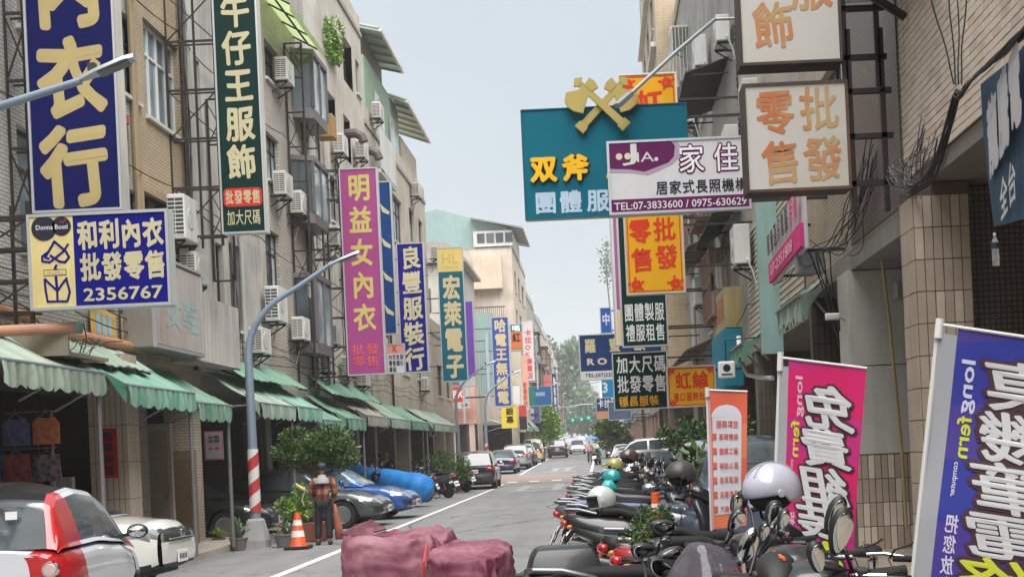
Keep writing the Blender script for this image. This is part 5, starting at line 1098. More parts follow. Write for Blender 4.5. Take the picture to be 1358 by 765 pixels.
def lamp(label, base, head, stripe=False, r=.09, s=1, H1=None):
    bx, by = base; gz = g(by); t = thing('street_lamp', label, 'street lamp', (bx, by, gz)); hx, hz = head[0]-bx, head[1]-gz
    zb = hz*.80 if H1 is None else H1
    m = MB(); m.prism([(-.27, -.27), (.27, -.27), (.27, .27), (-.27, .27)], 0, .02, 'XY'); m.loft([[Vector((a*k, b_*k, z)) for a, b_ in ((-1, -1), (1, -1), (1, 1), (-1, 1))] for k, z in ((.22, .0), (.22, .18), (.14, .56), (.11, .6))]); m.build('base', mat((.33, .33, .32), .7, dirt=.5), t, world=False)
    pts = [(0, 0, .6), (0, 0, zb*.6), (0, 0, zb*.86)]; n = 10; rr = [r, r*.85, r*.75]
    for i in range(1, n+1):
        f = i/n; AM = rad(64); a = min(1, f*1.35)*AM; ex = max(0, f-.74)/.26; pts.append((hx*.48*(1-math.cos(a))/(1-math.cos(AM)) + hx*.42*ex, 0, zb*.86 + (hz-zb*.86)*(.72*math.sin(a)/math.sin(AM) + .28*ex))); rr.append(r*(.72-.3*f))
    m = MB(); m.tube(pts, rr, 14); m.build('pole', LAMPG, t, world=False, smooth=True)
    if stripe: m = MB(); m.lathe([(r*1.10, .72), (r*1.04, 1.95)], 24); m.build('warning_stripes', STRIPE, t, world=False, smooth=True)
    e = Vector(pts[-1]); m = MB(); L = .62*(1 if hx > 0 else -1); 
    m.loft([[Vector((e.x + L*f, k*wd, e.z + .22*f + z)) for k, z in ((-1, 0), (-.8, .045), (0, .065), (.8, .045), (1, 0), (0, -.02))] for f, wd in ((0, .045), (.3, .10), (.85, .12), (1, .07))]); hd = m.build('lamp_head', mat((.42, .46, .50), .4, .5), t, world=False, smooth=True)
    m = MB(); m.bar((e.x + L*.35, 0, e.z+.058), (e.x + L*.9, 0, e.z+.178), .15, .02); m.build('lens', mat((.12, .12, .12), .3), hd, world=False)
    m = MB(); m.box(e.x + L*.15, e.x+L*.28, -.04, .04, e.z+.10, e.z+.19); m.build('sensor', DARK, hd, world=False)
    return t
lamp('curved grey lamp post with red and white stripes beside the plants', (-6.82, 25.0), (-5.0, 5.45), True, .10)
lamp('curved lamp post rising past the left edge, its head over the big blue sign', (-8.02, 14.5), (-5.45, 6.1), False, .10, H1=5.9)
lamp('curved lamp post by the lane corner under the teal electronics sign', (-7.0, 62.0), (-5.45, g(62)+5.75), False, .10)
lamp('curved lamp post between parked cars in front of the wireless sign', (-6.6, 73.0), (-4.9, g(73)+5.8), True, .10)
for i, (x, y) in enumerate(((-6.6, 125), (-6.7, 160), (-6.8, 200), (-6.9, 245))):
    lamp(('thin far lamp post in front of the green and blue billboard', 'far lamp post beyond the little green tree', 'very distant lamp post near the traffic lights', 'last distant lamp post in the haze')[i], (x, y), (x+2.0, g(y)+7), False, .09)
t = thing('street_lamp', 'lamp arm slanting down from the right wall to behind the crossed axes', 'street lamp', P(948, 26, 24)); L = t.location
A, B = P(948, 26, 24), P(836, 125, 21.5)
m = MB(); m.tube([A, A*.5+B*.5 + Vector((0, 0, .03)), B], .035, 10); m.build('arm', GALV, t); m = MB(); m.bar(B, B + (B-A).normalized()*.5, .12, .08); m.build('lamp_head', GALV, t); m = MB(); m.tube([A, Vector((RX, 24, A.z))], .03, 8); m.build('bracket', GALV, t)
# ---- air conditioner prototype: local x = street side (+), y along, origin at lower back
def ac_proto(w=.82, h=.6, d=.32, nm_='air_conditioner', shade=(.62, .61, .57)):
    t = thing(nm_, 'proto', 'air conditioner'); body = mat(shade, .5, dirt=.3); 
    m = MB(); m.box(.12, .12+d, -w/2, w/2, 0, h, .018); m.build('casing', body, t, world=False)
    m = MB(); m.lathe([(.20, .12+d+.002), (.205, .12+d+.012), (.19, .12+d+.014)], 22, 'X', (0, -.1, h/2)); m.build('fan_ring', body, t, world=False)
    m = MB(); m.lathe([(.0, .12+d+.004), (.19, .12+d+.004)], 22, 'X', (0, -.1, h/2)); fan = m.build('fan_opening', DARK, t, world=False)
    m = MB()
    for k in range(9): z = h/2 - .18 + k*.045; c_ = math.sqrt(max(0, .19**2-(z-h/2)**2)); m.box(.12+d+.012, .12+d+.018, -.1-c_, -.1+c_, z-.004, z+.004)
    m.build('fan_guard', body, fan, world=False)
    m = MB(); m.box(.145, .12+d-.03, -w/2-.004, -w/2-.001, .06, h-.06); lv = m.build('louvre_panel', mat((.06, .06, .06), .7), t, world=False)
    m = MB()
    for k in range(10): z = .07 + k*(h-.14)/9; m.box(.14, .12+d-.025, -w/2-.012, -w/2-.0045, z-.011, z+.011)
    m.box(.28-.006, .28+.006, -w/2-.014, -w/2-.0122, .06, h-.06); m.build('louvre', body, lv, world=False)
    for y in (-w/2+.1, w/2-.1): m = MB(); m.bar((0, y, -.03), (.42, y, -.03), .04); m.bar((0, y, -.3), (.4, y, -.045), .03); m.build('bracket', BLKSTEEL, t, world=False)
    m = MB(); m.tube([(.2, w/2, .1), (.2, w/2+.1, .05), (.1, w/2+.1, -.2), (.0, w/2+.05, -.6)], .022, 6); m.build('hose', mat((.55, .55, .52), .6, dirt=.4), t, world=False)
    return t
ACP = ac_proto(); ACB = ac_proto(.9, .85, .34, 'air_conditioner', (.66, .66, .64))
index_kids()
def ac(proto, label, loc, s=1, first=[]):
    if proto.name not in first: first.append(proto.name); o = proto
    else: o = copy_tree(proto)
    o.location = loc; o.rotation_euler = (0, 0, 0 if s > 0 else math.pi); o['label'] = label; o['category'] = 'air conditioner'; o['group'] = 'air conditioners on the house walls'
    return o
for p_, px, py, X, lab in (
 (ACP, 364, 112, LX, 'weathered air conditioner high up in the opening right of the green sign'),
 (ACP, 362, 262, LX, 'air conditioner low beside the bottom corner of the dark green sign'),
 (ACP, 384, 286, LX, 'boxy air conditioner between two bay windows, right of the dark green sign'),
 (ACB, 352, 428, LX, 'largest air conditioner with two fans just right of the lamp post'),
 (ACP, 386, 452, LX, 'air conditioner on a slanted grey bracket below the middle bay window'),
 (ACP, 434, 328, LX, 'air conditioner at the head of the curved street lamp'),
 (ACP, 432, 458, LX, 'small grey air conditioner directly left of the magenta sign'),
 (ACP, 424, 494, LX, 'air conditioner on long brackets above the clipped bush'),
 (ACP, 452, 498, LX, 'air conditioner under the left bottom corner of the magenta sign'),
 (ACP, 472, 512, LX, 'dark shaded air conditioner just below the magenta sign'),
 (ACP, 441, 206, LX, 'white air conditioner in a brown loggia above the magenta sign'),
 (ACP, 240, 378, LX, 'small air conditioner under a tin hood beside the phone number sign'),
 (ACP, 557, 518, LX, 'air conditioner below the royal blue brush lettered sign'),
 (ACP, 470, 212, LX, 'rusty air conditioner cowl above the top right of the magenta sign'),
 (ACP, 570, 344, LX+.2, 'air conditioner sticking out beside the top of the royal blue sign'),
 (ACP, 396, 398, LX, 'air conditioner between the lower bay window and the stone wall'), (ACP, 330, 470, LX, 'air conditioner low on the grey cement house behind the lamp pole'), (ACB, 225, 322, LX, 'air conditioner right of the number board upper corner'), (ACP, 497, 470, LX, 'air conditioner between magenta and royal blue signs'), (ACP, 500, 350, LX, 'air conditioner on the beige wall behind the dark blue sign'), (ACP, 492, 160, LX, 'air conditioner high on the beige house corner'),
 (ACP, 545, 262, LX, 'tiny air conditioner by the third floor window over the blue signs')):
    v = fac(px, py, X); ac(p_, lab, Vector((X, v.y, v.z)), 1)
for p_, px, py, X, lab in ((ACB, 942, 92, RX, 'grey framed air conditioner under the slanting lamp arm'), (ACP, 973, 60, RX, 'white air conditioner against the corrugated siding high on the right'),
 (ACB, 940, 405, RX, 'tall pale air conditioner edge-on beside the pale blue wall box'), (ACB, 1000, 352, RX, 'cream air conditioner on a teal bracket below the old lightbox'),
 (ACP, 905, 62, RX, 'air conditioner right of the upper yellow board flowers'), (ACB, 925, 165, RX, 'air conditioner between teal board and corrugated siding'), (ACP, 912, 235, RX, 'air conditioner hidden above the care agency board edge'), (ACP, 930, 300, RX, 'air conditioner right of the long yellow board'), (ACP, 918, 345, RX, 'small air conditioner right of the lower yellow characters'), (ACP, 1012, 150, RX, 'air conditioner glimpsed left of the lower lightbox'),
 (ACP, 985, 205, RX, 'air conditioner half hidden behind the care agency board')):
    v = fac(px, py, X); ac(p_, lab, Vector((X, v.y, v.z)), -1)
# wall pipes, ducts (each its own thing)
def pipe(label, pts, r, m, name='drain_pipe', cat='pipe'):
    t = MB(); t.tube(pts, r, 8); b = Vector(pts[0]); me = t.mesh(name, b, smooth=True); me.materials.append(m); o = bpy.data.objects.new(name, me); C.objects.link(o); o.location = b; tag(o, label, cat); return o
PV = mat((.42, .42, .40), .5, dirt=.4); PB = mat((.30, .22, .12), .6, dirt=.3); PO = mat((.48, .36, .16), .6, dirt=.3)
def vp(px, X, z0, z1, off=.08):
    u = (px - VX)*cs + 200*sn; Y = X*F/u; return [(X+off*(1 if X < 0 else -1), Y, z0), (X+off*(1 if X < 0 else -1), Y, z1)]
for lab, px, X, z0, z1, r, m in (('brown drain pipe at the edge of the yellow tiled house', 184, LX, 3.8, 14, .07, PB), ('thick grey drain pipe beside the small tin hooded air conditioner', 259, LX, 3.6, 14, .09, PV), ('dark pipe just right of the yellow house', 250, LX, 3.6, 14, .05, BLKSTEEL), ('grey downpipe running down behind the curved lamp post', 318, LX, 2.8, 9, .06, PV),
  ('pale downpipe on the wall of the white plaster house', 413, LX, 3.4, 14, .05, PV), ('downpipe along the beige house edge', 486, LX, 3.4, 12, .07, PV), ('thin pipe on the beige house past the blue signs', 513, LX, 3.4, 13, .05, BLKSTEEL), ('grey drain pipe at the corner of the low two storey house', 607, LX, 3.4, 7, .07, PV),
  ('pale vertical drain pipe on the right behind the tall air conditioner', 921, RX, .3, 9, .09, PV)):
    pipe(lab, vp(px, X, z0, z1), r, m)
pipe('ochre conduit pipe running down the grey panelled column', [P(1148, 90, 16.0), P(1158, 250, 16.4), P(1180, 430, 16.8), P(1196, 600, 17.0), P(1202, 700, 17.1)], .022, PO)
pipe('white curved pipe hanging from the tall air conditioner', [Vector((3.0, 27.3, 3.9)), Vector((3.0, 27.2, 3.4)), Vector((3.1, 26.8, 3.05)), Vector((3.3, 26.2, 2.95)), Vector((3.45, 25.6, 2.9))], .05, WHITE)
# wall mounted pale blue and yellow box signs on the right wall (seen edge on)
t = thing('wall_sign', 'pale blue and yellow board box along the right wall over the small yellow 虹綸 board', 'sign', (3.3, 33, 3.6)); m = MB(); m.box(3.05, RX, 31.0, 34.5, 3.0, 4.4, .02); m.build('casing', pc((.03, .25, .36)), t)
m = MB(); m.box(3.1, RX, 31.0, 34.5, 4.42, 5.4); m.build('yellow_face', pc((.5, .40, .2), dirt=.4), t); write_x('女鞋童裝', 3.095, 31.2, 34.3, 4.6, 5.3, pc((.5, .15, .1)), t, s=-1, rows=1)
t = thing('wall_panel', 'pale teal sheet panel on the right wall behind the cream air conditioner', 'panel', (3.4, 24.6, 3.6)); m = MB(); m.box(3.1, RX, 24.2, 24.4, 3.3, 7.2); m.build('sheet', mat((.28, .45, .42), .6, dirt=.35), t)
t = thing('meter_box', 'grey electric meter box with cables under the torn awning end', 'box', P(1060, 330, 18.0)); L = t.location
m = MB(); m.box(-.05, .35, 0, .2, -.35, .02, .02); m.build('casing', mat((.25, .25, .25), .6, dirt=.4), t, world=False)
m = MB(); m.lathe([(.09, -.03), (.09, .0)], 18, 'Y', (.1, 0, -.15)); m.build('dial', GLASSL, t, world=False)
t = thing('security_camera', 'small white security camera on the dark shop corner under the awning', 'camera', P(1108, 424, 17.3)); m = MB(); m.box(-.14, .06, -.05, .05, 0, .09, .02); m.build('housing', WHITE, t, world=False); m = MB(); m.tube([(.05, 0, .04), (.15, .1, 0)], .02, 6); m.build('mount', WHITE, t, world=False); m = MB(); m.lathe([(.03, -.01), (.03, 0)], 12, 'X', (-.142, 0, .045)); m.build('lens', BLACK, t, world=False)
t = thing('hood_vent', 'metal vent hood on the grey panelled column', 'vent', P(1185, 385, 17.2)); m = MB(); m.box(0, .3, -.15, .1, -.12, .1, .02); m.build('hood', mat((.5, .5, .48), .4, .5, dirt=.3), t, world=False)
t = thing('wall_sign', 'small round-cornered white sign with a shop emblem below the awnings on the right', 'sign', P(953, 502, 20.0)); m = MB(); m.box(0, .27, 0, .06, 0, .27, .03); m.build('face', WHITE, t, world=False); b = MB(); b.lathe([(.06, -.003), (.06, 0)], 18, 'Y', (.135, 0, .16)); b.box(.05, .22, -.004, 0, .05, .075); b.build('emblem', INK, t, world=False)
m = MB(); m.tube([(.13, .03, .27), (.13, .03, .6), (.6, .03, .62)], .015, 6); m.build('hanger', BLKSTEEL, t, world=False)
for lab, y0, y1, z, d_, c_ in (('black sheet canopy over the recess beside the slanting lamp arm', 31, 36, 10.6, 1.1, (.03, .03, .032)), ('rusty tin canopy above the air conditioners right of the long yellow board', 37, 43, 7.3, .8, (.16, .09, .05)), ('grey plastic canopy high on the right above the axe board', 43.5, 48.5, 10.4, .8, (.3, .3, .3)), ('dark canopy under the corrugated siding', 30, 35.5, 7.0, .7, (.05, .05, .05)), ('brown canopy low on the grey shophouse right of the navy board', 38, 47, 4.4, .9, (.14, .08, .06))):
    t = thing('window_canopy', lab, 'canopy', (RX, (y0+y1)/2, z)); m = MB(); m.add([(RX, y0, z+.35), (RX, y1, z+.35), (RX-d_, y1, z), (RX-d_, y0, z), (RX, y0, z+.38), (RX, y1, z+.38), (RX-d_, y1, z+.03), (RX-d_, y0, z+.03)], [(0, 1, 2, 3), (4, 7, 6, 5), (0, 3, 7, 4), (1, 5, 6, 2), (2, 6, 7, 3)]); m.build('sheet', mat(c_, .6, dirt=.4), t); m = MB(); [m.bar((RX, y, z), (RX-d_+.05, y, z-.02), .035) for y in (y0+.1, (y0+y1)/2, y1-.1)]; m.build('strut', BLKSTEEL, t)
for lab, y0, z0, z1, c_ in (('tall rusty window cage right of the teal axe board', 36.5, 8.0, 10.2, (.22, .10, .07)), ('white window cage above the slanting lamp arm', 43, 13.6, 15.6, (.55, .55, .52)), ('brown window cage below the corrugated siding edge', 33, 4.9, 6.6, (.18, .10, .07))):
    t = thing('window_cage', lab, 'window cage', (RX, y0, z0)); m = MB(); X = RX-.55; y1 = y0+2.6; m.box(X, RX, y0, y1, z0, z0+.06); m.box(X, RX, y0, y1, z1, z1+.05)
    for i in range(15): m.box(X, X+.02, y0+2.58*i/14, y0+2.58*i/14+.02, z0+.06, z1)
    for i in range(4): m.box(X+.1+i*.12, X+.12+i*.12, y0, y0+.02, z0+.06, z1)
    m.box(X-.01, X, y0, y1, (z0+z1)/2, (z0+z1)/2+.03); m.build('bars', mat(c_, .6, dirt=.3), t); m = MB(); m.box(X+.1, RX-.02, y0+.2, y0+1.1, z0+.07, z0+.7); m.build('stored_box', mat((.3, .28, .24), .8), t)
t = thing('light_canopy', 'translucent green yellow window canopy right of the dark green sign', 'canopy', fac(360, 20, LX)); L = t.location
m = MB(); y0, y1 = 32.2, 36.2; zc = 13.15; m.add([(LX, y0, zc+.5), (LX, y1, zc+.5), (LX+.85, y1, zc), (LX+.85, y0, zc)], [(0, 1, 2, 3)]); m.add([(LX+.85, y0, zc), (LX+.85, y1, zc), (LX+.85, y1, zc-.2), (LX+.85, y0, zc-.2)], [(0, 1, 2, 3)])
AC_ = nm('fibreglass_green'); q = AC_[2]; q.inputs['Base Color'].default_value = (.52, .62, .32, 1); q.inputs['Transmission Weight'].default_value = .0; q.inputs['Roughness'].default_value = .5
tr = AC_[1].nodes.new('ShaderNodeBsdfTranslucent'); tr.inputs[0].default_value = (.5, .62, .3, 1); ms = AC_[1].nodes.new('ShaderNodeMixShader'); ms.inputs[0].default_value = .5; AC_[1].links.new(q.outputs[0], ms.inputs[1]); AC_[1].links.new(tr.outputs[0], ms.inputs[2]); AC_[1].links.new(ms.outputs[0], AC_[1].nodes['Material Output'].inputs[0])
m.build('sheet', AC_[0], t, fix=False); m = MB(); [m.bar((LX, y, zc+.47), (LX+.85, y, zc-.02), .04) for y in (y0, 33.5, 34.9, y1)]; m.bar((LX+.42, y0, zc+.22), (LX+.42, y1, zc+.22), .04); m.build('ribs', BLKSTEEL, t)
for lab, px, py in (('small rusty metal cowl box on the white plaster wall', 422, 172), ('dark curved metal chimney cowl above the magenta sign, upper one', 458, 182), ('dark curved metal chimney cowl above the magenta sign, lower one', 480, 205)):
    v = fac(px, py, LX); t = thing('vent_cowl', lab, 'vent', v); m = MB()
    if 'rusty' in lab: m.box(0, .5, -.3, .3, -.3, .4, .02)
    else: m.tube([(0, 0, .1), (.35, 0, .12), (.55, 0, .0), (.62, 0, -.2)], .16, 10)
    m.build('cowl', mat((.42, .24, .08), .8, dirt=.5) if 'rusty' in lab else mat((.10, .08, .07), .6, .3, dirt=.4), t, world=False)
# ================================================================ VEHICLES
def interp(pts, x):
    if x <= pts[0][0]: return pts[0][1]
    for (a, fa), (b, fb) in zip(pts, pts[1:]):
        if x <= b: t_ = (x-a)/(b-a); t2 = t_*t_*(3-2*t_); k_ = .55; return fa + (fb-fa)*(t_*(1-k_)+t2*k_)
    return pts[-1][1]
def car(name, label, cat, P_, paint, group='cars parked and driving along the street', step=.045):
    """lofted body with arches, cabin with real window openings in strips; local +x = front"""
    L, Wd, Hh = P_['L'], P_['W'], P_['H']; hL = L/2; r = P_.get('r', .33); xf, xr = hL - P_.get('fo', .85), -hL + P_.get('ro', .85); belt = P_['belt']; zb = .24
    t = thing(name, label, cat, (0, 0, 0), group=group)
    n = int(L/step); xs = [-hL + L*i/n for i in range(n+1)]; hw = Wd/2
    prof = [(0, 0), (.3, 0), (.6, 0), (.84, .0), (.91, .03), (.955, .09), (.98, .17), (.99, .27), (1, .38), (1, .5), (.995, .62), (.985, .72), (.97, .81), (.955, .87), (.93, .92), (.89, .96), (.82, .985), (.68, 1.0), (.45, 1.02), (.2, 1.03), (0, 1.035)]
    NP = len(prof)
    def plan(x):
        f = P_.get('nose', .55); d = hL - abs(x); fr = 1.0
        if d < f: q = 1 - d/f; fr = 1 - (P_.get('tf', .18) if x > 0 else P_.get('tr', .10))*q**2.2
        return hw*fr
    def bot(x):
        z = zb + (.10*(1-min(1, (hL-abs(x))/.35))**2)
        for xw in (xf, xr):
            R_ = r*1.16
            if abs(x-xw) < R_: z = max(z, r + math.sqrt(R_*R_-(x-xw)**2)*.98)
        return z
    rings = []
    for x in xs:
        zt = interp(belt, x); z0 = bot(x); e = min(1, (hL-abs(x))/.10); sq = 1 - .05*(1-e)**2
        full0 = zb + (.10*(1-min(1, (hL-abs(x))/.35))**2)
        ring = []
        for fy, fz in prof:
            z = full0 + (zt-full0)*fz if fz <= 1 else zt + (fz-1)*1.0
            if z < z0: z = z0
            y = plan(x)*fy*sq
            if P_.get('flare'):
                for xw in (xf, xr):
                    d_ = abs(math.hypot(x-xw, z-r) - r*1.16)
                    if d_ < .09 and fy > .9: y += .012*(1-d_/.09)
            ring.append(Vector((x, y, z)))
        rings.append(ring)
    full = [rg + [Vector((p.x, -p.y, p.z)) for p in reversed(rg[1:-1])] for rg in rings]
    V = [p for rg in full for p in rg]; M_ = len(full[0]); FC = []
    for i in range(n):
        for k in range(M_): FC.append((i*M_+k, i*M_+(k+1) % M_, (i+1)*M_+(k+1) % M_, (i+1)*M_+k))
    # end grids
    for i, rg in ((0, rings[0]), (n, rings[-1])):
        sgn_ = 1 if i else -1; base = len(V); NX = 14; bulge = P_.get('bulge', .05)
        for p in rg:
            for k in range(NX+1):
                y = -p.y + 2*p.y*k/NX; q = abs(y)/hw; zz = (p.z-zb)/(belt[-1][1]-zb+.01); V.append(Vector((p.x + sgn_*bulge*(1-q**2.5)*max(0, math.sin(math.pi*min(1, max(0, zz))))**.5, y, p.z)))
        for a in range(NP-1):
            for k in range(NX): FC.append((base+a*(NX+1)+k, base+a*(NX+1)+k+1, base+(a+1)*(NX+1)+k+1, base+(a+1)*(NX+1)+k))
    groups = {}
    for f in FC:
        c = sum((V[i] for i in f), Vector())/4; key = 'body'
        for nme, mt, pred in P_.get('patches', ()):
            if pred(c): key = nme; break
        groups.setdefault(key, []).append(f)
    mats = {nme: mt for nme, mt, _ in P_.get('patches', ())}; mats['body'] = paint
    def sub(nme, fs, mt, V=V, parent=t, sm=2):
        used = sorted({i for f in fs for i in f}); mp_ = {u: k for k, u in enumerate(used)}; b = MB(); b.v = [V[u] for u in used]; b.f = [tuple(mp_[i] for i in f) for f in fs]
        return b.build(nme, mt, parent, world=False, smooth=sm)
    for k, fs in groups.items():
        if k.endswith('+'):   # left and right pieces become parts of their own
            for sg_ in (1, -1):
                q = [f for f in fs if sum(V[i].y for i in f)*sg_ > 0]
                if q: sub(k[:-1], q, mats[k])
        else: sub(k, fs, mats[k], sm=1 if k == 'body' else 2)
    # cabin
    cb = P_['cabin']; x0, x1 = cb['x'][0], cb['x'][-1]; top = cb['top']; tum = cb.get('tumble', .16); m_ = int((x1-x0)/step*1.2); W0 = hw*cb.get('w', .93); V2 = []; G = {}
    xsC = [x0 + (x1-x0)*i/m_ for i in range(m_+1)]; zmax = max(z for _, z in top)
    for x in xsC:
        zt = interp_lin(top, x); zl = interp(belt, x) - .015; hgt = max(.002, zt-zl); tt = min(1, hgt/(zmax-zl)); w0 = min(W0, plan(x)*.95); w1 = w0 - tum*tt
        ed = min(.06, hgt*.45)
        ring = [(w0, zl), (w0-.004-.10*tum*tt, zl+hgt*.07), (w0-tum*tt*.35, zl+hgt*.32), (w0-tum*tt*.62, zl+hgt*.58), (w1, zt-ed), (w1-.03, zt-ed*.35), (w1-.08, zt), (w1*.55, zt+.025*tt), (w1*.2, zt+.035*tt), (0, zt+.038*tt)]
        ring = [Vector((x, a, b)) for a, b in ring]; V2 += ring + [Vector((p.x, -p.y, p.z)) for p in reversed(ring[:-1])]
    K_ = 19; win = cb['win']; wsx, rwx = cb['ws'], cb['rw']
    for i in range(m_):
        xm = (xsC[i]+xsC[i+1])/2; sidewin = any(a < xm < b for a, b in win)
        for k in range(K_-1):
            kk = k if k < 9 else 17-k; f = (i*K_+k, i*K_+k+1, (i+1)*K_+k+1, (i+1)*K_+k)
            if kk in (1, 2, 3): key = 'side_window%d%d' % (0 if k < 9 else 1, next((q for q, (a, b) in enumerate(win) if a < xm < b), 0)) if sidewin else ('pillar' if cb.get('pillar') else 'cabin')
            elif kk >= 6: key = 'windscreen' if xm > wsx else ('rear_window' if xm < rwx else 'roof')
            else: key = 'cabin'
            if key == 'windscreen' and i >= m_-1: key = 'cabin'
            if key == 'cabin' and xm > P_.get('split', 99): key = 'roof_rail'
            G.setdefault(key, []).append(f)
    # rear closing of an upright tail
    GL = P_.get('glass', GLASS)
    for end, key in ((0, 'rear_window'), (m_, 'windscreen')):
        ring = V2[end*K_:(end+1)*K_]
        if ring[8].z - ring[0].z > .12:
            base = len(V2); zs_ = [p for p in ring[:10]]; NX = 10
            for p in zs_: V2.extend(Vector((p.x - (.02 if end == 0 else 0), -p.y+2*p.y*k/NX, p.z)) for k in range(NX+1))
            for a in range(9):
                for k in range(NX):
                    f = (base+a*(NX+1)+k, base+a*(NX+1)+k+1, base+(a+1)*(NX+1)+k+1, base+(a+1)*(NX+1)+k)
                    G.setdefault(key if (1 <= a <= 3 and 0 < k < NX-1) else 'cabin', []).append(f)
    for k, fs in G.items():
        mt = GL if 'window' in k or k == 'windscreen' else (P_.get('roofm') or paint) if k == 'roof' else paint if k == 'roof_rail' else (cb.get('pillar') if k == 'pillar' else P_.get('cabm') or paint)
        sub('side_window' if k.startswith('side_window') else k, fs, mt, V2)
    # dark underbody fill, wheels
    b = MB(); b.box(-hL+.25, hL-.25, -hw*.80, hw*.80, .2, .55); b.build('underbody', DARK, t, world=False)
    for xw in (xf, xr):
        for sg_ in (1, -1):
            yc = sg_*(hw-.115); b = MB(); b.lathe([(r*.62, yc-sg_*.1), (r*.93, yc-sg_*.105), (r, yc-sg_*.07), (r, yc+sg_*.07), (r*.93, yc+sg_*.105), (r*.66, yc+sg_*.1), (r*.60, yc+sg_*.08)], 26, 'Y', (xw, 0, r)); w_ = b.build('wheel', RUBBER, t, world=False, smooth=True)
            b = MB(); b.lathe([(.0, yc+sg_*.07), (.06, yc+sg_*.075), (.07, yc+sg_*.055)], 14, 'Y', (xw, 0, r)); b.lathe([(r*.55, yc+sg_*.085), (r*.66, yc+sg_*.097), (r*.66, yc+sg_*.07)], 26, 'Y', (xw, 0, r))
            for q in range(5):
                a = q*2*math.pi/5+.3
                for da in (-.11, .11): b.bar((xw+.05*math.cos(a), yc+sg_*.07, r+.05*math.sin(a)), (xw+r*.6*math.cos(a+da), yc+sg_*.085, r+r*.6*math.sin(a+da)), .035, .025, up=(0, 1, 0))
            b.build('rim', mat((.5, .51, .52), .3, .9), w_, world=False)
            b = MB(); b.lathe([(0, yc+sg_*.03), (r*.6, yc+sg_*.03)], 20, 'Y', (xw, 0, r)); b.build('brake_disc', DARK, w_, world=False)
    for sg_ in (1, -1):
        mx_, mz_ = P_.get('mirror', (x1-.45, interp(belt, x1-.5)+.06)); b = MB(); b.ell((mx_, sg_*(hw+.09), mz_+.05), (.075, .11, .075), 14, 8); b.bar((mx_, sg_*(hw-.1), mz_), (mx_, sg_*(hw+.04), mz_+.03), .04); mi = b.build('mirror', P_.get('mirm') or paint, t, world=False, smooth=True)
        b = MB(); b.ell((mx_-.035, sg_*(hw+.09), mz_+.05), (.05, .095, .062), 14, 8); b.build('mirror_glass', MIRROR, mi, world=False, smooth=True)
    for x in P_.get('handles', ()):
        for sg_ in (1, -1): z = interp(belt, x)-.13; b = MB(); b.box(x-.09, x+.09, sg_*(hw*.985), sg_*(hw*.985+.035), z-.014, z+.014, .008); b.build('door_handle', P_.get('hm') or CHROME, t, world=False)
    for x in P_.get('seams', ()):
        for sg_ in (1, -1):
            b = MB(); zt = interp(belt, x)-.06
            pz = [.36+(zt-.36)*q/6 for q in range(7)]
            def yat(z_): 
                f_ = (z_-zb)/(interp(belt, x)-zb); 
                return plan(x)*interp_lin([(b_, a_) for a_, b_ in prof if b_ <= 1][3:], f_)
            for z_a, z_b in zip(pz, pz[1:]): b.bar((x, sg_*(yat(z_a)+.001), z_a), (x, sg_*(yat(z_b)+.001), z_b), .012, .012)
            b.build('door_seam', BLACK, t, world=False)
    if P_.get('plate'):
        for xe in P_['plate']:
            s_, z = (1, P_.get('pzf', .42)) if xe == 'f' else (-1, P_.get('pzr', .75)); X = s_*(hL+P_.get('bulge', .05)+.012); b = MB(); b.box(X-.008, X+.008, -.17, .17, z-.08, z+.08, .004); pl = b.build('number_plate', PLATE, t, world=False)
            b = MB(); [b.box(X+s_*.009, X+s_*.011, -.13+k*.055, -.10+k*.055, z-.035, z+.035) for k in range(5)]; b.build('plate_print', INK, pl, world=False, kind='stuff')
    for x, z, s_ in P_.get('wipers', ()): b = MB(); b.bar((x, -.35, z), (x-.12, .15, z+.06), .02); b.build('wiper', BLACK, t, world=False)
    return t
def interp_lin(pts, x):
    if x <= pts[0][0]: return pts[0][1]
    for (a, fa), (b, fb) in zip(pts, pts[1:]):
        if x <= b: return fa + (fb-fa)*(x-a)/(b-a) if b > a else fb
    return pts[-1][1]
def cpaint(c, m=0.0, name=None): return mat(c, .3, m, coat=1.0, dirt=.06, spec=.5)
HL_ = nm('headlamp_glass')[0]; q = HL_.node_tree.nodes['Principled BSDF']; q.inputs['Base Color'].default_value = (.55, .58, .6, 1); q.inputs['Roughness'].default_value = .08; q.inputs['Metallic'].default_value = .75
GRIL = mat((.03, .03, .032), .35); BLKP = mat((.02, .02, .022), .5)
def std(L, Wd, zl, zh, gz0, gz1, tail=None, clad=False, fl=None):
    """usual front/rear lamp, grille and bumper patches"""
    hL = L/2; hw = Wd/2; pt = []
    pt.append(('headlight+', HL_, lambda c: c.x > hL-.52 and abs(c.y) > hw*.50 + max(0, (hL-.02-c.x))*.35 and zl + (hL-c.x)*.14 < c.z < zh + (hL-c.x)*.16 and abs(c.y) > .42))
    pt.append(('grille', GRIL, lambda c: c.x > hL-.06 and abs(c.y) < hw*.50 and gz0 < c.z < gz1))
    pt.append(('lower_grille', GRIL, lambda c: c.x > hL-.08 and abs(c.y) < hw*.55 and .33 < c.z < gz0-.08))
    pt.append(('fog_lamp_recess+', GRIL, lambda c: c.x > hL-.20 and hw*.66 < abs(c.y) < hw*.93 and .36 < c.z < .50))
    if tail: pt.append(('tail_light+', REDL, lambda c: c.x < -hL+tail[4] and abs(c.y) > hw*tail[0] and tail[1] < c.z < tail[2]))
    if clad: pt.append(('sill_cladding', BLKP, lambda c: c.z < .37))
    return pt
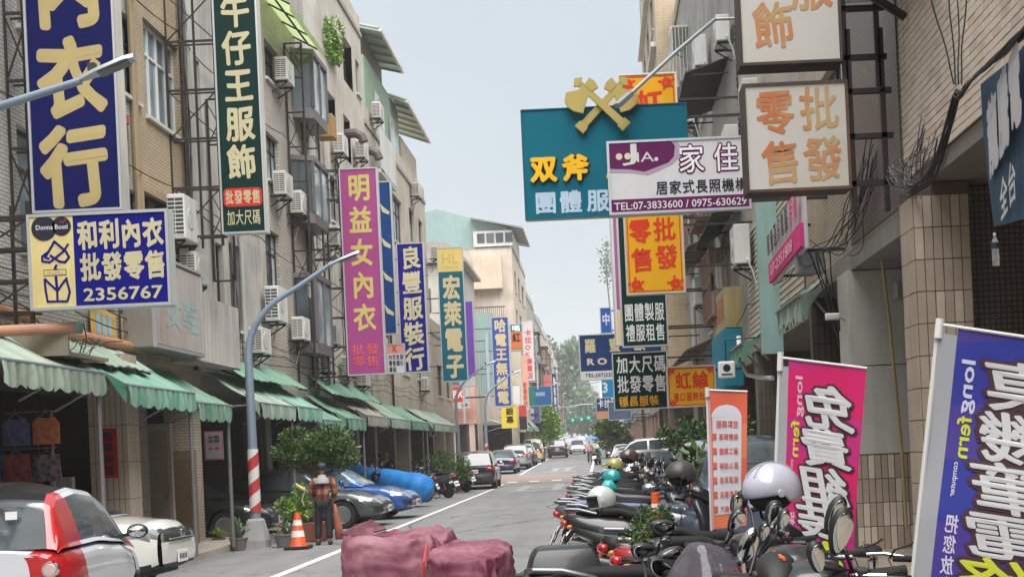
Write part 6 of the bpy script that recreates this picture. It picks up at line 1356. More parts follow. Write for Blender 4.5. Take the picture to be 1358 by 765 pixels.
SEDAN = dict(L=4.75, W=1.8, H=1.45, r=.33, fo=.92, ro=1.02, belt=[(-2.375, .80), (-2.2, .98), (-1.6, 1.02), (0, .98), (.9, .93), (1.6, .86), (2.15, .72), (2.375, .55)],
  cabin=dict(x=(-1.95, 1.15), top=[(-1.95, 1.01), (-1.75, 1.10), (-1.15, 1.36), (-.5, 1.45), (.1, 1.44), (.5, 1.34), (1.15, .93)], win=[(-1.35, -.72), (-.62, .12), (.20, .78)], ws=.28, rw=-1.0, tumble=.22),
  patches=std(4.75, 1.8, .58, .70, .50, .66, (.55, .74, .90, 0, .18)), mirror=(.62, .98), handles=(-.55, .35), seams=(-1.05, -.66, .18, 1.0), plate='fr', pzf=.42, pzr=.62)
SUVP = dict(L=4.55, W=1.82, H=1.68, r=.35, fo=.88, ro=.92, belt=[(-2.275, .95), (-2.1, 1.06), (-1, 1.06), (.8, 1.02), (1.5, .98), (2.0, .88), (2.275, .66)], flare=True, bulge=.06,
  cabin=dict(x=(-2.18, 1.30), top=[(-2.18, 1.06), (-2.1, 1.25), (-1.9, 1.58), (-1.5, 1.66), (-.4, 1.69), (.15, 1.66), (.5, 1.56), (1.30, 1.02)], win=[(-1.85, -1.3), (-1.2, -.42), (-.34, .5), (.54, .9)], ws=.3, rw=-1.72, tumble=.17),
  patches=std(4.55, 1.82, .70, .85, .62, .80, (.62, .86, 1.08, 0, .30), True), mirror=(.72, 1.08), handles=(-.95, -.05), seams=(-1.25, -.38, .52), plate='fr', pzf=.45, pzr=.80)
HATCH = dict(L=3.95, W=1.7, H=1.5, r=.31, fo=.8, ro=.65, belt=[(-1.975, .82), (-1.85, .98), (0, .95), (.9, .92), (1.5, .84), (1.975, .55)], nose=.5,
  cabin=dict(x=(-1.88, 1.15), top=[(-1.88, .97), (-1.7, 1.3), (-1.45, 1.44), (-.5, 1.50), (.0, 1.48), (.4, 1.38), (1.15, .92)], win=[(-1.45, -.9), (-.8, 0), (.1, .75)], ws=.2, rw=-1.4, tumble=.18),
  patches=std(3.95, 1.7, .60, .74, .48, .58, (.60, .75, 1.0, 0, .22)), mirror=(.65, .98), handles=(-.7, .1), seams=(-.85, .05, .95), plate='fr', pzf=.40, pzr=.66)
VAN = dict(L=4.4, W=1.7, H=1.9, r=.31, fo=.7, ro=.8, belt=[(-2.2, 1.0), (0, 1.05), (1.4, 1.02), (1.9, .95), (2.2, .70)], nose=.4,
  cabin=dict(x=(-2.15, 1.75), top=[(-2.15, 1.1), (-2.08, 1.75), (-1.9, 1.87), (0, 1.9), (.7, 1.87), (1.0, 1.75), (1.75, 1.0)], win=[(-1.95, -.9), (-.8, .2), (.3, 1.2)], ws=.8, rw=-2.0, tumble=.15),
  patches=std(4.4, 1.7, .70, .85, .6, .7, (.7, .75, 1.05, 0, .12)), mirror=(1.2, 1.12), handles=(-.7, .4), seams=(-.85, .25, 1.25), plate='fr', pzf=.42, pzr=.6)
WHP = cpaint((.72, .71, .66)); WHC = cpaint((.74, .74, .74)); GRYP = cpaint((.10, .105, .11), .5); BLUP = cpaint((.015, .10, .38), .3); BLKC = cpaint((.02, .022, .024), .2); SILP = cpaint((.45, .46, .47), .6); BSILV = cpaint((.13, .17, .27), .35); DKB = cpaint((.03, .045, .09), .4)
def place(o, x, y, deg, z=None): o.location = (x, y, (g(y) if z is None else z)+.008); o.rotation_euler = (0, 0, rad(deg)); return o
CG = 'cars parked and driving along the street'
# smart-like two tone microcar, seen from behind
SM = dict(L=2.75, W=1.66, H=1.53, r=.30, fo=.42, ro=.42, belt=[(-1.375, .99), (-1.25, 1.04), (-.3, 1.04), (.5, .98), (1.0, .88), (1.375, .62)], nose=.45, tf=.22, tr=.10, bulge=.07,
  cabin=dict(x=(-1.33, 1.05), top=[(-1.33, 1.03), (-1.27, 1.18), (-1.16, 1.42), (-.98, 1.50), (-.4, 1.545), (.1, 1.50), (.4, 1.38), (1.05, .88)], win=[(-.72, .78)], ws=.2, rw=-1.10, tumble=.16), mirm=BLKP, hm=WHC,
  mirror=(.62, 1.0), seams=(.85,), plate='fr', pzr=.48)
REDP = cpaint((.48, .008, .012)); SMW = cpaint((.62, .64, .68))
SM['patches'] = [('tail_light+', REDL, lambda c: c.x < -1.22 and abs(c.y) > .50 and .72 < c.z < .98), ('safety_cell+', REDP, lambda c: abs(c.y) > .50 and -1.385 < c.x < -.80 and c.z > .40 and math.hypot(c.x+.95, c.z-.30) > .34), ('lower_bumper', BLKP, lambda c: c.x < -1.3 and c.z < .42)]
SM['cabm'] = REDP; SM['split'] = -.78; SM['cabin']['pillar'] = REDP; SM['roofm'] = mat((.008, .008, .01), .3, spec=.25)
sm = car('microcar', 'two tone white and red microcar with black roof seen from behind at the lower left', 'car', SM, SMW, step=.03); place(sm, -5.66, 12.45, 96)
for sg_ in (1, -1):
    b = MB(); b.lathe([(.055, -1.405), (.05, -1.425), (0, -1.43)], 20, 'X', (0, sg_*.68, .85)); b.build('tail_light_lens', mat((.6, .42, .38), .1, coat=1), sm, world=False, smooth=True)
    b = MB(); b.lathe([(.075, -1.39), (.07, -1.415), (.058, -1.415)], 20, 'X', (0, sg_*.68, .85)); b.build('tail_light_ring', CHROME, sm, world=False)
for y, z, a in ((-.33, 1.33, .05), (.45, 1.05, .05)): b = MB(); b.box(-1.275 - (1.33-z)*.18, -1.27 - (1.33-z)*.18, y-a, y+a, z-.035, z+.035); b.build('sticker', PLATE, sm, world=False)
# white suv nose-out
P1 = dict(SUVP, belt=[(-2.275, .95), (-2.1, 1.06), (-1, 1.06), (.8, 1.02), (1.5, .99), (2.05, .93), (2.275, .80)], H=1.56, cabin=dict(SUVP['cabin'], top=[(-2.18, 1.06), (-2.1, 1.2), (-1.9, 1.46), (-1.5, 1.53), (-.4, 1.56), (.05, 1.54), (.4, 1.45), (1.30, 1.02)]), glass=GLASS, tf=.30, nose=.9, bulge=.10); P1['patches'] = [('headlight+', HL_, lambda c: 2.275-.80 < c.x and abs(c.y) > .48 + max(0, 2.2-c.x)*.3 and .70 + (2.275-c.x)*.17 < c.z < .84 + (2.275-c.x)*.12), ] + [q for q in P1['patches'] if q[0] in ('grille_', 'sill_cladding')] + [('grille', GRIL, lambda c: c.x > 2.2 and abs(c.y) < .50 and .66 < c.z < .84)]; crv = car('parked_suv', 'cream white SUV parked nose to the street behind the red and white microcar', 'car', P1, WHP, step=.035); place(crv, -8.28, 17.95, -3)
b = MB(); b.bar((2.385, -.42, .80), (2.385, .42, .80), .03, .03); b.bar((2.385, -.42, .71), (2.385, .42, .71), .02, .02); b.box(2.37, 2.41, -.07, .07, .71, .82, .01); b.build('chrome_grille_bar', CHROME, crv, world=False)
car_grey = place(car('parked_sedan', 'dark grey sedan nose-out behind the woman in plaid', 'car', SEDAN, GRYP), -7.72, 31.6, -2)
car_blue = place(car('parked_sedan', 'metallic blue sedan nose-out just beyond the dark grey one', 'car', dict(SEDAN, glass=GLASSB), BLUP), -7.5, 34.9, -3)
place(car('parked_sedan', 'black sedan tucked under the arcade between bush and lamp post', 'car', SEDAN, BLKC), -9.6, 28.3, 0)
blk = place(car('parked_suv', 'black SUV parked facing away on the left, nearest of the moving lane cars', 'car', SUVP, BLKC), -5.72, 58.6, 91)
place(car('parked_sedan', 'dark blue sedan with bright red tail lamp in front of the black SUV', 'car', SEDAN, DKB), -6.2, 80, 90)
index_kids()
def cc_(src, lab, x, y, d, mats=None): o = copy_tree(src, None, mats); o['label'] = lab; o['group'] = CG; o['category'] = 'car'; return place(o, x, y, d)
SILS = {BLKC.name: SILP}; WHS = {BLKC.name: WHC}
cc_(blk, 'silver SUV parked on the left beyond the dark blue sedan', -5.95, 88.5, 90, SILS)
cc_(blk, 'dark SUV parked beyond the silver SUV on the left', -5.9, 96, 90, {BLKC.name: DKB})
cc_(blk, 'black SUV driving away in the lane with both brake lamps visible', -4.2, 121, 90)
place(car('hatchback', 'small white car coming towards us in the middle of the street', 'car', HATCH, WHC), -2.65, 136, -90)
van = place(car('parked_van', 'yellowish delivery van parked on the left beside the dark SUV', 'van', VAN, cpaint((.55, .48, .2))), -5.7, 106, 90)
for i, (x, y, s_) in enumerate(((-3.6, 150, SILS), (-5.6, 152, WHS), (-5.7, 170, None), (-3.4, 190, WHS), (-5.8, 195, SILS))):
    cc_(blk, ('distant silver car queueing behind the white oncoming car', 'distant white car parked by the little green tree', 'distant black car parked past the little green tree', 'farthest white car in the driving lane', 'farthest silver car parked on the left')[i], x, y, 90, s_)
# right side
bs = place(car('parked_hatchback', 'blue silver car parked along the kerb behind the orange and pink flags', 'car', dict(HATCH, L=4.3, W=1.8, H=1.72, belt=[(-2.15, .9), (-2.0, 1.05), (0, 1.0), (.9, .98), (1.5, .88), (2.15, .55)], cabin=dict(x=(-2.05, 1.5), top=[(-2.05, 1.02), (-1.9, 1.42), (-1.5, 1.64), (-.5, 1.72), (.2, 1.70), (.6, 1.58), (1.5, .97)], win=[(-1.5, -.9), (-.8, .1), (.2, 1.05)], ws=.3, rw=-1.45, tumble=.2), mirror=(.95, 1.04), patches=std(4.3, 1.7, .62, .78, .5, .6, (.6, .75, 1.0, 0, .22)), plate='f', glass=GLASS), BSILV, step=.035), 1.72, 16.9, 97)
place(car('parked_sedan', 'dark car with a light windscreen frame parked nose-out beside the shrubs', 'car', dict(SUVP, plate='f', glass=GLASSB), cpaint((.05, .05, .055), .3)), 3.0, 23.0, 176)
wh = place(car('hatchback', 'white hatchback seen from behind beside the row of scooters', 'car', HATCH, WHC), 1.25, 37.5, 94)
index_kids()
o = copy_tree(van, None, {van.children[0].data.materials[0].name: WHC} if van.children else None); o['label'] = 'white van with dark windows parked nose-out beyond the white hatchback'; place(o, 2.15, 54, 180)
o = copy_tree(wh); o['label'] = 'pale car parked nose-out in front of the white van'; place(o, 2.2, 46, 182)
o = copy_tree(wh, None, {WHC.name: SILP}); o['label'] = 'silver car beyond the white van near the pedestrian'; place(o, 1.4, 66, 90)
o = copy_tree(wh); o['label'] = 'second white car beyond the van under the blue awning'; place(o, 1.3, 76, 90)
for i, (y, s_) in enumerate(((112, WHC), (122, DKB), (135, SILP))):
    o = copy_tree(wh, None, {WHC.name: s_}); o['label'] = ('distant white car parked on the right side', 'distant dark blue car parked on the right side', 'distant silver car parked on the right side')[i]; place(o, 1.1, y, 90)
# ================================================================ SCOOTERS
def ring(c, ry, rz, n=14, e=.75, x=None):
    out = []
    for k in range(n):
        a = 2*math.pi*k/n; ca, sa = math.cos(a), math.sin(a)
        out.append(Vector((c[0], c[1] + ry*math.copysign(abs(ca)**e, ca), c[2] + rz*math.copysign(abs(sa)**e, sa))))
    return out
SPB = mat((.016, .017, .02), .3, coat=.5, name='scooter_paint'); SPT = mat((.03, .03, .032), .55, name='scooter_plastic'); SEAT = mat((.016, .016, .018), .7, spec=.25, name='seat_vinyl', bump=.1)
def wheel(t, x, r, y=0, wd=.055):
    b = MB(); b.lathe([(r*.66, y-wd), (r*.9, y-wd*1.05), (r, y-wd*.5), (r, y+wd*.5), (r*.9, y+wd*1.05), (r*.66, y+wd)], 24, 'Y', (x, 0, r)); w_ = b.build('wheel', RUBBER, t, world=False, smooth=True)
    b = MB(); b.lathe([(r*.60, y-.03), (r*.66, y-.035), (r*.66, y+.035), (r*.60, y+.03)], 24, 'Y', (x, 0, r)); b.lathe([(.035, y-.05), (.035, y+.05)], 12, 'Y', (x, 0, r))
    for q in range(5): a = q*2*math.pi/5; b.bar((x, y, r), (x+r*.62*math.cos(a), y, r+r*.62*math.sin(a)), .03, .03, up=(0, 1, 0))
    b.build('rim', mat((.28, .28, .29), .35, .8), w_, world=False)
def mirror_part(t, sg_, root, head, rx=.075, rz=.055, ang=0, round_=False, back=BLKP):
    """stalk and mirror head; glass looks to -x"""
    b = MB(); b.tube([root, (Vector(root)+Vector(head))/2 + Vector((.02, sg_*.02, .02)), Vector(head)+Vector((.02, 0, -rz*.6))], .008, 6)
    Mr = Matrix.Rotation(ang, 3, 'Z') @ Matrix.Rotation(rad(8), 3, 'X'); sh_ = (lambda p: p) if round_ else (lambda p: Vector((p.x, p.y, p.z*(1-.25*(p.y/rx)*sg_*-1))))
    b.ell(head, (.022, rx, rz), 18, 10, M=Mr, f=sh_); m_ = b.build('mirror', back, t, world=False, smooth=True)
    b = MB(); b.ell(Vector(head) + Mr @ Vector((-.021, 0, 0)), (.003, rx*.88, rz*.86), 18, 10, M=Mr, f=sh_); b.build('mirror_glass', MIRROR, m_, world=False, smooth=True)
def scooter(label, mirrors=True):
    t = thing('scooter', label, 'scooter', (0, 0, 0), group='scooters parked in rows')
    wheel(t, -.62, .245); wheel(t, .66, .24)
    secs = [ring((x, 0, z), w_, h_) for x, z, w_, h_ in ((-.97, .80, .03, .02), (-.93, .77, .10, .07), (-.8, .71, .155, .12), (-.6, .64, .19, .17), (-.35, .58, .205, .20), (-.12, .52, .18, .19), (.02, .42, .15, .14), (.1, .36, .13, .08))]
    b = MB(); b.loft(secs); b.build('tail_body', SPB, t, world=False, smooth=2)
    for sg_ in (1, -1):
        b = MB(); b.loft([ring((x, sg_*y, z), .02, h_, 8) for x, y, z, h_ in ((-.80, .155, .66, .02), (-.55, .19, .56, .055), (-.25, .205, .50, .07), (0, .17, .40, .03))]); b.build('side_panel', SPT, t, world=False, smooth=2)
    secs = [ring((x, 0, z), w_, h_, e=.6) for x, z, w_, h_ in ((-.84, .835, .05, .02), (-.78, .845, .11, .035), (-.6, .84, .14, .045), (-.38, .835, .15, .045), (-.26, .79, .155, .05), (-.05, .77, .14, .055), (.1, .76, .09, .05), (.15, .75, .04, .03))]
    b = MB(); b.loft(secs); b.build('seat', SEAT, t, world=False, smooth=2)
    b = MB(); b.box(-.02, .40, -.16, .16, .30, .345, .015); b.box(.0, .38, -.14, .14, .22, .3); b.build('floorboard', SPT, t, world=False)
    b = MB()
    pr = [(.36, .30, .18), (.42, .42, .20), (.46, .55, .215), (.45, .70, .21), (.41, .82, .19), (.36, .93, .14)]
    rows_ = []
    for x, z, w_ in pr: rows_.append([Vector((x - .05*abs(k)**2, k*w_, z)) for k in (-1, -.66, -.33, 0, .33, .66, 1)] + [Vector((x + .10*(1-abs(k)**2)+.02, k*w_, z)) for k in (1, .66, .33, 0, -.33, -.66, -1)])
    b.loft(rows_); b.build('leg_shield', SPB, t, world=False, smooth=2)
    b = MB(); b.loft([ring((x, 0, z), w_, h_) for x, z, w_, h_ in ((.27, 1.0, .06, .03), (.33, 1.01, .12, .06), (.42, .99, .14, .085), (.50, .95, .11, .075), (.54, .92, .05, .04))]); b.build('handlebar_cover', SPB, t, world=False, smooth=2)
    b = MB(); b.ell((.505, 0, .95), (.05, .08, .055), 16, 8); b.build('headlight', HL_, t, world=False, smooth=True)
    b = MB(); b.loft([ring((.66+.30*math.cos(a), 0, .24+.30*math.sin(a)), .065, .02, 8) for a in [rad(q) for q in range(25, 160, 15)]]); b.build('front_fender', SPB, t, world=False, smooth=2)
    for sg_ in (1, -1): b = MB(); b.tube([(.66, sg_*.075, .24), (.5, sg_*.075, .62)], .022, 8); b.build('fork', mat((.3, .3, .31), .3, .8), t, world=False)
    b = MB(); b.tube([(.35, 0, .9), (.35, 0, 1.0)], .03, 8); b.tube([(.28, -.33, 1.0), (.35, -.14, 1.01), (.35, .14, 1.01), (.28, .33, 1.0)], .014, 8); b.build('handlebar', mat((.06, .06, .06), .4, .5), t, world=False)
    for sg_ in (1, -1):
        b = MB(); b.tube([(.30, sg_*.24, 1.003), (.26, sg_*.36, .998)], .021, 10); b.build('grip', RUBBER, t, world=False)
        b = MB(); b.tube([(.36, sg_*.2, 1.0), (.37, sg_*.28, .99), (.33, sg_*.37, .97)], .008, 6); b.build('brake_lever', CHROME, t, world=False)
        if mirrors: mirror_part(t, sg_, (.32, sg_*.2, 1.02), (.30, sg_*.33, 1.22))
    b = MB(); b.loft([ring((x, 0, z), w_, h_, 10) for x, z, w_, h_ in ((-1.0, .745, .05, .02), (-.985, .745, .08, .035), (-.93, .735, .11, .045))]); b.build('tail_light', REDL, t, world=False, smooth=2)
    b = MB(); b.tube([(-.62, .13, .82), (-.8, .14, .87), (-.94, .10, .88), (-.97, 0, .88), (-.94, -.10, .88), (-.8, -.14, .87), (-.62, -.13, .82)], .015, 8); b.build('grab_rail', mat((.16, .17, .18), .3, .8), t, world=False, smooth=True)
    b = MB(); b.loft([[Vector((x, -.09, z)), Vector((x, .09, z)), Vector((x+.015, .09, z+.01)), Vector((x+.015, -.09, z+.01))] for x, z in ((-.88, .66), (-.98, .52), (-1.06, .36))]); b.build('rear_fender', SPT, t, world=False)
    b = MB(); v0 = Vector((-1.0, 0, .50)); b.add([(-.985, -.13, .56), (-.985, .13, .56), (-1.055, .13, .40), (-1.055, -.13, .40), (-.98, -.13, .555), (-.98, .13, .555), (-1.05, .13, .395), (-1.05, -.13, .395)], [(0,1,2,3),(7,6,5,4),(0,4,5,1),(1,5,6,2),(2,6,7,3),(3,7,4,0)]); pl = b.build('number_plate', PLATE, t, world=False)
    b = MB(); [b.bar((-1.024-.003, -.1+k*.04, .50), (-1.036-.003, -.1+k*.04, .465), .022, .004) for k in range(6)]; b.build('plate_print', INK, pl, world=False, kind='stuff')
    for sg_ in (1, -1): b = MB(); b.ell((-.9, sg_*.12, .70), (.03, .022, .02), 10, 6); b.build('turn_signal', mat((.6, .25, .03), .2), t, world=False, smooth=True)
    b = MB(); b.tube([(-.15, -.15, .28), (-.45, -.19, .30), (-.85, -.2, .38)], [.025, .055, .06], 12); b.build('exhaust', mat((.12, .12, .125), .35, .7), t, world=False, smooth=True)
    b = MB(); b.box(-.5, -.1, -.11, .13, .2, .4, .04); b.tube([(-.62, .1, .25), (-.4, .12, .28), (-.2, .12, .28)], .05, 8); b.build('engine', mat((.08, .08, .085), .5, .5), t, world=False)
    b = MB(); b.tube([(-.62, -.12, .3), (-.55, -.12, .6)], .025, 10); b.tube([(-.62, .12, .3), (-.55, .12, .6)], .025, 10); b.build('shock_absorber', mat((.5, .1, .05), .4), t, world=False)
    b = MB(); b.tube([(-.1, -.12, .2), (-.16, -.16, .02), (-.2, .16, .02), (-.1, .12, .2)], .013, 6); b.build('centre_stand', BLKSTEEL, t, world=False)
    return t
sc0 = scooter('proto'); index_kids()
def sp(c, met=0.0): return mat(c, .28, met, coat=.8)
PC = dict(black=SPB, white=sp((.6, .6, .6)), red=sp((.40, .02, .025)), grey=sp((.10, .105, .11), .3), blue=sp((.03, .07, .25), .3), navy=sp((.02, .03, .07)), silver=sp((.42, .44, .46), .5), wine=sp((.12, .01, .02)), green=sp((.05, .2, .15)), cream=sp((.55, .5, .38)), lilac=sp((.30, .32, .48)))
SEATS = {'b': SEAT, 'g': mat((.10, .10, .105), .5), 'l': mat((.16, .19, .30), .5)}
_f = []
def put_scooter(label, x, y, deg, col='black', seat='b', lean=-7, z=None):
    if _f: o = copy_tree(sc0, None, {SPB.name: PC[col], SEAT.name: SEATS[seat]})
    else:
        o = sc0; _f.append(1)
    o['label'] = label; o['group'] = 'scooters parked in rows'; o.scale = (1.13,)*3; o.location = (x, y, (g(y)+.01) if z is None else z); o.rotation_euler = (rad(lean), 0, rad(deg)); return o
# the right-hand row, tails to the road
put_scooter('black scooter with red tail lamp and silver rail, nearest whole one on the right', .60, 14.5, -5, 'black')
put_scooter('black scooter with red trim carrying the white full face helmet', .6, 15.6, -4, 'wine')
R7 = random.Random(21)
row = [('grey scooter with a bluish seat behind the white helmet', 'grey', 'l'), ('black scooter carrying the teal helmet', 'black', 'b'), ('silver scooter tucked behind the teal helmet', 'silver', 'b'), ('black scooter with grey seat in the right row beside the orange cone tip', 'black', 'g'),
       ('navy scooter in the middle of the right row', 'navy', 'b'), ('wine red scooter beside the white hatchback tail', 'wine', 'b'), ('blue tailed scooter at the road edge of the right row', 'blue', 'b'), ('grey scooter among the dark ones in the right row', 'grey', 'g'), ('black scooter near the brown helmet', 'black', 'b'),
       ('white scooter in the far half of the right row', 'white', 'b'), ('dark grey scooter just before the white hatchback', 'grey', 'b'), ('black scooter with silver rim glints in the far half of the right row', 'black', 'b'), ('cream scooter in the far half of the right row', 'cream', 'b'), ('black scooter leaning on the cream one in the right row', 'black', 'b'), ('blue black scooter beside the car and shrubs in the right row', 'navy', 'b'), ('last black scooter of the nearest right row', 'black', 'b')]
y = 16.8
for k, (lab, c_, s_) in enumerate(row):
    put_scooter(lab, .52 + R7.uniform(-.12, .14), y, R7.uniform(-14, 12), c_, s_, R7.uniform(-10, -4)); y += R7.uniform(.74, 1.02)
for k in range(8): put_scooter(('black scooter nose to nose behind the nearest row on the right', 'silver scooter in the second right row beside the blue silver car', 'dark scooter in the second right row under the brown helmet', 'red scooter in the second right row by the dark car', 'blue scooter in the second right row before the white hatchback', 'black scooter at the far end of the second right row', 'white scooter wedged between second row and shrubs', 'grey scooter wedged next to the white hatchback nose')[k], .35 + .1*k, 30.3 + .9*k, R7.uniform(-25, 20), ('black', 'silver', 'grey', 'red', 'navy', 'black', 'white', 'grey')[k], 'b', -6)
# foreground: scooters under the handlebars of the flags
put_scooter('black scooter with a black top case, cut by the lower edge of the frame', .62, 7.6, 8, 'black')
put_scooter('dark scooter under the matt black helmet', 1.05, 10.9, 4, 'black')
put_scooter('red fronted scooter half hidden between the black helmet and the orange flag', 1.15, 9.7, 6, 'red')
# left side scooters (tails to the road)
for lab, px, py, c_, d in (('black scooter beside the blue sedan, nearest of the left scooters', 548, 672, 'black', 176), ('black scooter in front of the blue tarp roll', 566, 666, 'navy', 172), ('grey scooter with white number plate beyond the blue tarp', 600, 660, 'grey', 150), ('dark red scooter with white number plate behind the black SUV', 624, 652, 'wine', 146), ('black scooter leaning by the potted shrubs', 590, 655, 'black', 155), ('light coloured scooter by the arcade doorway', 570, 650, 'cream', 170)):
    u, v = uv(px, py); Y = EYE*F/v; put_scooter(lab, u*Y/F - .75, Y+.4, d, c_)
# ---- extras in the foreground
def helmet(label, c, r=.14, col=(.7, .7, .7), yaw=0, pitch=0, full=False, visor=None, stripes_=None, mt=None):
    t = thing('helmet', label, 'helmet', c); t.rotation_euler = (0, rad(pitch), rad(yaw)); m_ = mt or mat(col, .25, coat=.6)
    cut = -.55 if full else -.32
    b = MB(); n, mm = 28, 18; vs = []
    for i in range(mm+1):
        th = (math.pi*.5 + math.asin(-cut)*1.0)*i/mm
        for k in range(n):
            a = 2*math.pi*k/n; x = math.sin(th)*math.cos(a); y = math.sin(th)*math.sin(a); z = math.cos(th); fr = 1.12 if x < 0 else 1.08
            vs.append((x*r*fr, y*r*.92, z*r*1.0 + (.0 if full else (-.02 if x < 0 else .03)*(i/mm)**3)))
    b.add(vs, [(i*n+k, (i+1)*n+k, (i+1)*n+(k+1) % n, i*n+(k+1) % n) for i in range(mm) for k in range(n)])
    hs = [f for f in b.f if not (full and (lambda c_: c_.x > r*.45 and -.45*r < c_.z < r*.35 and abs(c_.y) < r*.85)(sum((b.v[i] for i in f), Vector())/4))]
    vf = [f for f in b.f if f not in hs]; b.f = hs; o = b.build('shell', m_, t, world=False, smooth=True)
    sm_ = o.modifiers.new('s', 'SOLIDIFY'); sm_.thickness = .012; sm_.offset = -1
    b2 = MB(); b2.v = [Vector((v[0]*1.01, v[1]*1.01, v[2])) for v in vs]; 
    if full: b2.f = vf
    else: b2.v = []; b2.ell((r*.0, 0, -.02), (r*.9, r*.75, r*.62), 18, 10)
    b2.build('visor' if full else 'lining', mat((.01, .01, .012), .08) if full else RUBBER, t, world=False, smooth=True)
    b = MB(); b.tube([(r*.2, r*.8, -r*.3), (r*.3, r*.5, -r*.95), (r*.35, 0, -r*1.1), (r*.3, -r*.5, -r*.95), (r*.2, -r*.8, -r*.3)], .009, 6); b.build('chin_strap', RUBBER, t, world=False)
    if not full and not stripes_:
        b = MB(); b.loft([[Vector((r*1.0 + q*.07, y_*r*(.75-.1*q), r*.12 - .02*q + zz)) for y_, zz in ((-1, 0), (-.5, .025), (0, .033), (.5, .025), (1, 0), (.5, .018), (0, .026), (-.5, .018))] for q in (0, .5, 1)]); b.build('peak', m_, t, world=False, smooth=2)
    if stripes_:
        for ang, w0 in ((.5, .012), (-.5, .012), (0, .008)):
            b = MB(); pts = [(math.sin(q)*math.cos(ang+math.pi)*-r*1.095, math.sin(q)*math.sin(ang)*r*.93, math.cos(q)*r*1.006) for q in [(-.9+.15*i) for i in range(13)]]; b.tube(pts, .006, 5); b.build('trim_line', mat(stripes_, .4), t, world=False)
    b = MB()
    for sg_ in (1, -1): b.lathe([(.022, sg_*r*.9), (.02, sg_*(r*.9+.012)), (0, sg_*(r*.9+.014))], 14, 'Y', (r*.1, 0, -.01))
    b.build('rivet', m_, t, world=False, kind='stuff'); return t
helmet('big white open face helmet hung over a scooter mirror beside the pink flag', P(1023, 650, 6.9), .150, (.47, .47, .55), 200, 8, stripes_=(.30, .28, .34))
helmet('matt dark brown helmet resting on a scooter handlebar', P(903, 630, 11.4), .135, (.055, .05, .045), 190, 5, mt=mat((.05, .045, .042), .45))
helmet('white full face helmet with a black visor lying on a scooter seat', P(797, 662, 13.7), .148, (.50, .53, .50), 195, 8, full=True)
helmet('small teal helmet above the white one', P(811, 633, 15.2), .105, (.02, .28, .29), 150, 10)
helmet('brown helmet far back on the scooter row near the white hatchback', P(834, 606, 20), .135, (.08, .05, .04), 190, 0)
helmet('yellow patterned helmet behind the teal one', P(815, 617, 17), .10, (.34, .30, .10), 170, 0)
t = thing('helmet', 'teal visored cap piece under the small teal helmet', 'helmet', P(806, 648, 14.6)); b = MB(); b.loft([ring((x, 0, z), w_, h_, 12) for x, z, w_, h_ in ((-.10, -.03, .05, .03), (-.03, .02, .09, .08), (.05, .03, .08, .07), (.10, .0, .04, .03))]); b.build('shell', mat((.03, .42, .42), .3, coat=.5), t, world=False, smooth=2)
b = MB(); b.tube([(0, .08, 0), (.03, 0, -.1), (0, -.08, 0)], .008, 5); b.build('chin_strap', RUBBER, t, world=False)
# top case
t = thing('top_case', 'black plastic top case on the rear rack of the nearest scooter', 'luggage box', P(750, 800, 7.9)); t.rotation_euler = (0, 0, rad(6)); k = 7.9/F
m = MB(); m.loft([[Vector((x*sx, y*sy, z)) for x, y in ((-1, -1), (1, -1), (1, 1), (-1, 1))] for z, sx, sy in ((-.02, .19, .15), (.02, .215, .175), (.17, .232, .19), (.18, .225, .185))]); m.build('lower_shell', mat((.016, .016, .017), .45), t, world=False, bevel=.02, smooth=True)
m = MB(); m.loft([[Vector((x*sx, y*sy, z)) for x, y in ((-1, -1), (1, -1), (1, 1), (-1, 1))] for z, sx, sy in ((.195, .225, .185), (.21, .225, .188), (.30, .20, .165), (.345, .17, .14), (.36, .12, .10))]); m.build('lid', mat((.014, .014, .015), .38, coat=.2), t, world=False, bevel=.02, smooth=True)
m = MB(); m.box(-.26, .24, -.195, .195, .175, .195, .008); m.build('rim_band', SPT, t, world=False); m = MB(); m.box(-.31, -.24, -.1, -.05, .165, .21, .012); m.build('latch', SPT, t, world=False)
m = MB(); m.tube([(-.15, 0, -.35), (-.12, 0, -.02)], .015, 6); m.tube([(.15, .05, -.33), (.12, .05, -.02)], .015, 6); m.build('rack', BLKSTEEL, t, world=False)
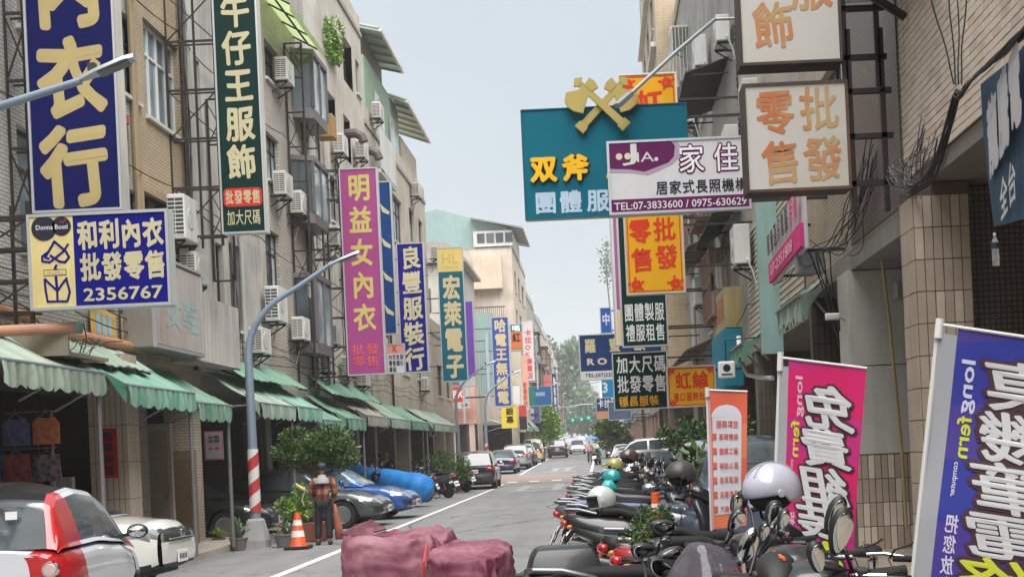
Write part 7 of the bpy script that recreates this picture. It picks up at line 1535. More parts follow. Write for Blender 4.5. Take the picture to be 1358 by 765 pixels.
# loose tall mirrors as parts of a cockpit cluster
def cockpit(label, c, yaw, mirs, screen=False, grips=True, orange=False):
    """fore part of a scooter seen close: bar, grips, levers, instrument pod, mirrors"""
    t = thing('scooter', label, 'scooter', c, group='scooters parked in rows'); t.rotation_euler = (0, 0, rad(yaw))
    for ch in KIDS.get(sc0.name, []):
        if ch.name.split('.')[0] not in ('mirror', 'handlebar', 'handlebar_cover', 'grip', 'brake_lever', 'headlight'): o = copy_tree(ch, t); o.location = (-.33, 0, -c[2]+.01)
    b = MB(); b.loft([ring((x, 0, z), w_, h_) for x, z, w_, h_ in ((-.13, .0, .07, .03), (-.06, .02, .13, .06), (.06, .0, .15, .08), (.16, -.05, .12, .08), (.22, -.10, .05, .04))]); b.build('instrument_pod', SPB, t, world=False, smooth=2)
    b = MB(); b.tube([(0, 0, -.05), (.12, 0, -.7)], [.05, .07], 10); b.build('steering_column', SPT, t, world=False)
    b = MB(); b.tube([(-.06, -.34, .02), (0, -.14, .0), (0, .14, .0), (-.06, .34, .02)], .014, 8); b.build('handlebar', mat((.05, .05, .05), .4, .5), t, world=False)
    for sg_ in (1, -1):
        b = MB(); b.tube([(-.045, sg_*.23, .012), (-.075, sg_*.37, .02)], .022, 12); b.build('grip', RUBBER, t, world=False, smooth=True)
        b = MB(); b.tube([(.02, sg_*.17, .02), (.03, sg_*.28, .015), (-.02, sg_*.38, .0)], .008, 6); b.build('brake_lever', CHROME if sg_ > 0 else BLKSTEEL, t, world=False)
        b = MB(); b.box(-.05, .03, sg_*.17, sg_*.22, -.02, .045, .01); b.build('switch_block', SPT, t, world=False)
        b = MB(); b.tube([(.0, sg_*.15, .0), (.08, sg_*.12, -.08), (.1, sg_*.05, -.3)], .006, 6); b.build('cable', RUBBER, t, world=False)
    Ri = Matrix.Rotation(-rad(yaw), 3, 'Z'); c = Vector(c)
    for (px, py, Y, hw_, hh_, tilt, rd) in mirs:
        H_ = Ri @ (P(px, py, Y) - c); k_ = Y/F; Mr = Ri @ Matrix.Rotation(rad(12), 3, 'Z') @ Matrix.Rotation(rad(tilt), 3, 'Y') @ Matrix.Rotation(rad(9), 3, 'X'); rx, rz = hw_*k_, hh_*k_
        sh_ = (lambda p: p) if rd else (lambda p: Vector((p.x*(1 + .28*p.z/rz), p.y, p.z)))
        root = Vector((0, .16 if H_.y > 0 else -.16, .03)); b = MB(); b.tube([root, root*.4+H_*.6 + Vector((.03, 0, -.02)), H_ + Mr @ Vector((0, .012, -rz*.7))], .008, 7); b.ell(H_ + Mr @ Vector((0, .004, 0)), (rx*1.09, .030, rz*1.07), 22, 12, M=Mr, f=sh_); m_ = b.build('mirror', CHROME if rd else BLKP, t, world=False, smooth=True)
        b = MB(); b.ell(H_ + Mr @ Vector((0, -.0275, 0)), (rx*.90, .003, rz*.90), 22, 12, M=Mr, f=sh_); b.build('mirror_glass', MIRROR, m_, world=False, smooth=True)
    if screen:
        b = MB(); n = 12; vs = []
        for i in range(n+1):
            for j in range(9):
                u_ = -1 + 2*i/n; v_ = j/8; w_ = .21*math.sqrt(max(.02, 1-.75*v_**2.5)); vs.append((.16 + .10*(1-u_*u_) - .16*v_, u_*w_, -.12 + .40*v_*(1-.12*u_*u_)))
        b.add(vs, [(i*9+j, (i+1)*9+j, (i+1)*9+j+1, i*9+j+1) for i in range(n) for j in range(8)]); m_, tt, bb_ = nm('smoked_screen'); bb_.inputs['Base Color'].default_value = (.10, .09, .11, 1); bb_.inputs['Roughness'].default_value = .06; bb_.inputs['Alpha'].default_value = .72
        o = b.build('windscreen', m_, t, world=False, smooth=2); so_ = o.modifiers.new('s', 'SOLIDIFY'); so_.thickness = .004
    if orange: b = MB(); b.loft([ring((x, -.13, z+.02), w_, h_, 12) for x, z, w_, h_ in ((-.16, .0, .03, .04), (-.04, .02, .08, .075), (.08, .0, .07, .07), (.16, -.03, .03, .03))]); b.build('hand_muff', mat((.015, .015, .016), .6), t, world=False, smooth=2); b = MB(); b.tube([(-.1, -.13, .105), (.08, -.10, .095)], .008, 6); b.build('orange_trim', ORG, t, world=False)
    return t
D = 6.2
cockpit('scooter with smoked windscreen and round chrome mirror at the bottom right', P(940, 800, 5.6), -115, [(992, 723, 5.4, 11, 24, 22, True), (1012, 704, 5.7, 6, 13, 20, False)], True)
cockpit('scooter with two tall leaf shaped black mirrors in front of the pink flag', P(1075, 770, 4.9), -95, [(1107, 683, 5.0, 11, 26, 24, False), (1114, 704, 4.8, 14, 31, 16, False), (1082, 738, 4.7, 10, 21, -8, False)], False, orange=True)
cockpit('scooter with a pair of angular mirrors above the potted plants', P(905, 745, 7.6), -100, [(880, 699, 7.6, 17, 10, 5, False), (878, 722, 7.8, 14, 9, -25, False)], False)
cockpit('scooter with two slim tilted mirrors beside the orange flag', P(1000, 725, 7.0), -80, [(976, 689, 6.9, 9, 17, 32, False), (975, 666, 7.2, 6, 12, 20, False)], False)
cockpit('scooter with twin slim mirrors in front of the big white helmet', P(1050, 745, 6.0), -85, [(1025, 680, 6.0, 10, 17, 24, False), (1038, 688, 5.9, 7, 14, 22, False)], False)
cockpit('low scooter with three wide mirrors beside the leafy pot', P(900, 790, 6.6), -90, [(853, 732, 6.8, 16, 12, 10, False), (889, 738, 6.6, 18, 12, -18, False), (875, 752, 6.4, 17, 12, 30, False)], False)
# bicycle: handlebar and the rest below the frame
t = thing('bicycle', 'silver city bicycle whose handlebar shows beside the blue flag', 'bicycle', (2.05, 7.2, .13)); A = P(1108, 737, 7.2); B = P(1215, 741, 7.0); Cn = (A+B)/2
m = MB(); m.tube([A, Cn+Vector((-.05, 0, .02)), Cn+Vector((.05, 0, .02)), B], .012, 10); m.build('handlebar', CHROME, t, smooth=True)
m = MB(); m.tube([A-(B-A).normalized()*.02, A+(B-A)*.22], .018, 10); m.build('grip', RUBBER, t, smooth=True); m = MB(); m.tube([B-(B-A)*.28, B+(B-A)*.02], .018, 10); m.build('grip', RUBBER, t, smooth=True)
m = MB(); m.tube([Cn+Vector((0, 0, .02)), Cn+Vector((.01, .06, -.25)), Cn+Vector((.02, .12, -.5)), Cn+Vector((.02, -.05, -.95))], .014, 8); m.build('stem', CHROME, t, smooth=True)
for q in (A+(B-A)*.26, A+(B-A)*.68): m = MB(); m.tube([q, q+Vector((.02, -.04, .05)), q+Vector((.10, -.06, .075)), q+Vector((.14, -.06, .10))], .007, 6); m.tube([q+Vector((-.01, 0, -.0)), q+Vector((0, -.05, -.05)), Cn+Vector((0, .0, -.25))], .004, 5); m.build('brake_lever', BLKSTEEL, t)
m = MB(); m.tube([Cn+Vector((-.06, 0, .0)), Cn+Vector((-.06, .02, .09))], .005, 5); m.build('bell_lever', CHROME, t)
gx, gy, gz_ = 2.05, 7.2, .13
for x, y_ in ((Cn.x+.02, Cn.y-.15), (Cn.x+.15, Cn.y+.9)):
    m = MB(); m.tube([(x+.0, y_+.33*math.cos(a), gz_+.33+.33*math.sin(a)) for a in [2*math.pi*k/28 for k in range(29)]], .018, 8, cap=False); w_ = m.build('wheel', RUBBER, t, smooth=True); m = MB(); [m.bar((x, y_, gz_+.33), (x, y_+.32*math.cos(a), gz_+.33+.32*math.sin(a)), .003) for a in [2*math.pi*k/16 for k in range(16)]]; m.build('spokes', CHROME, w_)
m = MB(); q0 = Vector((Cn.x+.02, Cn.y-.0, .85)); sb = Vector((Cn.x+.1, Cn.y+.6, .40)); rw_ = Vector((Cn.x+.15, Cn.y+.9, gz_+.33)); st = Vector((Cn.x+.12, Cn.y+.72, .95)); m.tube([q0, sb, rw_], .018, 8); m.tube([q0, st, sb], .018, 8); m.tube([st, rw_], .012, 8); m.build('frame', mat((.4, .4, .42), .3, .5), t)
m = MB(); m.ell(st+Vector((0, 0, .06)), (.07, .14, .035), 14, 8); m.build('saddle', SEAT, t, smooth=True)
# ================================================================ TARPS
def tarp(label, cx, cy, w_, l_, h_, seed, dish=0.0, lean=0.0, col=None, name='tarp_cover', slope=0.0, mat_=None):
    rr = random.Random(seed); N = 170; M_ = 80; b = MB(); vs = []
    t = thing(name, label, 'cover', (cx, cy, 0))
    for j in range(M_+1):
        f = j/M_
        for k in range(N):
            a = 2*math.pi*k/N; e = .42; ca, sa = math.cos(a), math.sin(a); ex = math.copysign(abs(ca)**e, ca)*w_/2; ey = math.copysign(abs(sa)**e, sa)*l_/2
            if f < .42:   # top, from the middle outwards
                q = f/.42; x, y = ex*q*.93, ey*q*.93; z = h_ - dish*(1-q**2)*.0 - .05*q**4 + dish*(q**2-.6)*.12 + slope*x
            else:
                q = (f-.42)/.58; x, y = ex*(.93+.07*min(1, q*6)**.5 + .05*q), ey*(.93+.07*min(1, q*6)**.5+.05*q); z = (h_-.05+slope*x)*(1-q) + .02*q
            nz_ = noise.noise(Vector((x*2.3+seed, y*2.3, z*1.2))); fold = math.sin(a*9+seed+2*nz_)*.5 + math.sin(a*17+seed*2)*.3
            if f >= .42: d_ = (.012+.045*q)*fold*min(1, q*3) + nz_*.05; x += ca*d_; y += sa*d_
            z += nz_*.075*(1 if f < .42 else (1-q)) + noise.noise(Vector((x*5, y*5+seed, z*4)))*.034
            rg = lambda s1, s2: (1-abs(noise.noise(Vector((x*s1+seed*2, y*s1, z*s1*.7))))*2.2)*s2
            wq = noise.noise(Vector((x*3, y*3, z*3+seed)))*.12; x0_, y0_ = x, y; x += wq; y -= wq; rr_ = rg(2.1, .022) + rg(4.6, .020) + rg(9.5, .014) + rg(18, .006) - .045; x, y = x0_, y0_
            if f < .42: z += rr_
            else: x += ca*rr_*1.3; y += sa*rr_*1.3
            vs.append((cx + x + lean*z, cy + y, z))
    b.add(vs, [(j*N+k, j*N+(k+1) % N, (j+1)*N+(k+1) % N, (j+1)*N+k) for j in range(M_) for k in range(N)])
    b.build('cover', mat_ or TARP, t, smooth=2); return t
def tarpmat(a, b_, name):
    m, t, b = nm(name); N, K = t.nodes, t.links; pos = N.new('ShaderNodeNewGeometry').outputs['Position']
    n = N.new('ShaderNodeTexNoise'); n.inputs['Scale'].default_value = 3; n.inputs['Detail'].default_value = 6; K.new(pos, n.inputs['Vector']); cr = N.new('ShaderNodeValToRGB'); cr.color_ramp.elements[0].position = .35; cr.color_ramp.elements[1].position = .68; cr.color_ramp.elements[0].color = (*a, 1); cr.color_ramp.elements[1].color = (*b_, 1)
    K.new(n.outputs[0], cr.inputs[0]); K.new(cr.outputs[0], b.inputs['Base Color']); b.inputs['Roughness'].default_value = .55; b.inputs['Specular IOR Level'].default_value = .35
    n2 = N.new('ShaderNodeTexNoise'); n2.inputs['Scale'].default_value = 2.6; n2.inputs['Detail'].default_value = 4; n2.inputs['Distortion'].default_value = 1.2; K.new(pos, n2.inputs['Vector']); bu = N.new('ShaderNodeBump'); bu.inputs['Strength'].default_value = .4; bu.inputs['Distance'].default_value = .04; K.new(n2.outputs[0], bu.inputs['Height']); K.new(bu.outputs[0], b.inputs['Normal']); return m
TARP = tarpmat((.15, .03, .06), (.32, .15, .18), 'maroon_tarpaulin'); TARPB = tarpmat((.01, .16, .50), (.03, .24, .60), 'blue_tarpaulin')
tl_ = tarp('left maroon tarpaulin heap with a raised flap, in the road at the bottom', -1.70, 10.6, .86, 1.5, 1.07, 3, dish=1, slope=-.04)
tarp('right rounded maroon tarpaulin heap in the road at the bottom', -1.08, 10.1, .64, 1.3, .98, 8)
L = tl_.location
m = MB()
for a, b_, c_, d_ in ((P(452, 707, 10.3), P(492, 690, 10.6), P(512, 703, 10.05), P(466, 713, 9.95)), (P(466, 700, 9.97), P(494, 698, 9.97), P(502, 800, 9.9), P(462, 800, 9.9))):
    k = len(m.v); n = 10
    for i in range(n+1):
        for j in range(n+1): u_, v_ = i/n, j/n; p = (a*(1-u_)+b_*u_)*(1-v_) + (d_*(1-u_)+c_*u_)*v_; m.v.append(p + Vector((.012*math.sin(7*u_+2*v_), -.03*math.sin(9*u_)*v_ - .01, .02*noise.noise(p*6))))
    m.f += [(k+i*(n+1)+j, k+(i+1)*(n+1)+j, k+(i+1)*(n+1)+j+1, k+i*(n+1)+j+1) for i in range(n) for j in range(n)]; o = m.build('flap', TARP, tl_, fix=False); mo = o.modifiers.new('s', 'SOLIDIFY'); mo.thickness = .012
t = thing('rope', 'red braided rope hanging between the two maroon heaps', 'rope', P(562, 735, 9.7)); m = MB(); m.tube([P(566, 722, 9.75), P(562, 745, 9.6), P(559, 780, 9.6), P(558, 830, 9.6)], .011, 6); m.build('cord', mat((.5, .04, .05), .7, bump=.5), t)
# blue covered roll
t = thing('blue_tarp_cover', 'big bright blue tarpaulin roll sloping down among the left scooters', 'cover', (-6.6, 42, 0)); m = MB(); A = Vector((-8.6, 43.2, 1.12)); B = Vector((-5.55, 41.0, .52)); secs = []
ax = (B-A).normalized(); sx_ = ax.cross(Vector((0, 0, 1))).normalized(); ux = sx_.cross(ax)
for i in range(23):
    f = i/22; rr_ = .50*(1 if f < .86 else math.sqrt(max(.01, 1-((f-.86)/.14)**2))); rr_ *= (.72+.28*f); c = A.lerp(B, f)
    secs.append([c + sx_*math.cos(a)*rr_ + ux*math.sin(a)*rr_ + (sx_*math.cos(a)+ux*math.sin(a))*.05*noise.noise(Vector((f*7, math.cos(a)*1.6, math.sin(a)*1.6))) for a in [2*math.pi*k/26 for k in range(26)]])
m.loft(secs); m.build('cover', TARPB, t, smooth=2)
m = MB(); [m.tube([A.lerp(B, f) + (sx_*math.cos(a)+ux*math.sin(a))*.5*(.72+.28*f)*1.02 for a in [2*math.pi*k/24 for k in range(25)]], .008, 5, cap=False) for f in (.3, .6)]; m.build('tie', mat((.02, .1, .3), .6), t, kind='stuff')
# ================================================================ PEOPLE
SKIN = mat((.42, .25, .17), .55)
def skin_mesh(name, pts, edges, m, parent, root=0, sub=2):
    """connected joints with a radius each, grown into one continuous surface"""
    me = bpy.data.meshes.new(name); me.from_pydata([p[:3] for p in pts], edges, []); o = bpy.data.objects.new(name, me); C.objects.link(o)
    mo = o.modifiers.new('skin', 'SKIN'); mo.use_smooth_shade = True; mo.branch_smoothing = .6
    lay = me.skin_vertices[0].data if me.skin_vertices else None
    if lay is None:
        b = bmesh.new(); b.from_mesh(me); b.verts.layers.skin.verify(); b.to_mesh(me); b.free(); lay = me.skin_vertices[0].data
    for i, p in enumerate(pts): lay[i].radius = (p[3], p[4] if len(p) > 4 else p[3]); lay[i].use_root = (i == root)
    ms = o.modifiers.new('sub', 'SUBSURF'); ms.levels = sub; ms.render_levels = sub
    dg = bpy.context.evaluated_depsgraph_get(); nme = bpy.data.meshes.new_from_object(o.evaluated_get(dg)); bpy.data.objects.remove(o); bpy.data.meshes.remove(me)
    nme.name = name; nme.shade_smooth(); nme.materials.clear(); nme.materials.append(m); r = bpy.data.objects.new(name, nme); C.objects.link(r); r.parent = parent; return r
def person(label, loc, yaw, h=1.62, shirt=None, trousers=None, hair='short', pose='stand', cap=None, shoes=None, hood=None, skirt=None):
    """local +x is the way the person faces; one body surface, clothing shells as parts"""
    t = thing('person', label, 'person', loc); t.rotation_euler = (0, 0, rad(yaw)); k = h/1.62
    if pose == 'stand':
        J = dict(pel=(0, 0, .88), wa=(.01, 0, 1.02), ch=(.015, 0, 1.22), nk=(0, 0, 1.375), hd0=(.01, 0, 1.43), hips=((.0, .09, .84), (.0, -.09, .84)), kn=((.03, .11, .46), (-.02, -.10, .46)), an=((.0, .13, .08), (-.05, -.11, .08)), sh=((0, .17, 1.32), (0, -.17, 1.32)), el=((.02, .23, 1.08), (.0, -.24, 1.08)), wr=((.20, .16, .96), (.14, -.20, .90)))
    elif pose == 'bend':
        J = dict(pel=(-.12, 0, .86), wa=(0, 0, .98), ch=(.20, 0, 1.08), nk=(.36, 0, 1.13), hd0=(.42, 0, 1.15), hips=((-.12, .09, .82), (-.12, -.09, .82)), kn=((0, .11, .46), (-.04, -.10, .46)), an=((-.05, .12, .08), (-.1, -.11, .08)), sh=((.28, .17, 1.12), (.28, -.17, 1.12)), el=((.36, .2, .88), (.36, -.2, .88)), wr=((.45, .18, .68), (.46, -.16, .68)))
    elif pose == 'sit':
        J = dict(pel=(-.05, 0, .60), wa=(-.04, 0, .74), ch=(-.02, 0, .95), nk=(0, 0, 1.10), hd0=(.01, 0, 1.15), hips=((-.03, .1, .56), (-.03, -.1, .56)), kn=((.36, .15, .56), (.36, -.15, .56)), an=((.34, .16, .12), (.34, -.16, .12)), sh=((0, .17, 1.05), (0, -.17, 1.05)), el=((.12, .24, .86), (.12, -.24, .86)), wr=((.34, .18, .84), (.34, -.18, .84)))
    else:  # walk
        J = dict(pel=(0, 0, .88), wa=(.01, 0, 1.02), ch=(.02, 0, 1.22), nk=(.02, 0, 1.375), hd0=(.03, 0, 1.43), hips=((.02, .09, .84), (-.02, -.09, .84)), kn=((.17, .10, .48), (-.05, -.10, .45)), an=((.22, .10, .08), (-.30, -.10, .14)), sh=((-.02, .17, 1.32), (.02, -.17, 1.32)), el=((-.08, .24, 1.08), (.06, -.24, 1.08)), wr=((-.02, .25, .88), (.2, -.23, .9)))
    s = lambda p: (p[0]*k, p[1]*k, p[2]*k)
    a = []; e = []
    def add(p, r, r2=None, to=None): a.append((*s(p), r*k, (r2 or r)*k)); i = len(a)-1; (e.append((to, i)) if to is not None else None); return i
    pe = add(J['pel'], .125, .10); wa = add(J['wa'], .115, .09, pe); ch = add(J['ch'], .13, .10, wa); nk = add(J['nk'], .052, .052, ch); hd = add(J['hd0'], .055, .055, nk)
    for i in (0, 1):
        sg_ = 1 if i == 0 else -1
        hp = add(J['hips'][i], .085, None, pe); kn = add(J['kn'][i], .055, None, hp); an = add(J['an'][i], .036, None, kn); ft = add((J['an'][i][0]+.13, J['an'][i][1], .035+(J['an'][i][2]-.08)*.6), .035, .028, an)
        sh = add(J['sh'][i], .052, None, ch); el = add(J['el'][i], .036, None, sh); wr = add(J['wr'][i], .024, None, el)
        d = (Vector(J['wr'][i]) - Vector(J['el'][i])).normalized(); pm = Vector(J['wr'][i]) + d*.05; p_ = add(pm, .030, .018, wr)
        for q, (off, ln) in enumerate(((-.024, .072), (-.008, .085), (.008, .08), (.024, .062))):
            m1 = pm + d*(ln*.55+.03) + Vector((0, 0, off)) ; m2 = pm + d*(ln+.02) + Vector((0, -sg_*.02, off)); f1 = add(m1, .0095, None, p_); add(m2, .008, None, f1)
        th = add(pm + Vector((.01, -sg_*.035, .025)), .010, None, p_); add(pm + d*.04 + Vector((.012, -sg_*.05, .02)), .008, None, th)
    skin_mesh('body', a, e, SKIN, t, 0, 1)
    hc = Vector(s(J['hd0'])) + (Vector((.015, 0, .095))*k if pose != 'bend' else Vector((.07, 0, .05))*k); Mh = Matrix.Rotation(rad(35) if pose == 'bend' else 0, 3, 'Y')
    def hf(p):
        x, y, z = p; 
        if x > 0: x *= 1 + .10*(1 if z < 0 else 0)
        y *= 1 - .22*max(0, -z/.12); 
        if x > .06*k and abs(y) < .02*k and -.035*k < z < .012*k: x += .022*k*(1-abs(z+.012*k)/(.03*k)) if abs(z+.012*k) < .03*k else 0
        return Vector((x, y, z))
    b = MB(); b.ell(hc, (.092*k, .075*k, .115*k), 22, 18, M=Mh, f=hf)
    for sg_ in (1, -1): b.ell(hc + Mh @ Vector((-.005, sg_*.075, -.01))*k, (.014*k, .009*k, .03*k), 8, 6, M=Mh)
    hd_ = b.build('head', SKIN, t, world=False, smooth=True)
    for sg_ in (1, -1): b = MB(); b.ell(hc + Mh @ Vector((.084, sg_*.03, .005))*k, (.008*k, .014*k, .007*k), 8, 6, M=Mh); b.build('eye', BLACK, hd_, world=False)
    b = MB(); b.ell(hc + Mh @ Vector((.088, 0, -.055))*k, (.008*k, .024*k, .006*k), 8, 6, M=Mh); b.build('mouth', mat((.3, .1, .09), .5), hd_, world=False)
    b = MB(); b.ell(hc + Mh @ Vector((-.014, 0, .014))*k, (.098*k, .084*k, .118*k), 20, 14, M=Mh, f=lambda p: Vector((min(p.x, .05*k), p.y, max(p.z, -.05*k if hair == 'short' else -.11*k)))); b.build('hair', mat((.02, .017, .016), .6), t, world=False, smooth=True)
    if cap: b = MB(); b.ell(hc + Mh @ Vector((-.005, 0, .05))*k, (.108*k, .092*k, .075*k), 20, 12, M=Mh, f=lambda p: Vector((p.x, p.y, max(p.z, -.015)))); b.prism([(hc.x+.05*k+q*.001, hc.y+w_) for q, w_ in ((0, -.07), (85, -.05), (100, 0), (85, .05), (0, .07))], hc.z+.04*k, hc.z+.05*k, 'XY'); b.build('cap', cap, t, world=False, smooth=True)
    # shirt
    a = []; e = []; pe = add((J['wa'][0], 0, J['wa'][2]-.20), .20, .15) if pose != 'bend' else add((-.10, 0, .88), .15, .12); wa = add(J['wa'], .175, .135, pe); ch = add(J['ch'], .175, .130, wa); nk = add(tuple(Vector(J['nk'])*.55+Vector(J['ch'])*.45), .10, .085, ch)
    for i in (0, 1): sh = add(J['sh'][i], .085, None, ch); el = add(J['el'][i], .072, None, sh); wr = add(tuple(Vector(J['wr'][i])*.9+Vector(J['el'][i])*.1), .052, None, el)
    skin_mesh('shirt', a, e, shirt, t, 0)
    if hood:
        b = MB(); c = Vector(s(J['nk'])) + Vector((-.015, 0, -.06))*k; b.lathe([(.16*k, -.08*k), (.15*k, -.02*k), (.10*k, .03*k), (.07*k, .08*k), (.06*k, .09*k)], 20, 'Z', c); b.build('scarf', hood, t, world=False, smooth=True)
    a = []; e = []; pe = add(J['pel'], .135, .11)
    for i in (0, 1): hp = add(J['hips'][i], .098, None, pe); kn = add(J['kn'][i], .082, None, hp); an = add(tuple(Vector(J['an'][i])*.92+Vector(J['kn'][i])*.08), .072, None, kn)
    skin_mesh('trousers', a, e, trousers, t, 0)
    for i in (0, 1):
        x, y, z = J['an'][i]; b = MB(); b.loft([ring(((x+q)*k, y*k, (zz+(z-.08))*k), w_*k, h_*k, 12) for q, zz, w_, h_ in ((-.08, .045, .025, .03), (-.05, .045, .042, .042), (.02, .045, .045, .045), (.10, .035, .048, .032), (.17, .025, .035, .02))]); b.build('shoe', shoes or BLACK, t, world=False, smooth=2)
    return t, J, k
def plaid():
    m, t, b = nm('plaid_cloth'); N, K = t.nodes, t.links; co = N.new('ShaderNodeTexCoord').outputs['Object']; sp = N.new('ShaderNodeSeparateXYZ'); K.new(co, sp.inputs[0]); outs = []
    for ax, sc in ((1, 6.0), (2, 5.2)):
        mu = N.new('ShaderNodeMath'); mu.operation = 'MULTIPLY'; mu.inputs[1].default_value = sc; K.new(sp.outputs[ax], mu.inputs[0]); pp = N.new('ShaderNodeMath'); pp.operation = 'PINGPONG'; pp.inputs[1].default_value = .5; K.new(mu.outputs[0], pp.inputs[0])
        mr = N.new('ShaderNodeMapRange'); mr.inputs[1].default_value = .18; mr.inputs[2].default_value = .3; K.new(pp.outputs[0], mr.inputs[0]); outs.append(mr.outputs[0])
    ad = N.new('ShaderNodeMath'); ad.operation = 'ADD'; K.new(outs[0], ad.inputs[0]); K.new(outs[1], ad.inputs[1]); dv = N.new('ShaderNodeMath'); dv.operation = 'MULTIPLY'; dv.inputs[1].default_value = .5; K.new(ad.outputs[0], dv.inputs[0])
    cr = N.new('ShaderNodeValToRGB'); e = cr.color_ramp.elements; e[0].color = (.07, .02, .02, 1); e[0].position = 0; e[1].color = (.34, .19, .10, 1); e[1].position = 1; x = e.new(.5); x.color = (.20, .05, .035, 1)
    K.new(dv.outputs[0], cr.inputs[0]); K.new(cr.outputs[0], b.inputs['Base Color']); b.inputs['Roughness'].default_value = .85; return m
gp = lambda px, py: (lambda u, v: Vector((u*EYE*F/v/F, EYE*F/v, 0)))(*uv(px, py))
v = gp(431, 722); w1, J, k = person('person seen from behind in a plaid shirt, grey scarf and cap, by the cone', v, 98, 1.60, plaid(), mat((.02, .02, .022), .8), cap=mat((.03, .035, .06), .7), hood=mat((.30, .31, .32), .85), pose='stand')
b = thing('shoulder_bag', 'thin yellow framed bag held at the left side of the plaid shirted person', 'bag', v + Vector((-.38, .02, .78))); m = MB(); m.tube([(0, 0, 0), (-.04, 0, .12), (0, 0, .24), (.06, 0, .34)], .012, 6); m.build('strap', mat((.5, .45, .3), .6), b, world=False); m = MB(); m.loft([ring((x*.9-.02, 0, z), .03, .04, 10) for x, z in ((-.14, .43), (-.02, .36), (.06, .33))]); m.build('pouch', mat((.62, .50, .28), .6), b, world=False, smooth=2)
t = thing('cloth_bag', 'long brick red cloth bag carried at the right side of the person in plaid', 'bag', v + Vector((.24, -.05, .1))); m = MB(); m.loft([ring((x, 0, z), .05, .03, 10) for x, z in ((.0, .05), (.03, .06))]); m.v = []; m.f = []; m.loft([[Vector((x0+w_*math.cos(a), .06*math.sin(a), z)) for a in [2*math.pi*q/12 for q in range(12)]] for x0, z, w_ in ((.07, .0, .09), (.05, .25, .08), (.02, .5, .05), (.0, .7, .02))]); m.build('bag_body', mat((.32, .10, .06), .8, bump=.3), t, world=False, smooth=2)
DKC = mat((.02, .02, .024), .85)
person('person in an orange red top bending over by the blue roll', Vector((-8.1, 43.8, .13)), -60, 1.66, mat((.50, .12, .06), .8), DKC, pose='bend')
person('dark clothed person standing by the tiled arcade column, hand on hip', Vector((-8.35, 49.5, .13)), -80, 1.70, DKC, DKC)
person('second dark clothed person further back at the same arcade column', Vector((-8.9, 51.0, .13)), 0, 1.66, mat((.05, .045, .05), .85), DKC)
person('person in black sitting behind the grey sedan in the arcade', Vector((-8.6, 37.0, .13)), -70, 1.65, DKC, DKC, pose='sit')
_, y_ = 0, 95
person('pedestrian in a pink top walking in the road, far down the right side', Vector((-.95, 93, g(93)+.01)), -90, 1.66, mat((.55, .32, .28), .8), mat((.08, .08, .1), .8), pose='walk')
t = thing('umbrella', 'bright blue umbrella over the distant pedestrian', 'umbrella', Vector((-.75, 93.3, g(93)+1.2))); m = MB(); m.lathe([(.5, .60), (.44, .68), (.3, .77), (.1, .82), (0, .84)], 8); m.build('canopy', mat((.08, .22, .45), .6), t, world=False); m = MB(); m.tube([(0, 0, 0), (0, 0, .88)], .012, 6); m.build('shaft', STEEL, t, world=False)
put_scooter('green scooter standing by the pedestrian with the umbrella', -.35, 90, 80, 'green')
# ================================================================ PLANTS
LF1 = leafmat((.025, .065, .014), (.09, .16, .03), 'leaf_bush'); LF2 = leafmat((.03, .07, .02), (.07, .13, .035), 'leaf_dark'); LF3 = leafmat((.10, .22, .03), (.26, .40, .06), 'leaf_bright'); LF4 = leafmat((.08, .13, .08), (.15, .20, .13), 'leaf_far_hazed'); BARK = mat((.14, .10, .07), .9, dirt=.4)  # LF4: far leaves carry the paleness of haze in their colour
def leaves(n, c, r, size, seed, lobes=9, flat=1.0, lw=.45):
    rr = random.Random(seed); b = MB(); cl = []
    for i in range(lobes):
        a = rr.uniform(0, 6.28); q = rr.uniform(.3, .8); z = rr.uniform(-.6, .75); cl.append((Vector((math.cos(a)*q*r[0]*math.sqrt(1-z*z*.6), math.sin(a)*q*r[1]*math.sqrt(1-z*z*.6), z*r[2])), rr.uniform(.28, .5)))
    for i in range(n):
        cc, cr = rr.choice(cl); d = Vector((rr.gauss(0, 1), rr.gauss(0, 1), rr.gauss(0, 1))).normalized(); p = Vector(c) + cc + Vector((d.x*r[0], d.y*r[1], d.z*r[2]))*cr*rr.uniform(.55, 1.08)
        d2 = (d + Vector((rr.uniform(-.7, .7), rr.uniform(-.7, .7), rr.uniform(-.3, .9)))).normalized(); a = d2.cross(Vector((rr.uniform(-1, 1), rr.uniform(-1, 1), rr.uniform(-1, 1)))).normalized(); s_ = size*rr.uniform(.6, 1.3)
        b.v += [p, p + d2*s_*.5 + a*s_*lw*.5, p + d2*s_, p + d2*s_*.5 - a*s_*lw*.5]; k = len(b.v); b.f.append((k-4, k-3, k-2, k-1))
    return b
def trunk(b, base, top, r, seed, nb=6, spread=.5):
    rr = random.Random(seed); base, top = Vector(base), Vector(top); mid = base.lerp(top, .5) + Vector((rr.uniform(-.1, .1), rr.uniform(-.1, .1), 0))*(top-base).length*.3
    b.tube([base, mid, top], [r, r*.75, r*.5], 8)
    for i in range(nb):
        a = rr.uniform(0, 6.28); s_ = mid.lerp(top, rr.uniform(0, 1)); e_ = s_ + Vector((math.cos(a)*spread, math.sin(a)*spread, rr.uniform(.3, 1)*spread)); b.tube([s_, s_.lerp(e_, .5) + Vector((0, 0, .05)), e_], [r*.4, r*.28, r*.12], 6)
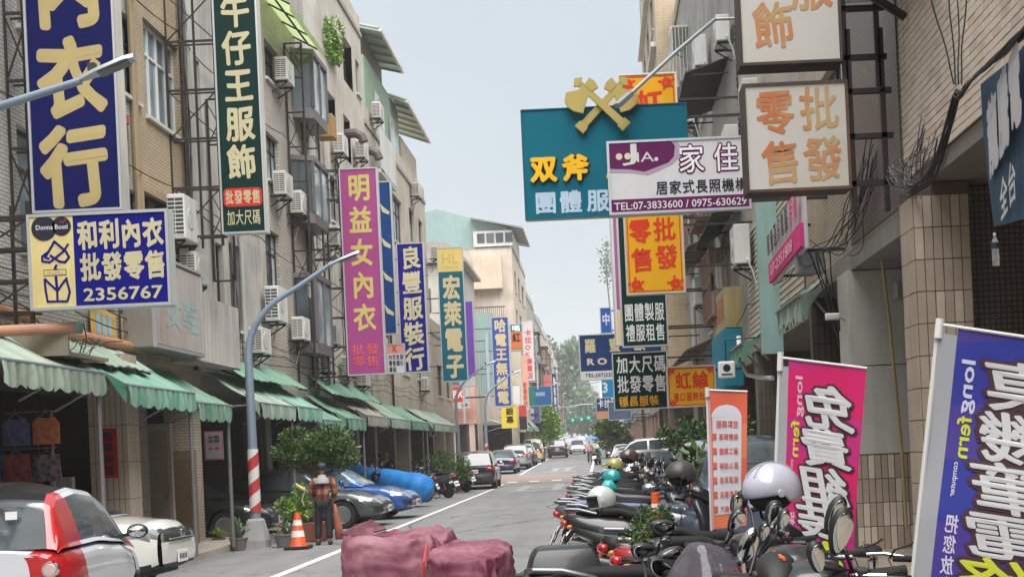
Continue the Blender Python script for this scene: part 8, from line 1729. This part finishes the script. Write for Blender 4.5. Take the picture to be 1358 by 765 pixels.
# clipped bush by the lamp
c = P(415, 604, 27.2); t = thing('ficus_bush', 'wide clipped green bush in a brick red trough behind the person in plaid', 'bush', (c.x, c.y, 0))
leaves(7500, c, (.98, .8, .55), .085, 4, 16).build('crown', LF1, t, fix=False)
m = MB(); trunk(m, (c.x, c.y, .4), (c.x, c.y, c.z-.1), .06, 2, 9, .6); m.build('trunk', BARK, t)
m = MB(); m.loft([[Vector((c.x-.1+x*s_, c.y-.7+y*s_*.45, z)) for x, y in ((-1, -1), (1, -1), (1, 1), (-1, 1))] for z, s_ in ((.01, .44), (.40, .52), (.40, .47), (.34, .46))]); m.build('trough', mat((.25, .08, .05), .7, dirt=.4), t, bevel=.01)
leaves(700, (c.x-.3, c.y-.7, .75), (.45, .3, .4), .10, 8, 5).build('lower_foliage', LF3, t, fix=False)
def spiky(label, c, r, h, n, seed, m_, potr=.17, poth=.26, potm=None, wd=.03):
    t = thing('potted_plant', label, 'potted plant', c); rr = random.Random(seed); b = MB(); k = potr
    pr = [(k*.72, 0), (k, poth*.9), (k*1.08, poth*.9), (k*1.08, poth), (k*.9, poth), (k*.88, poth*.85), (0, poth*.84)]; b.lathe(pr, 18); b.build('pot', potm or mat((.16, .15, .14), .8, dirt=.4), t, world=False)
    b = MB()
    for i in range(n):
        a = rr.uniform(0, 6.28); L = r*rr.uniform(.7, 1.15); u_ = rr.uniform(.15, 1); pts = [Vector((math.cos(a)*L*f*u_, math.sin(a)*L*f*u_, poth*.85 + h*(f*1.25 - .75*f*f*(.4+u_)))) for f in (0, .3, .6, .85, 1)]; sd_ = Vector((-math.sin(a), math.cos(a), 0))
        base = len(b.v)
        for q, p in enumerate(pts): w_ = wd*(1-(q/4)**2)*.8+.003; b.v += [p - sd_*w_, p + Vector((0, 0, -w_*.5)), p + sd_*w_]
        for q in range(4): b.f += [(base+3*q, base+3*q+1, base+3*q+4, base+3*q+3), (base+3*q+1, base+3*q+2, base+3*q+5, base+3*q+4)]
    b.build('leaves', m_, t, world=False, fix=False, smooth=2); return t
AGV = leafmat((.08, .16, .09), (.20, .28, .16), 'leaf_agave')
spiky('spiky grey green plant in a square dark pot left of the lamp post', gp(317, 730) + Vector((0, 0, .0)), .42, .55, 26, 1, AGV)
spiky('low leafy yellow green plant in a small pot left of the spiky one', gp(290, 724) + Vector((-.05, .2, .0)), .30, .32, 34, 2, LF3, .13, .16, wd=.035)
spiky('spiky plant in a round grey bowl between the lamp post and cone', gp(378, 726) + Vector((0, .15, 0)), .40, .42, 28, 3, AGV, .24, .27, mat((.20, .20, .20), .8, dirt=.4))
def bushpot(label, c, r, n, size, seed, m_, cat='bush', name='potted_shrub', potm=None, tr=True):
    t = thing(name, label, cat, (c[0], c[1], g(c[1]))); leaves(n, c, r, size, seed, 12).build('crown', m_, t, fix=False); gz = g(c[1])
    b = MB(); trunk(b, (c[0], c[1], gz+.2), (c[0], c[1], c[2]), .03, seed, 5, r[0]*.5); b.build('trunk', BARK, t); b = MB(); b.lathe([(.2, gz+.005), (.27, gz+.36), (.29, gz+.38), (.25, gz+.38), (.24, gz+.32), (0, gz+.32)], 18, 'Z', (c[0], c[1], 0)); b.build('pot', potm or mat((.25, .12, .08), .8, dirt=.4), t); return t
bushpot('leafy green shrubs in pots in front of the arcade left of the black SUV', P(592, 618, 53), (.95, .8, .75), 2600, .11, 12, LF1)
bushpot('young shrub between the black SUV and the leafy pots', P(610, 630, 55.5), (.6, .5, .6), 1200, .10, 13, LF3)
bushpot('tall dark green potted shrub behind the black helmet on the right', P(950, 588, 22.5), (.7, .7, .6), 3000, .10, 14, LF2)
bushpot('dark leafy shrub beside the parked dark car on the right', P(900, 584, 29), (.5, .6, .45), 1500, .10, 15, LF2)
bushpot('bright broad leaved plant just left of the orange flag', P(930, 622, 15.6), (.30, .3, .26), 120, .17, 16, LF1)
bushpot('small leaved potted plant between the scooter seats', P(866, 684, 12.6), (.17, .2, .10), 500, .04, 17, LF1)
bushpot('yellow green small plant hanging among the scooter mirrors', P(850, 712, 9.4), (.13, .15, .10), 420, .035, 18, LF1)
spiky('fan leaved palm seedling beside the top case', Vector((P(846, 760, 8.3).x, 8.3, .01)) + Vector((0, 0, P(846, 765, 8.3).z-.4)), .30, .34, 18, 5, LF1, .12, .26, mat((.35, .15, .09), .8), .022)
t = thing('balcony_plant', 'bright green creeper spilling from the top balcony of the tall beige house', 'plant', fac(441, 62, LX)); leaves(1500, fac(441, 60, LX+.12), (.35, 1.0, .62), .13, 30, 8).build('foliage', LF3, t, fix=False)
# trees
def tree(label, c, r, n, size, seed, m_, gz=None, tr_=.12):
    t = thing('tree', label, 'tree', (c[0], c[1], g(c[1]))); leaves(n, c, r, size, seed, 18, lw=.7).build('crown', m_, t, fix=False); b = MB(); trunk(b, (c[0], c[1], g(c[1])), (c[0], c[1], c[2]+r[2]*.2), tr_, seed, 9, r[0]*.6); b.build('trunk', BARK, t); return t
tree('small bright green street tree at the end of the left parked cars', P(720, 563, 128), (1.7, 1.7, 1.9), 3800, .30, 40, LF3)
tree('green tree on the right side under the small blue board', P(812, 573, 110), (1.6, 1.8, 1.5), 2600, .32, 41, LF1)
for i, (px, py, Y, rx_, rz_, n) in enumerate(((742, 500, 290, 5, 9, 5200), (757, 545, 330, 6, 6, 3600), (772, 550, 350, 6, 5, 3200), (786, 556, 300, 4, 3.5, 2400), (733, 545, 260, 3, 5, 2600), (764, 528, 420, 8, 9, 3600))):
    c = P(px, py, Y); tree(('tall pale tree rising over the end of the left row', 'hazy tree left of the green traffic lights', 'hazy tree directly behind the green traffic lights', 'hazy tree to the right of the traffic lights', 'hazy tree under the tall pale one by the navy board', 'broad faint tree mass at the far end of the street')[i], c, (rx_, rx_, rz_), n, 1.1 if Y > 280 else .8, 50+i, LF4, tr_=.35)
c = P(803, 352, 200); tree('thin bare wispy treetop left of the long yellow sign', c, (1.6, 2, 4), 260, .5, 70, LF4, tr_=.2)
# traffic signals
GRN = nm('signal_green')[0]; q = GRN.node_tree.nodes['Principled BSDF']; q.inputs['Base Color'].default_value = (0, .5, .3, 1); q.inputs['Emission Color'].default_value = (0, .9, .55, 1); q.inputs['Emission Strength'].default_value = .35
t = thing('traffic_light', 'green traffic light over the road at the far end of the street', 'traffic light', (-6.8, 205, g(205))); b_ = g(205); m = MB(); m.tube([(-6.8, 205, b_), (-6.8, 205, b_+6.2), (-3.0, 205, b_+6.6), (-1.2, 205, b_+6.6)], .1, 8); m.build('mast', LAMPG, t)
a = P(768, 556, 204.5)
for i, px in enumerate((757, 769, 778)):
    a = P(px, 557 - i*1.5, 204.5); m = MB(); m.box(a.x-.75, a.x+.65, 204.6, 204.9, a.z-.32, a.z+.32, .05); hs_ = m.build('signal_housing', mat((.03, .12, .09), .5), t); m = MB(); m.lathe([(.0, 204.55), (.2, 204.56)], 16, 'Y', (a.x+.3, 0, a.z)); m.build('green_lens', GRN, hs_)
# cone
t = thing('traffic_cone', 'orange traffic cone with white bands on a black rubber base beside the person in plaid', 'traffic cone', gp(396, 728)); CO = mat((.75, .10, .02), .45)
m = MB(); m.box(-.23, .23, -.23, .23, .0, .07, .02); m.build('base', RUBBER, t, world=False); m = MB(); m.lathe([(.17, .07), (.15, .10), (.055, .66), (.05, .70), (.0, .705)], 24); m.build('cone', CO, t, world=False, smooth=True)
for z0, z1 in ((.24, .36), (.46, .56)): m = MB(); f = lambda z: .15 - (z-.10)*.170; m.lathe([(f(z0)+.004, z0), (f(z1)+.004, z1)], 24); m.build('white_band', WHITE, t, world=False, smooth=True)
m = MB(); m.lathe([(.055, .62), (.06, .64), (.05, .67)], 20); m.build('cap', CO, t, world=False)
a = P(869, 665, 14.2); t = thing('traffic_cone', 'orange and white marker tube poking up between the scooters on the right', 'traffic cone', (a.x, a.y, 0)); m = MB(); m.lathe([(.12, 0), (.05, .06), (.045, a.z-.10)], 18); m.build('base', CO, t, world=False); m = MB(); m.lathe([(.048, a.z-.10), (.048, a.z-.02)], 18); m.build('white_band', WHITE, t, world=False); m = MB(); m.lathe([(.045, a.z-.02), (.045, a.z+.1), (.0, a.z+.105)], 18); m.build('tip', CO, t, world=False)
# clothes for sale in the first shop
def garment(label, kind, x, z, y, w_, h_, c1, c2):
    t = thing('hanging_clothes', label, 'clothes', (x, y, z)); m, tt, b = nm('printed_cloth'); n = tt.nodes.new('ShaderNodeTexVoronoi'); n.inputs['Scale'].default_value = 11; tt.links.new(tt.nodes.new('ShaderNodeTexCoord').outputs['Object'], n.inputs['Vector']); x_ = tt.nodes.new('ShaderNodeMix'); x_.data_type = 'RGBA'; x_.inputs[6].default_value = (*c1, 1); x_.inputs[7].default_value = (*c2, 1); tt.links.new(n.outputs['Distance'], x_.inputs[0]); tt.links.new(x_.outputs[2], b.inputs['Base Color']); b.inputs['Roughness'].default_value = .8
    if kind == 'shirt': pl = [(-.5, .0), (.5, 0), (.5, .78), (.32, 1), (.12, .95), (-.12, .95), (-.32, 1), (-.5, .78)]
    else: pl = [(-.48, 1), (-.56, 0), (-.05, .02), (0, .35), (.05, .02), (.56, 0), (.48, 1)]
    b = MB(); b.prism([(p*w_/1.0, q*h_) for p, q in pl], -.02, .02, 'XZ'); b.build('garment', m, t, world=False, bevel=.006); b = MB(); b.tube([(-w_*.3, 0, h_*.98), (0, 0, h_+.07), (w_*.3, 0, h_*.98)], .006, 5); b.tube([(0, 0, h_+.07), (0, 0, h_+.14)], .005, 5); b.build('hanger', STEEL, t, world=False)
for lab, kd, px, py, c1, c2 in (('blue printed top hanging upper left in the clothes shop', 'shirt', 22, 590, (.08, .12, .4), (.3, .3, .5)), ('orange red printed top beside the blue one', 'shirt', 62, 588, (.6, .10, .05), (.75, .35, .15)), ('red printed shorts hanging below the blue top', 'shorts', 23, 638, (.5, .03, .04), (.6, .25, .2)), ('black floral shorts hanging below the orange top', 'shorts', 63, 638, (.03, .03, .05), (.4, .3, .35)), ('blue shorts at the very left edge', 'shorts', -12, 636, (.05, .1, .3), (.2, .3, .5))):
    a = P(px, py, 19.3); garment(lab, kd, a.x, a.z, 19.3, .38, .40, c1, c2)
t = thing('clothes_rail', 'metal rack rails behind the hanging clothes', 'rack', (-9, 19.35, .13)); m = MB(); [m.tube([(-9.9, 19.36, z), (-8.25, 19.36, z)], .015, 6) for z in (P(60, 545, 19.3).z, P(60, 592, 19.3).z-.02)]; m.build('rail', STEEL, t); m = MB(); [m.tube([(x, 19.37, .13), (x, 19.37, 2.6)], .018, 6) for x in (-9.85, -8.3)]; m.build('post', STEEL, t)
for lab, x, y, w_, z1, c_ in (('pale panel door leaf in the shop front right of the couplet column', -8.35, 24.0, .55, 2.5, (.40, .35, .28)), ('tan cupboard in the dark arcade beside the pink notice', -8.5, 25.6, .7, 2.0, (.22, .15, .09)), ('stacked white sacks and plastic in the first shop doorway', -8.55, 20.2, .35, 1.6, (.5, .5, .5)), ('grey metal roller door frame behind the bush', -9.2, 29.6, 1.2, 2.7, (.12, .12, .12))):
    t = thing('shop_fitting', lab, 'furniture', (x, y, .13)); m = MB(); m.box(-w_/2, w_/2, 0, .12, 0, z1-.13, .01); m.build('panel', mat(c_, .6, dirt=.5), t, world=False); m = MB(); m.box(-w_/2+.05, w_/2-.05, -.015, -.001, .1, z1-.3, .01); m.build('inset', mat(tuple(q*.8 for q in c_), .5, dirt=.5), t, world=False); m = MB(); m.box(w_/2-.1, w_/2-.07, -.04, -.016, .9, 1.05); m.build('handle', STEEL, t, world=False)
for i, (lab, x, y, c_, w_, h_) in enumerate((('brown cardboard carton by the shop wall left of the couplet column', -8.9, 19.9, (.35, .24, .14), .5, .45), ('blue plastic crate in the arcade right of the tan cupboard', -8.8, 26.6, (.03, .12, .4), .5, .4), ('stack of cartons deep in the arcade behind the bush', -10.6, 31, (.4, .3, .2), 1.2, 1.5), ('white cabinet deep in the arcade behind the blue roll', -10.8, 45, (.45, .45, .43), 1.2, 1.7), ('red drinks cooler in the arcade near the people in black', -10.2, 53, (.4, .04, .03), .8, 1.7), ('pale shelf unit in the arcade left of the lane', -10.0, 57.5, (.4, .4, .36), 1.4, 1.8))):
    t = thing('shop_goods', lab, 'box', (x, y, .13)); m = MB(); m.box(-w_/2, w_/2, 0, w_*.7, 0, h_, .012); m.build('shell', mat(c_, .6, dirt=.3), t, world=False); m = MB(); m.box(-w_/2+.04, w_/2-.04, -.012, -.001, h_*.1, h_*.85); m.build('front_panel', mat(tuple(min(.8, q*1.3) for q in c_), .5, dirt=.3), t, world=False)
# ================================================================ CABLES
CAB = mat((.02, .02, .022), .6); CABG = mat((.18, .18, .18), .6)
def hang(a, b_, sag, n=14, wob=0, rr=rnd): a, b_ = Vector(a), Vector(b_); p1, p2 = rr.uniform(0, 6), rr.uniform(0, 6); wob *= 2.2; return [a.lerp(b_, i/n) + Vector((0, 0, -4*sag*(i/n)*(1-i/n))) + math.sin(math.pi*i/n)*Vector((wob*math.sin(p1+i*.55), wob*math.sin(p2+i*.5), wob*math.cos(p1+i*.6))) for i in range(n+1)]
t = thing('cable_bundle', 'thick twisted bundle of black cables under the tiled overhang at the top right', 'cables', P(1290, 110, 10.6)); 
A, M1, B, Cc = P(1375, 35, 9.2), P(1300, 100, 10.8), P(1278, 125, 11.4), P(1215, 250, 13.0); RC = random.Random(9)
for i in range(16):
    o_ = lambda s_: Vector((RC.uniform(-s_, 0)-.04, RC.uniform(-s_, s_), RC.uniform(-s_, s_))); ph = RC.uniform(0, 6.28)
    pts = []
    for seg, (p, q) in enumerate(((A, M1), (M1, B), (B, Cc))):
        for f in [k/8 for k in range(8)]: pts.append(p.lerp(q, f) + Vector((-.06 + .03*math.cos(ph+len(pts)*.5), .03*math.sin(ph+len(pts)*.5), .035*math.sin(ph+len(pts)*.7))) + Vector((0, 0, -.25*math.sin(math.pi*f) if seg == 2 else -.02)))
    pts.append(Cc + o_(.08)); m = MB(); m.tube(pts, RC.choice([.006, .009, .012]), 6); m.build('cable', CAB if RC.random() < .75 else CABG, t, smooth=True)
t = thing('cable_tangle', 'messy loops of thin grey and black wires at the corner beside the lower lightbox', 'cables', P(1190, 240, 14)); Q = P(1188, 235, 14.0)
for i in range(26):
    a = Q + Vector((RC.uniform(-.1, .05), RC.uniform(-.2, .1), RC.uniform(-.05, .2))); b_ = P(RC.uniform(1235, 1282), RC.uniform(150, 215), 12.6) + Vector((-.12, 0, 0)); s_ = RC.uniform(.12, .42)
    m = MB(); m.tube(hang(a, b_, s_, 18, .02, RC), RC.choice([.003, .004, .006]), 5); m.build('wire', CABG if RC.random() < .6 else CAB, t, smooth=True)
t = thing('cable_drop', 'thin black cables dropping down the tiled wall into the big bundle', 'cables', P(1270, 0, 11.4)); 
for px0, px1 in ((1262, 1276), (1274, 1280), (1286, 1284), (1235, 1274)): m = MB(); m.tube(hang(P(px0, -25, 11.35) + Vector((-.03, 0, 0)), P(px1, 112, 11.4) + Vector((-.06, 0, 0)), .02, 10, .006, RC), .007, 6); m.build('cable', CAB, t, smooth=True)
t = thing('cable_drop', 'cluster of black cables running down between lightbox bracket and meter box', 'cables', P(1130, 260, 16)); 
for i in range(12): m = MB(); m.tube(hang(P(1152+RC.uniform(-6, 16), 200+RC.uniform(-30, 40), 15.5), P(1085+RC.uniform(-20, 40), 330+RC.uniform(-25, 10), 17.5), RC.uniform(.1, .4), 16, .02, RC), .007, 5); m.build('cable', CAB, t, smooth=True)
for i in range(6): m = MB(); m.tube(hang(P(1088+RC.uniform(-18, 18), 330, 17.6), P(1112+RC.uniform(-4, 4), 425+RC.uniform(0, 40), 17.6), .05, 10, .015, RC), .01, 5); m.build('cable', CAB, t, smooth=True)
t = thing('cable_mess', 'tangled cables and tin brackets hanging below the number board on the left', 'cables', fac(90, 440, -7.6)); 
for i in range(14): m = MB(); m.tube(hang(P(60+RC.uniform(-30, 60), 425+RC.uniform(-10, 25), 17.6), P(95+RC.uniform(-40, 70), 462+RC.uniform(-15, 15), 18.2), RC.uniform(.05, .35), 10, .02, RC), .008, 5); m.build('cable', CAB if RC.random() < .6 else mat((.45, .42, .32), .7), t, smooth=True)
m = MB(); m.box(-7.9, -7.1, 17.2, 18.6, 3.25, 3.3); m.box(-7.9, -7.1, 17.2, 17.24, 3.3, 3.6); m.build('tin_tray', mat((.35, .30, .22), .7, .3, dirt=.5), t)
t = thing('awning_roller', 'rolled orange brown awning tube at the far left above the first awning', 'awning', P(40, 436, 17.0)); m = MB(); m.tube([P(-20, 440, 16.6), P(103, 434, 17.3)], .075, 14); m.build('roll', mat((.42, .20, .12), .7, dirt=.4), t); m = MB(); m.tube([P(98, 434, 17.27), P(108, 434, 17.33)], .085, 14); m.build('end_cap', AWG, t)
t = thing('cable_mess', 'wires looping over the sheet metal wall above the awning left of the lamp post', 'cables', fac(300, 450, LX))
for i in range(9): m = MB(); m.tube(hang(fac(285+RC.uniform(-10, 14), 420+RC.uniform(-20, 15), LX+.12), fac(312+RC.uniform(-6, 12), 480+RC.uniform(-15, 20), LX+.12), RC.uniform(.1, .5), 10, .03, RC), .01, 5); m.build('cable', CAB, t, smooth=True)
for lab, px, X0 in (('bundle of loose wires running down the grey cement house', 300, LX), ('loose wires down the stone tiled house between the bay windows', 404, LX), ('loose wires down the yellow house edge', 247, LX), ('loose wires beside the magenta sign bracket', 442, LX)):
    a = fac(px, 200, X0); t = thing('wall_wires', lab, 'cables', (X0+.06, a.y, 4))
    for i in range(5): y_ = a.y + RC.uniform(-.25, .25); m = MB(); m.tube([(X0+.05+RC.uniform(0, .06), y_+RC.uniform(-.06, .06)+.1*math.sin(k*.8+i), 3.9+k*.7) for k in range(12)], .012, 5); m.build('wire', CAB if i % 2 else CABG, t, smooth=True)
for lab, a, b_, s_ in (('thin cable crossing the street below the pale sky, upper one', P(745, 474, 150), P(800, 466, 150), .3), ('thin cable crossing the street near the hazy trees, lower one', P(742, 512, 150), P(800, 500, 150), .3)):
    me = MB(); me.tube(hang(Vector((-6.8, 150, a.z)), Vector((3.2, 150, b_.z)), s_), .03, 5); mm_ = me.mesh('overhead_cable'); mm_.materials.append(CAB); o = bpy.data.objects.new('overhead_cable', mm_); C.objects.link(o); tag(o, lab, 'cable')
for i in range(7):
    lf = i < 5; X_ = (LX+.15 if lf else RX-.12); z_ = (4.15, 4.35, 7.1, 4.6, 10.3, 4.7, 6.9)[i]; me = MB(); pts = []
    ys = [14+RC.uniform(0, 3)] if lf else [18+RC.uniform(0, 3)]
    while ys[-1] < 60: ys.append(ys[-1] + RC.uniform(3.5, 6.5))
    for a, b_ in zip(ys, ys[1:]): pts += hang((X_+RC.uniform(-.04, .04), a, z_), (X_, b_, z_), RC.uniform(.06, .22), 7, .01, RC)[:-1]
    me.tube(pts, .012, 5); mm_ = me.mesh('wall_cable', smooth=True); mm_.materials.append(CAB); o = bpy.data.objects.new('wall_cable', mm_); C.objects.link(o); tag(o, ('thick black cable sagging along the left houses just over the awnings', 'second black cable along the left houses above the first', 'black cable along the left houses at the second floor ceiling', 'loose cable along the left houses under the second floor windows', 'highest black cable along the left houses', 'black cable along the right wall above the torn awnings', 'upper black cable along the right wall behind the signs')[i], 'cable')
# rack ladder of black steel beside the yellow house and behind bay windows
def lattice(label, X, y, z0, z1, w_=.45):
    t = thing('steel_ladder_rack', label, 'sign bracket', (X, y, z0)); m = MB()
    for x in (X, X+w_): m.bar((x, y, z0), (x, y, z1), .05)
    n = int((z1-z0)/.9)
    for i in range(n+1):
        z = z0+(z1-z0)*i/n; m.bar((X, y, z), (X+w_, y, z), .035)
        if i < n and i % 2: m.bar((X, y, z), (X+w_, y, z+.9), .02); m.bar((X, y+.01, z+.9), (X+w_, y+.01, z), .02)
    m.build('lattice', BLKSTEEL, t)
for lab, px, z0, z1 in (('empty black steel lattice rack left of the middle bay windows', 383, 3.6, 13), ('narrow black lattice rack between bay windows and plaster house', 402, 3.8, 11.5), ('black lattice rack against the sky blue edge of the old lightbox', 276, 5.6, 9.5)):
    a = fac(px, 250, LX); lattice(lab, LX+.05, a.y, z0, z1)
t = thing('rope_coil', 'hanging loop of rope and red hook on the wall left of the yellow house window', 'rope', fac(167, 190, LX+.1)); q = fac(167, 165, LX+.12); m = MB(); m.tube([q + Vector((0, .10*math.sin(a), -.45+.45*math.cos(a))) for a in [2*math.pi*k/20 for k in range(21)]], .02, 6); m.build('rope', mat((.18, .17, .12), .9), t); m = MB(); m.box(q.x-.04, q.x+.04, q.y-.06, q.y+.06, q.z, q.z+.16, .01); m.build('hook', mat((.4, .05, .03), .6), t)
# ================================================================ HAZE
m = bpy.data.materials.new('haze'); m.use_nodes = True; nn = m.node_tree; nn.nodes.clear(); o_ = nn.nodes.new('ShaderNodeOutputMaterial'); v_ = nn.nodes.new('ShaderNodeVolumePrincipled'); v_.inputs['Color'].default_value = (.97, .985, 1, 1); v_.inputs['Density'].default_value = .0006; v_.inputs['Anisotropy'].default_value = .2; nn.links.new(v_.outputs[0], o_.inputs['Volume'])
b = MB(); b.box(-270, 270, -70, 770, -1.0, 62); hz = b.build('haze', m); hz['kind'] = 'stuff'
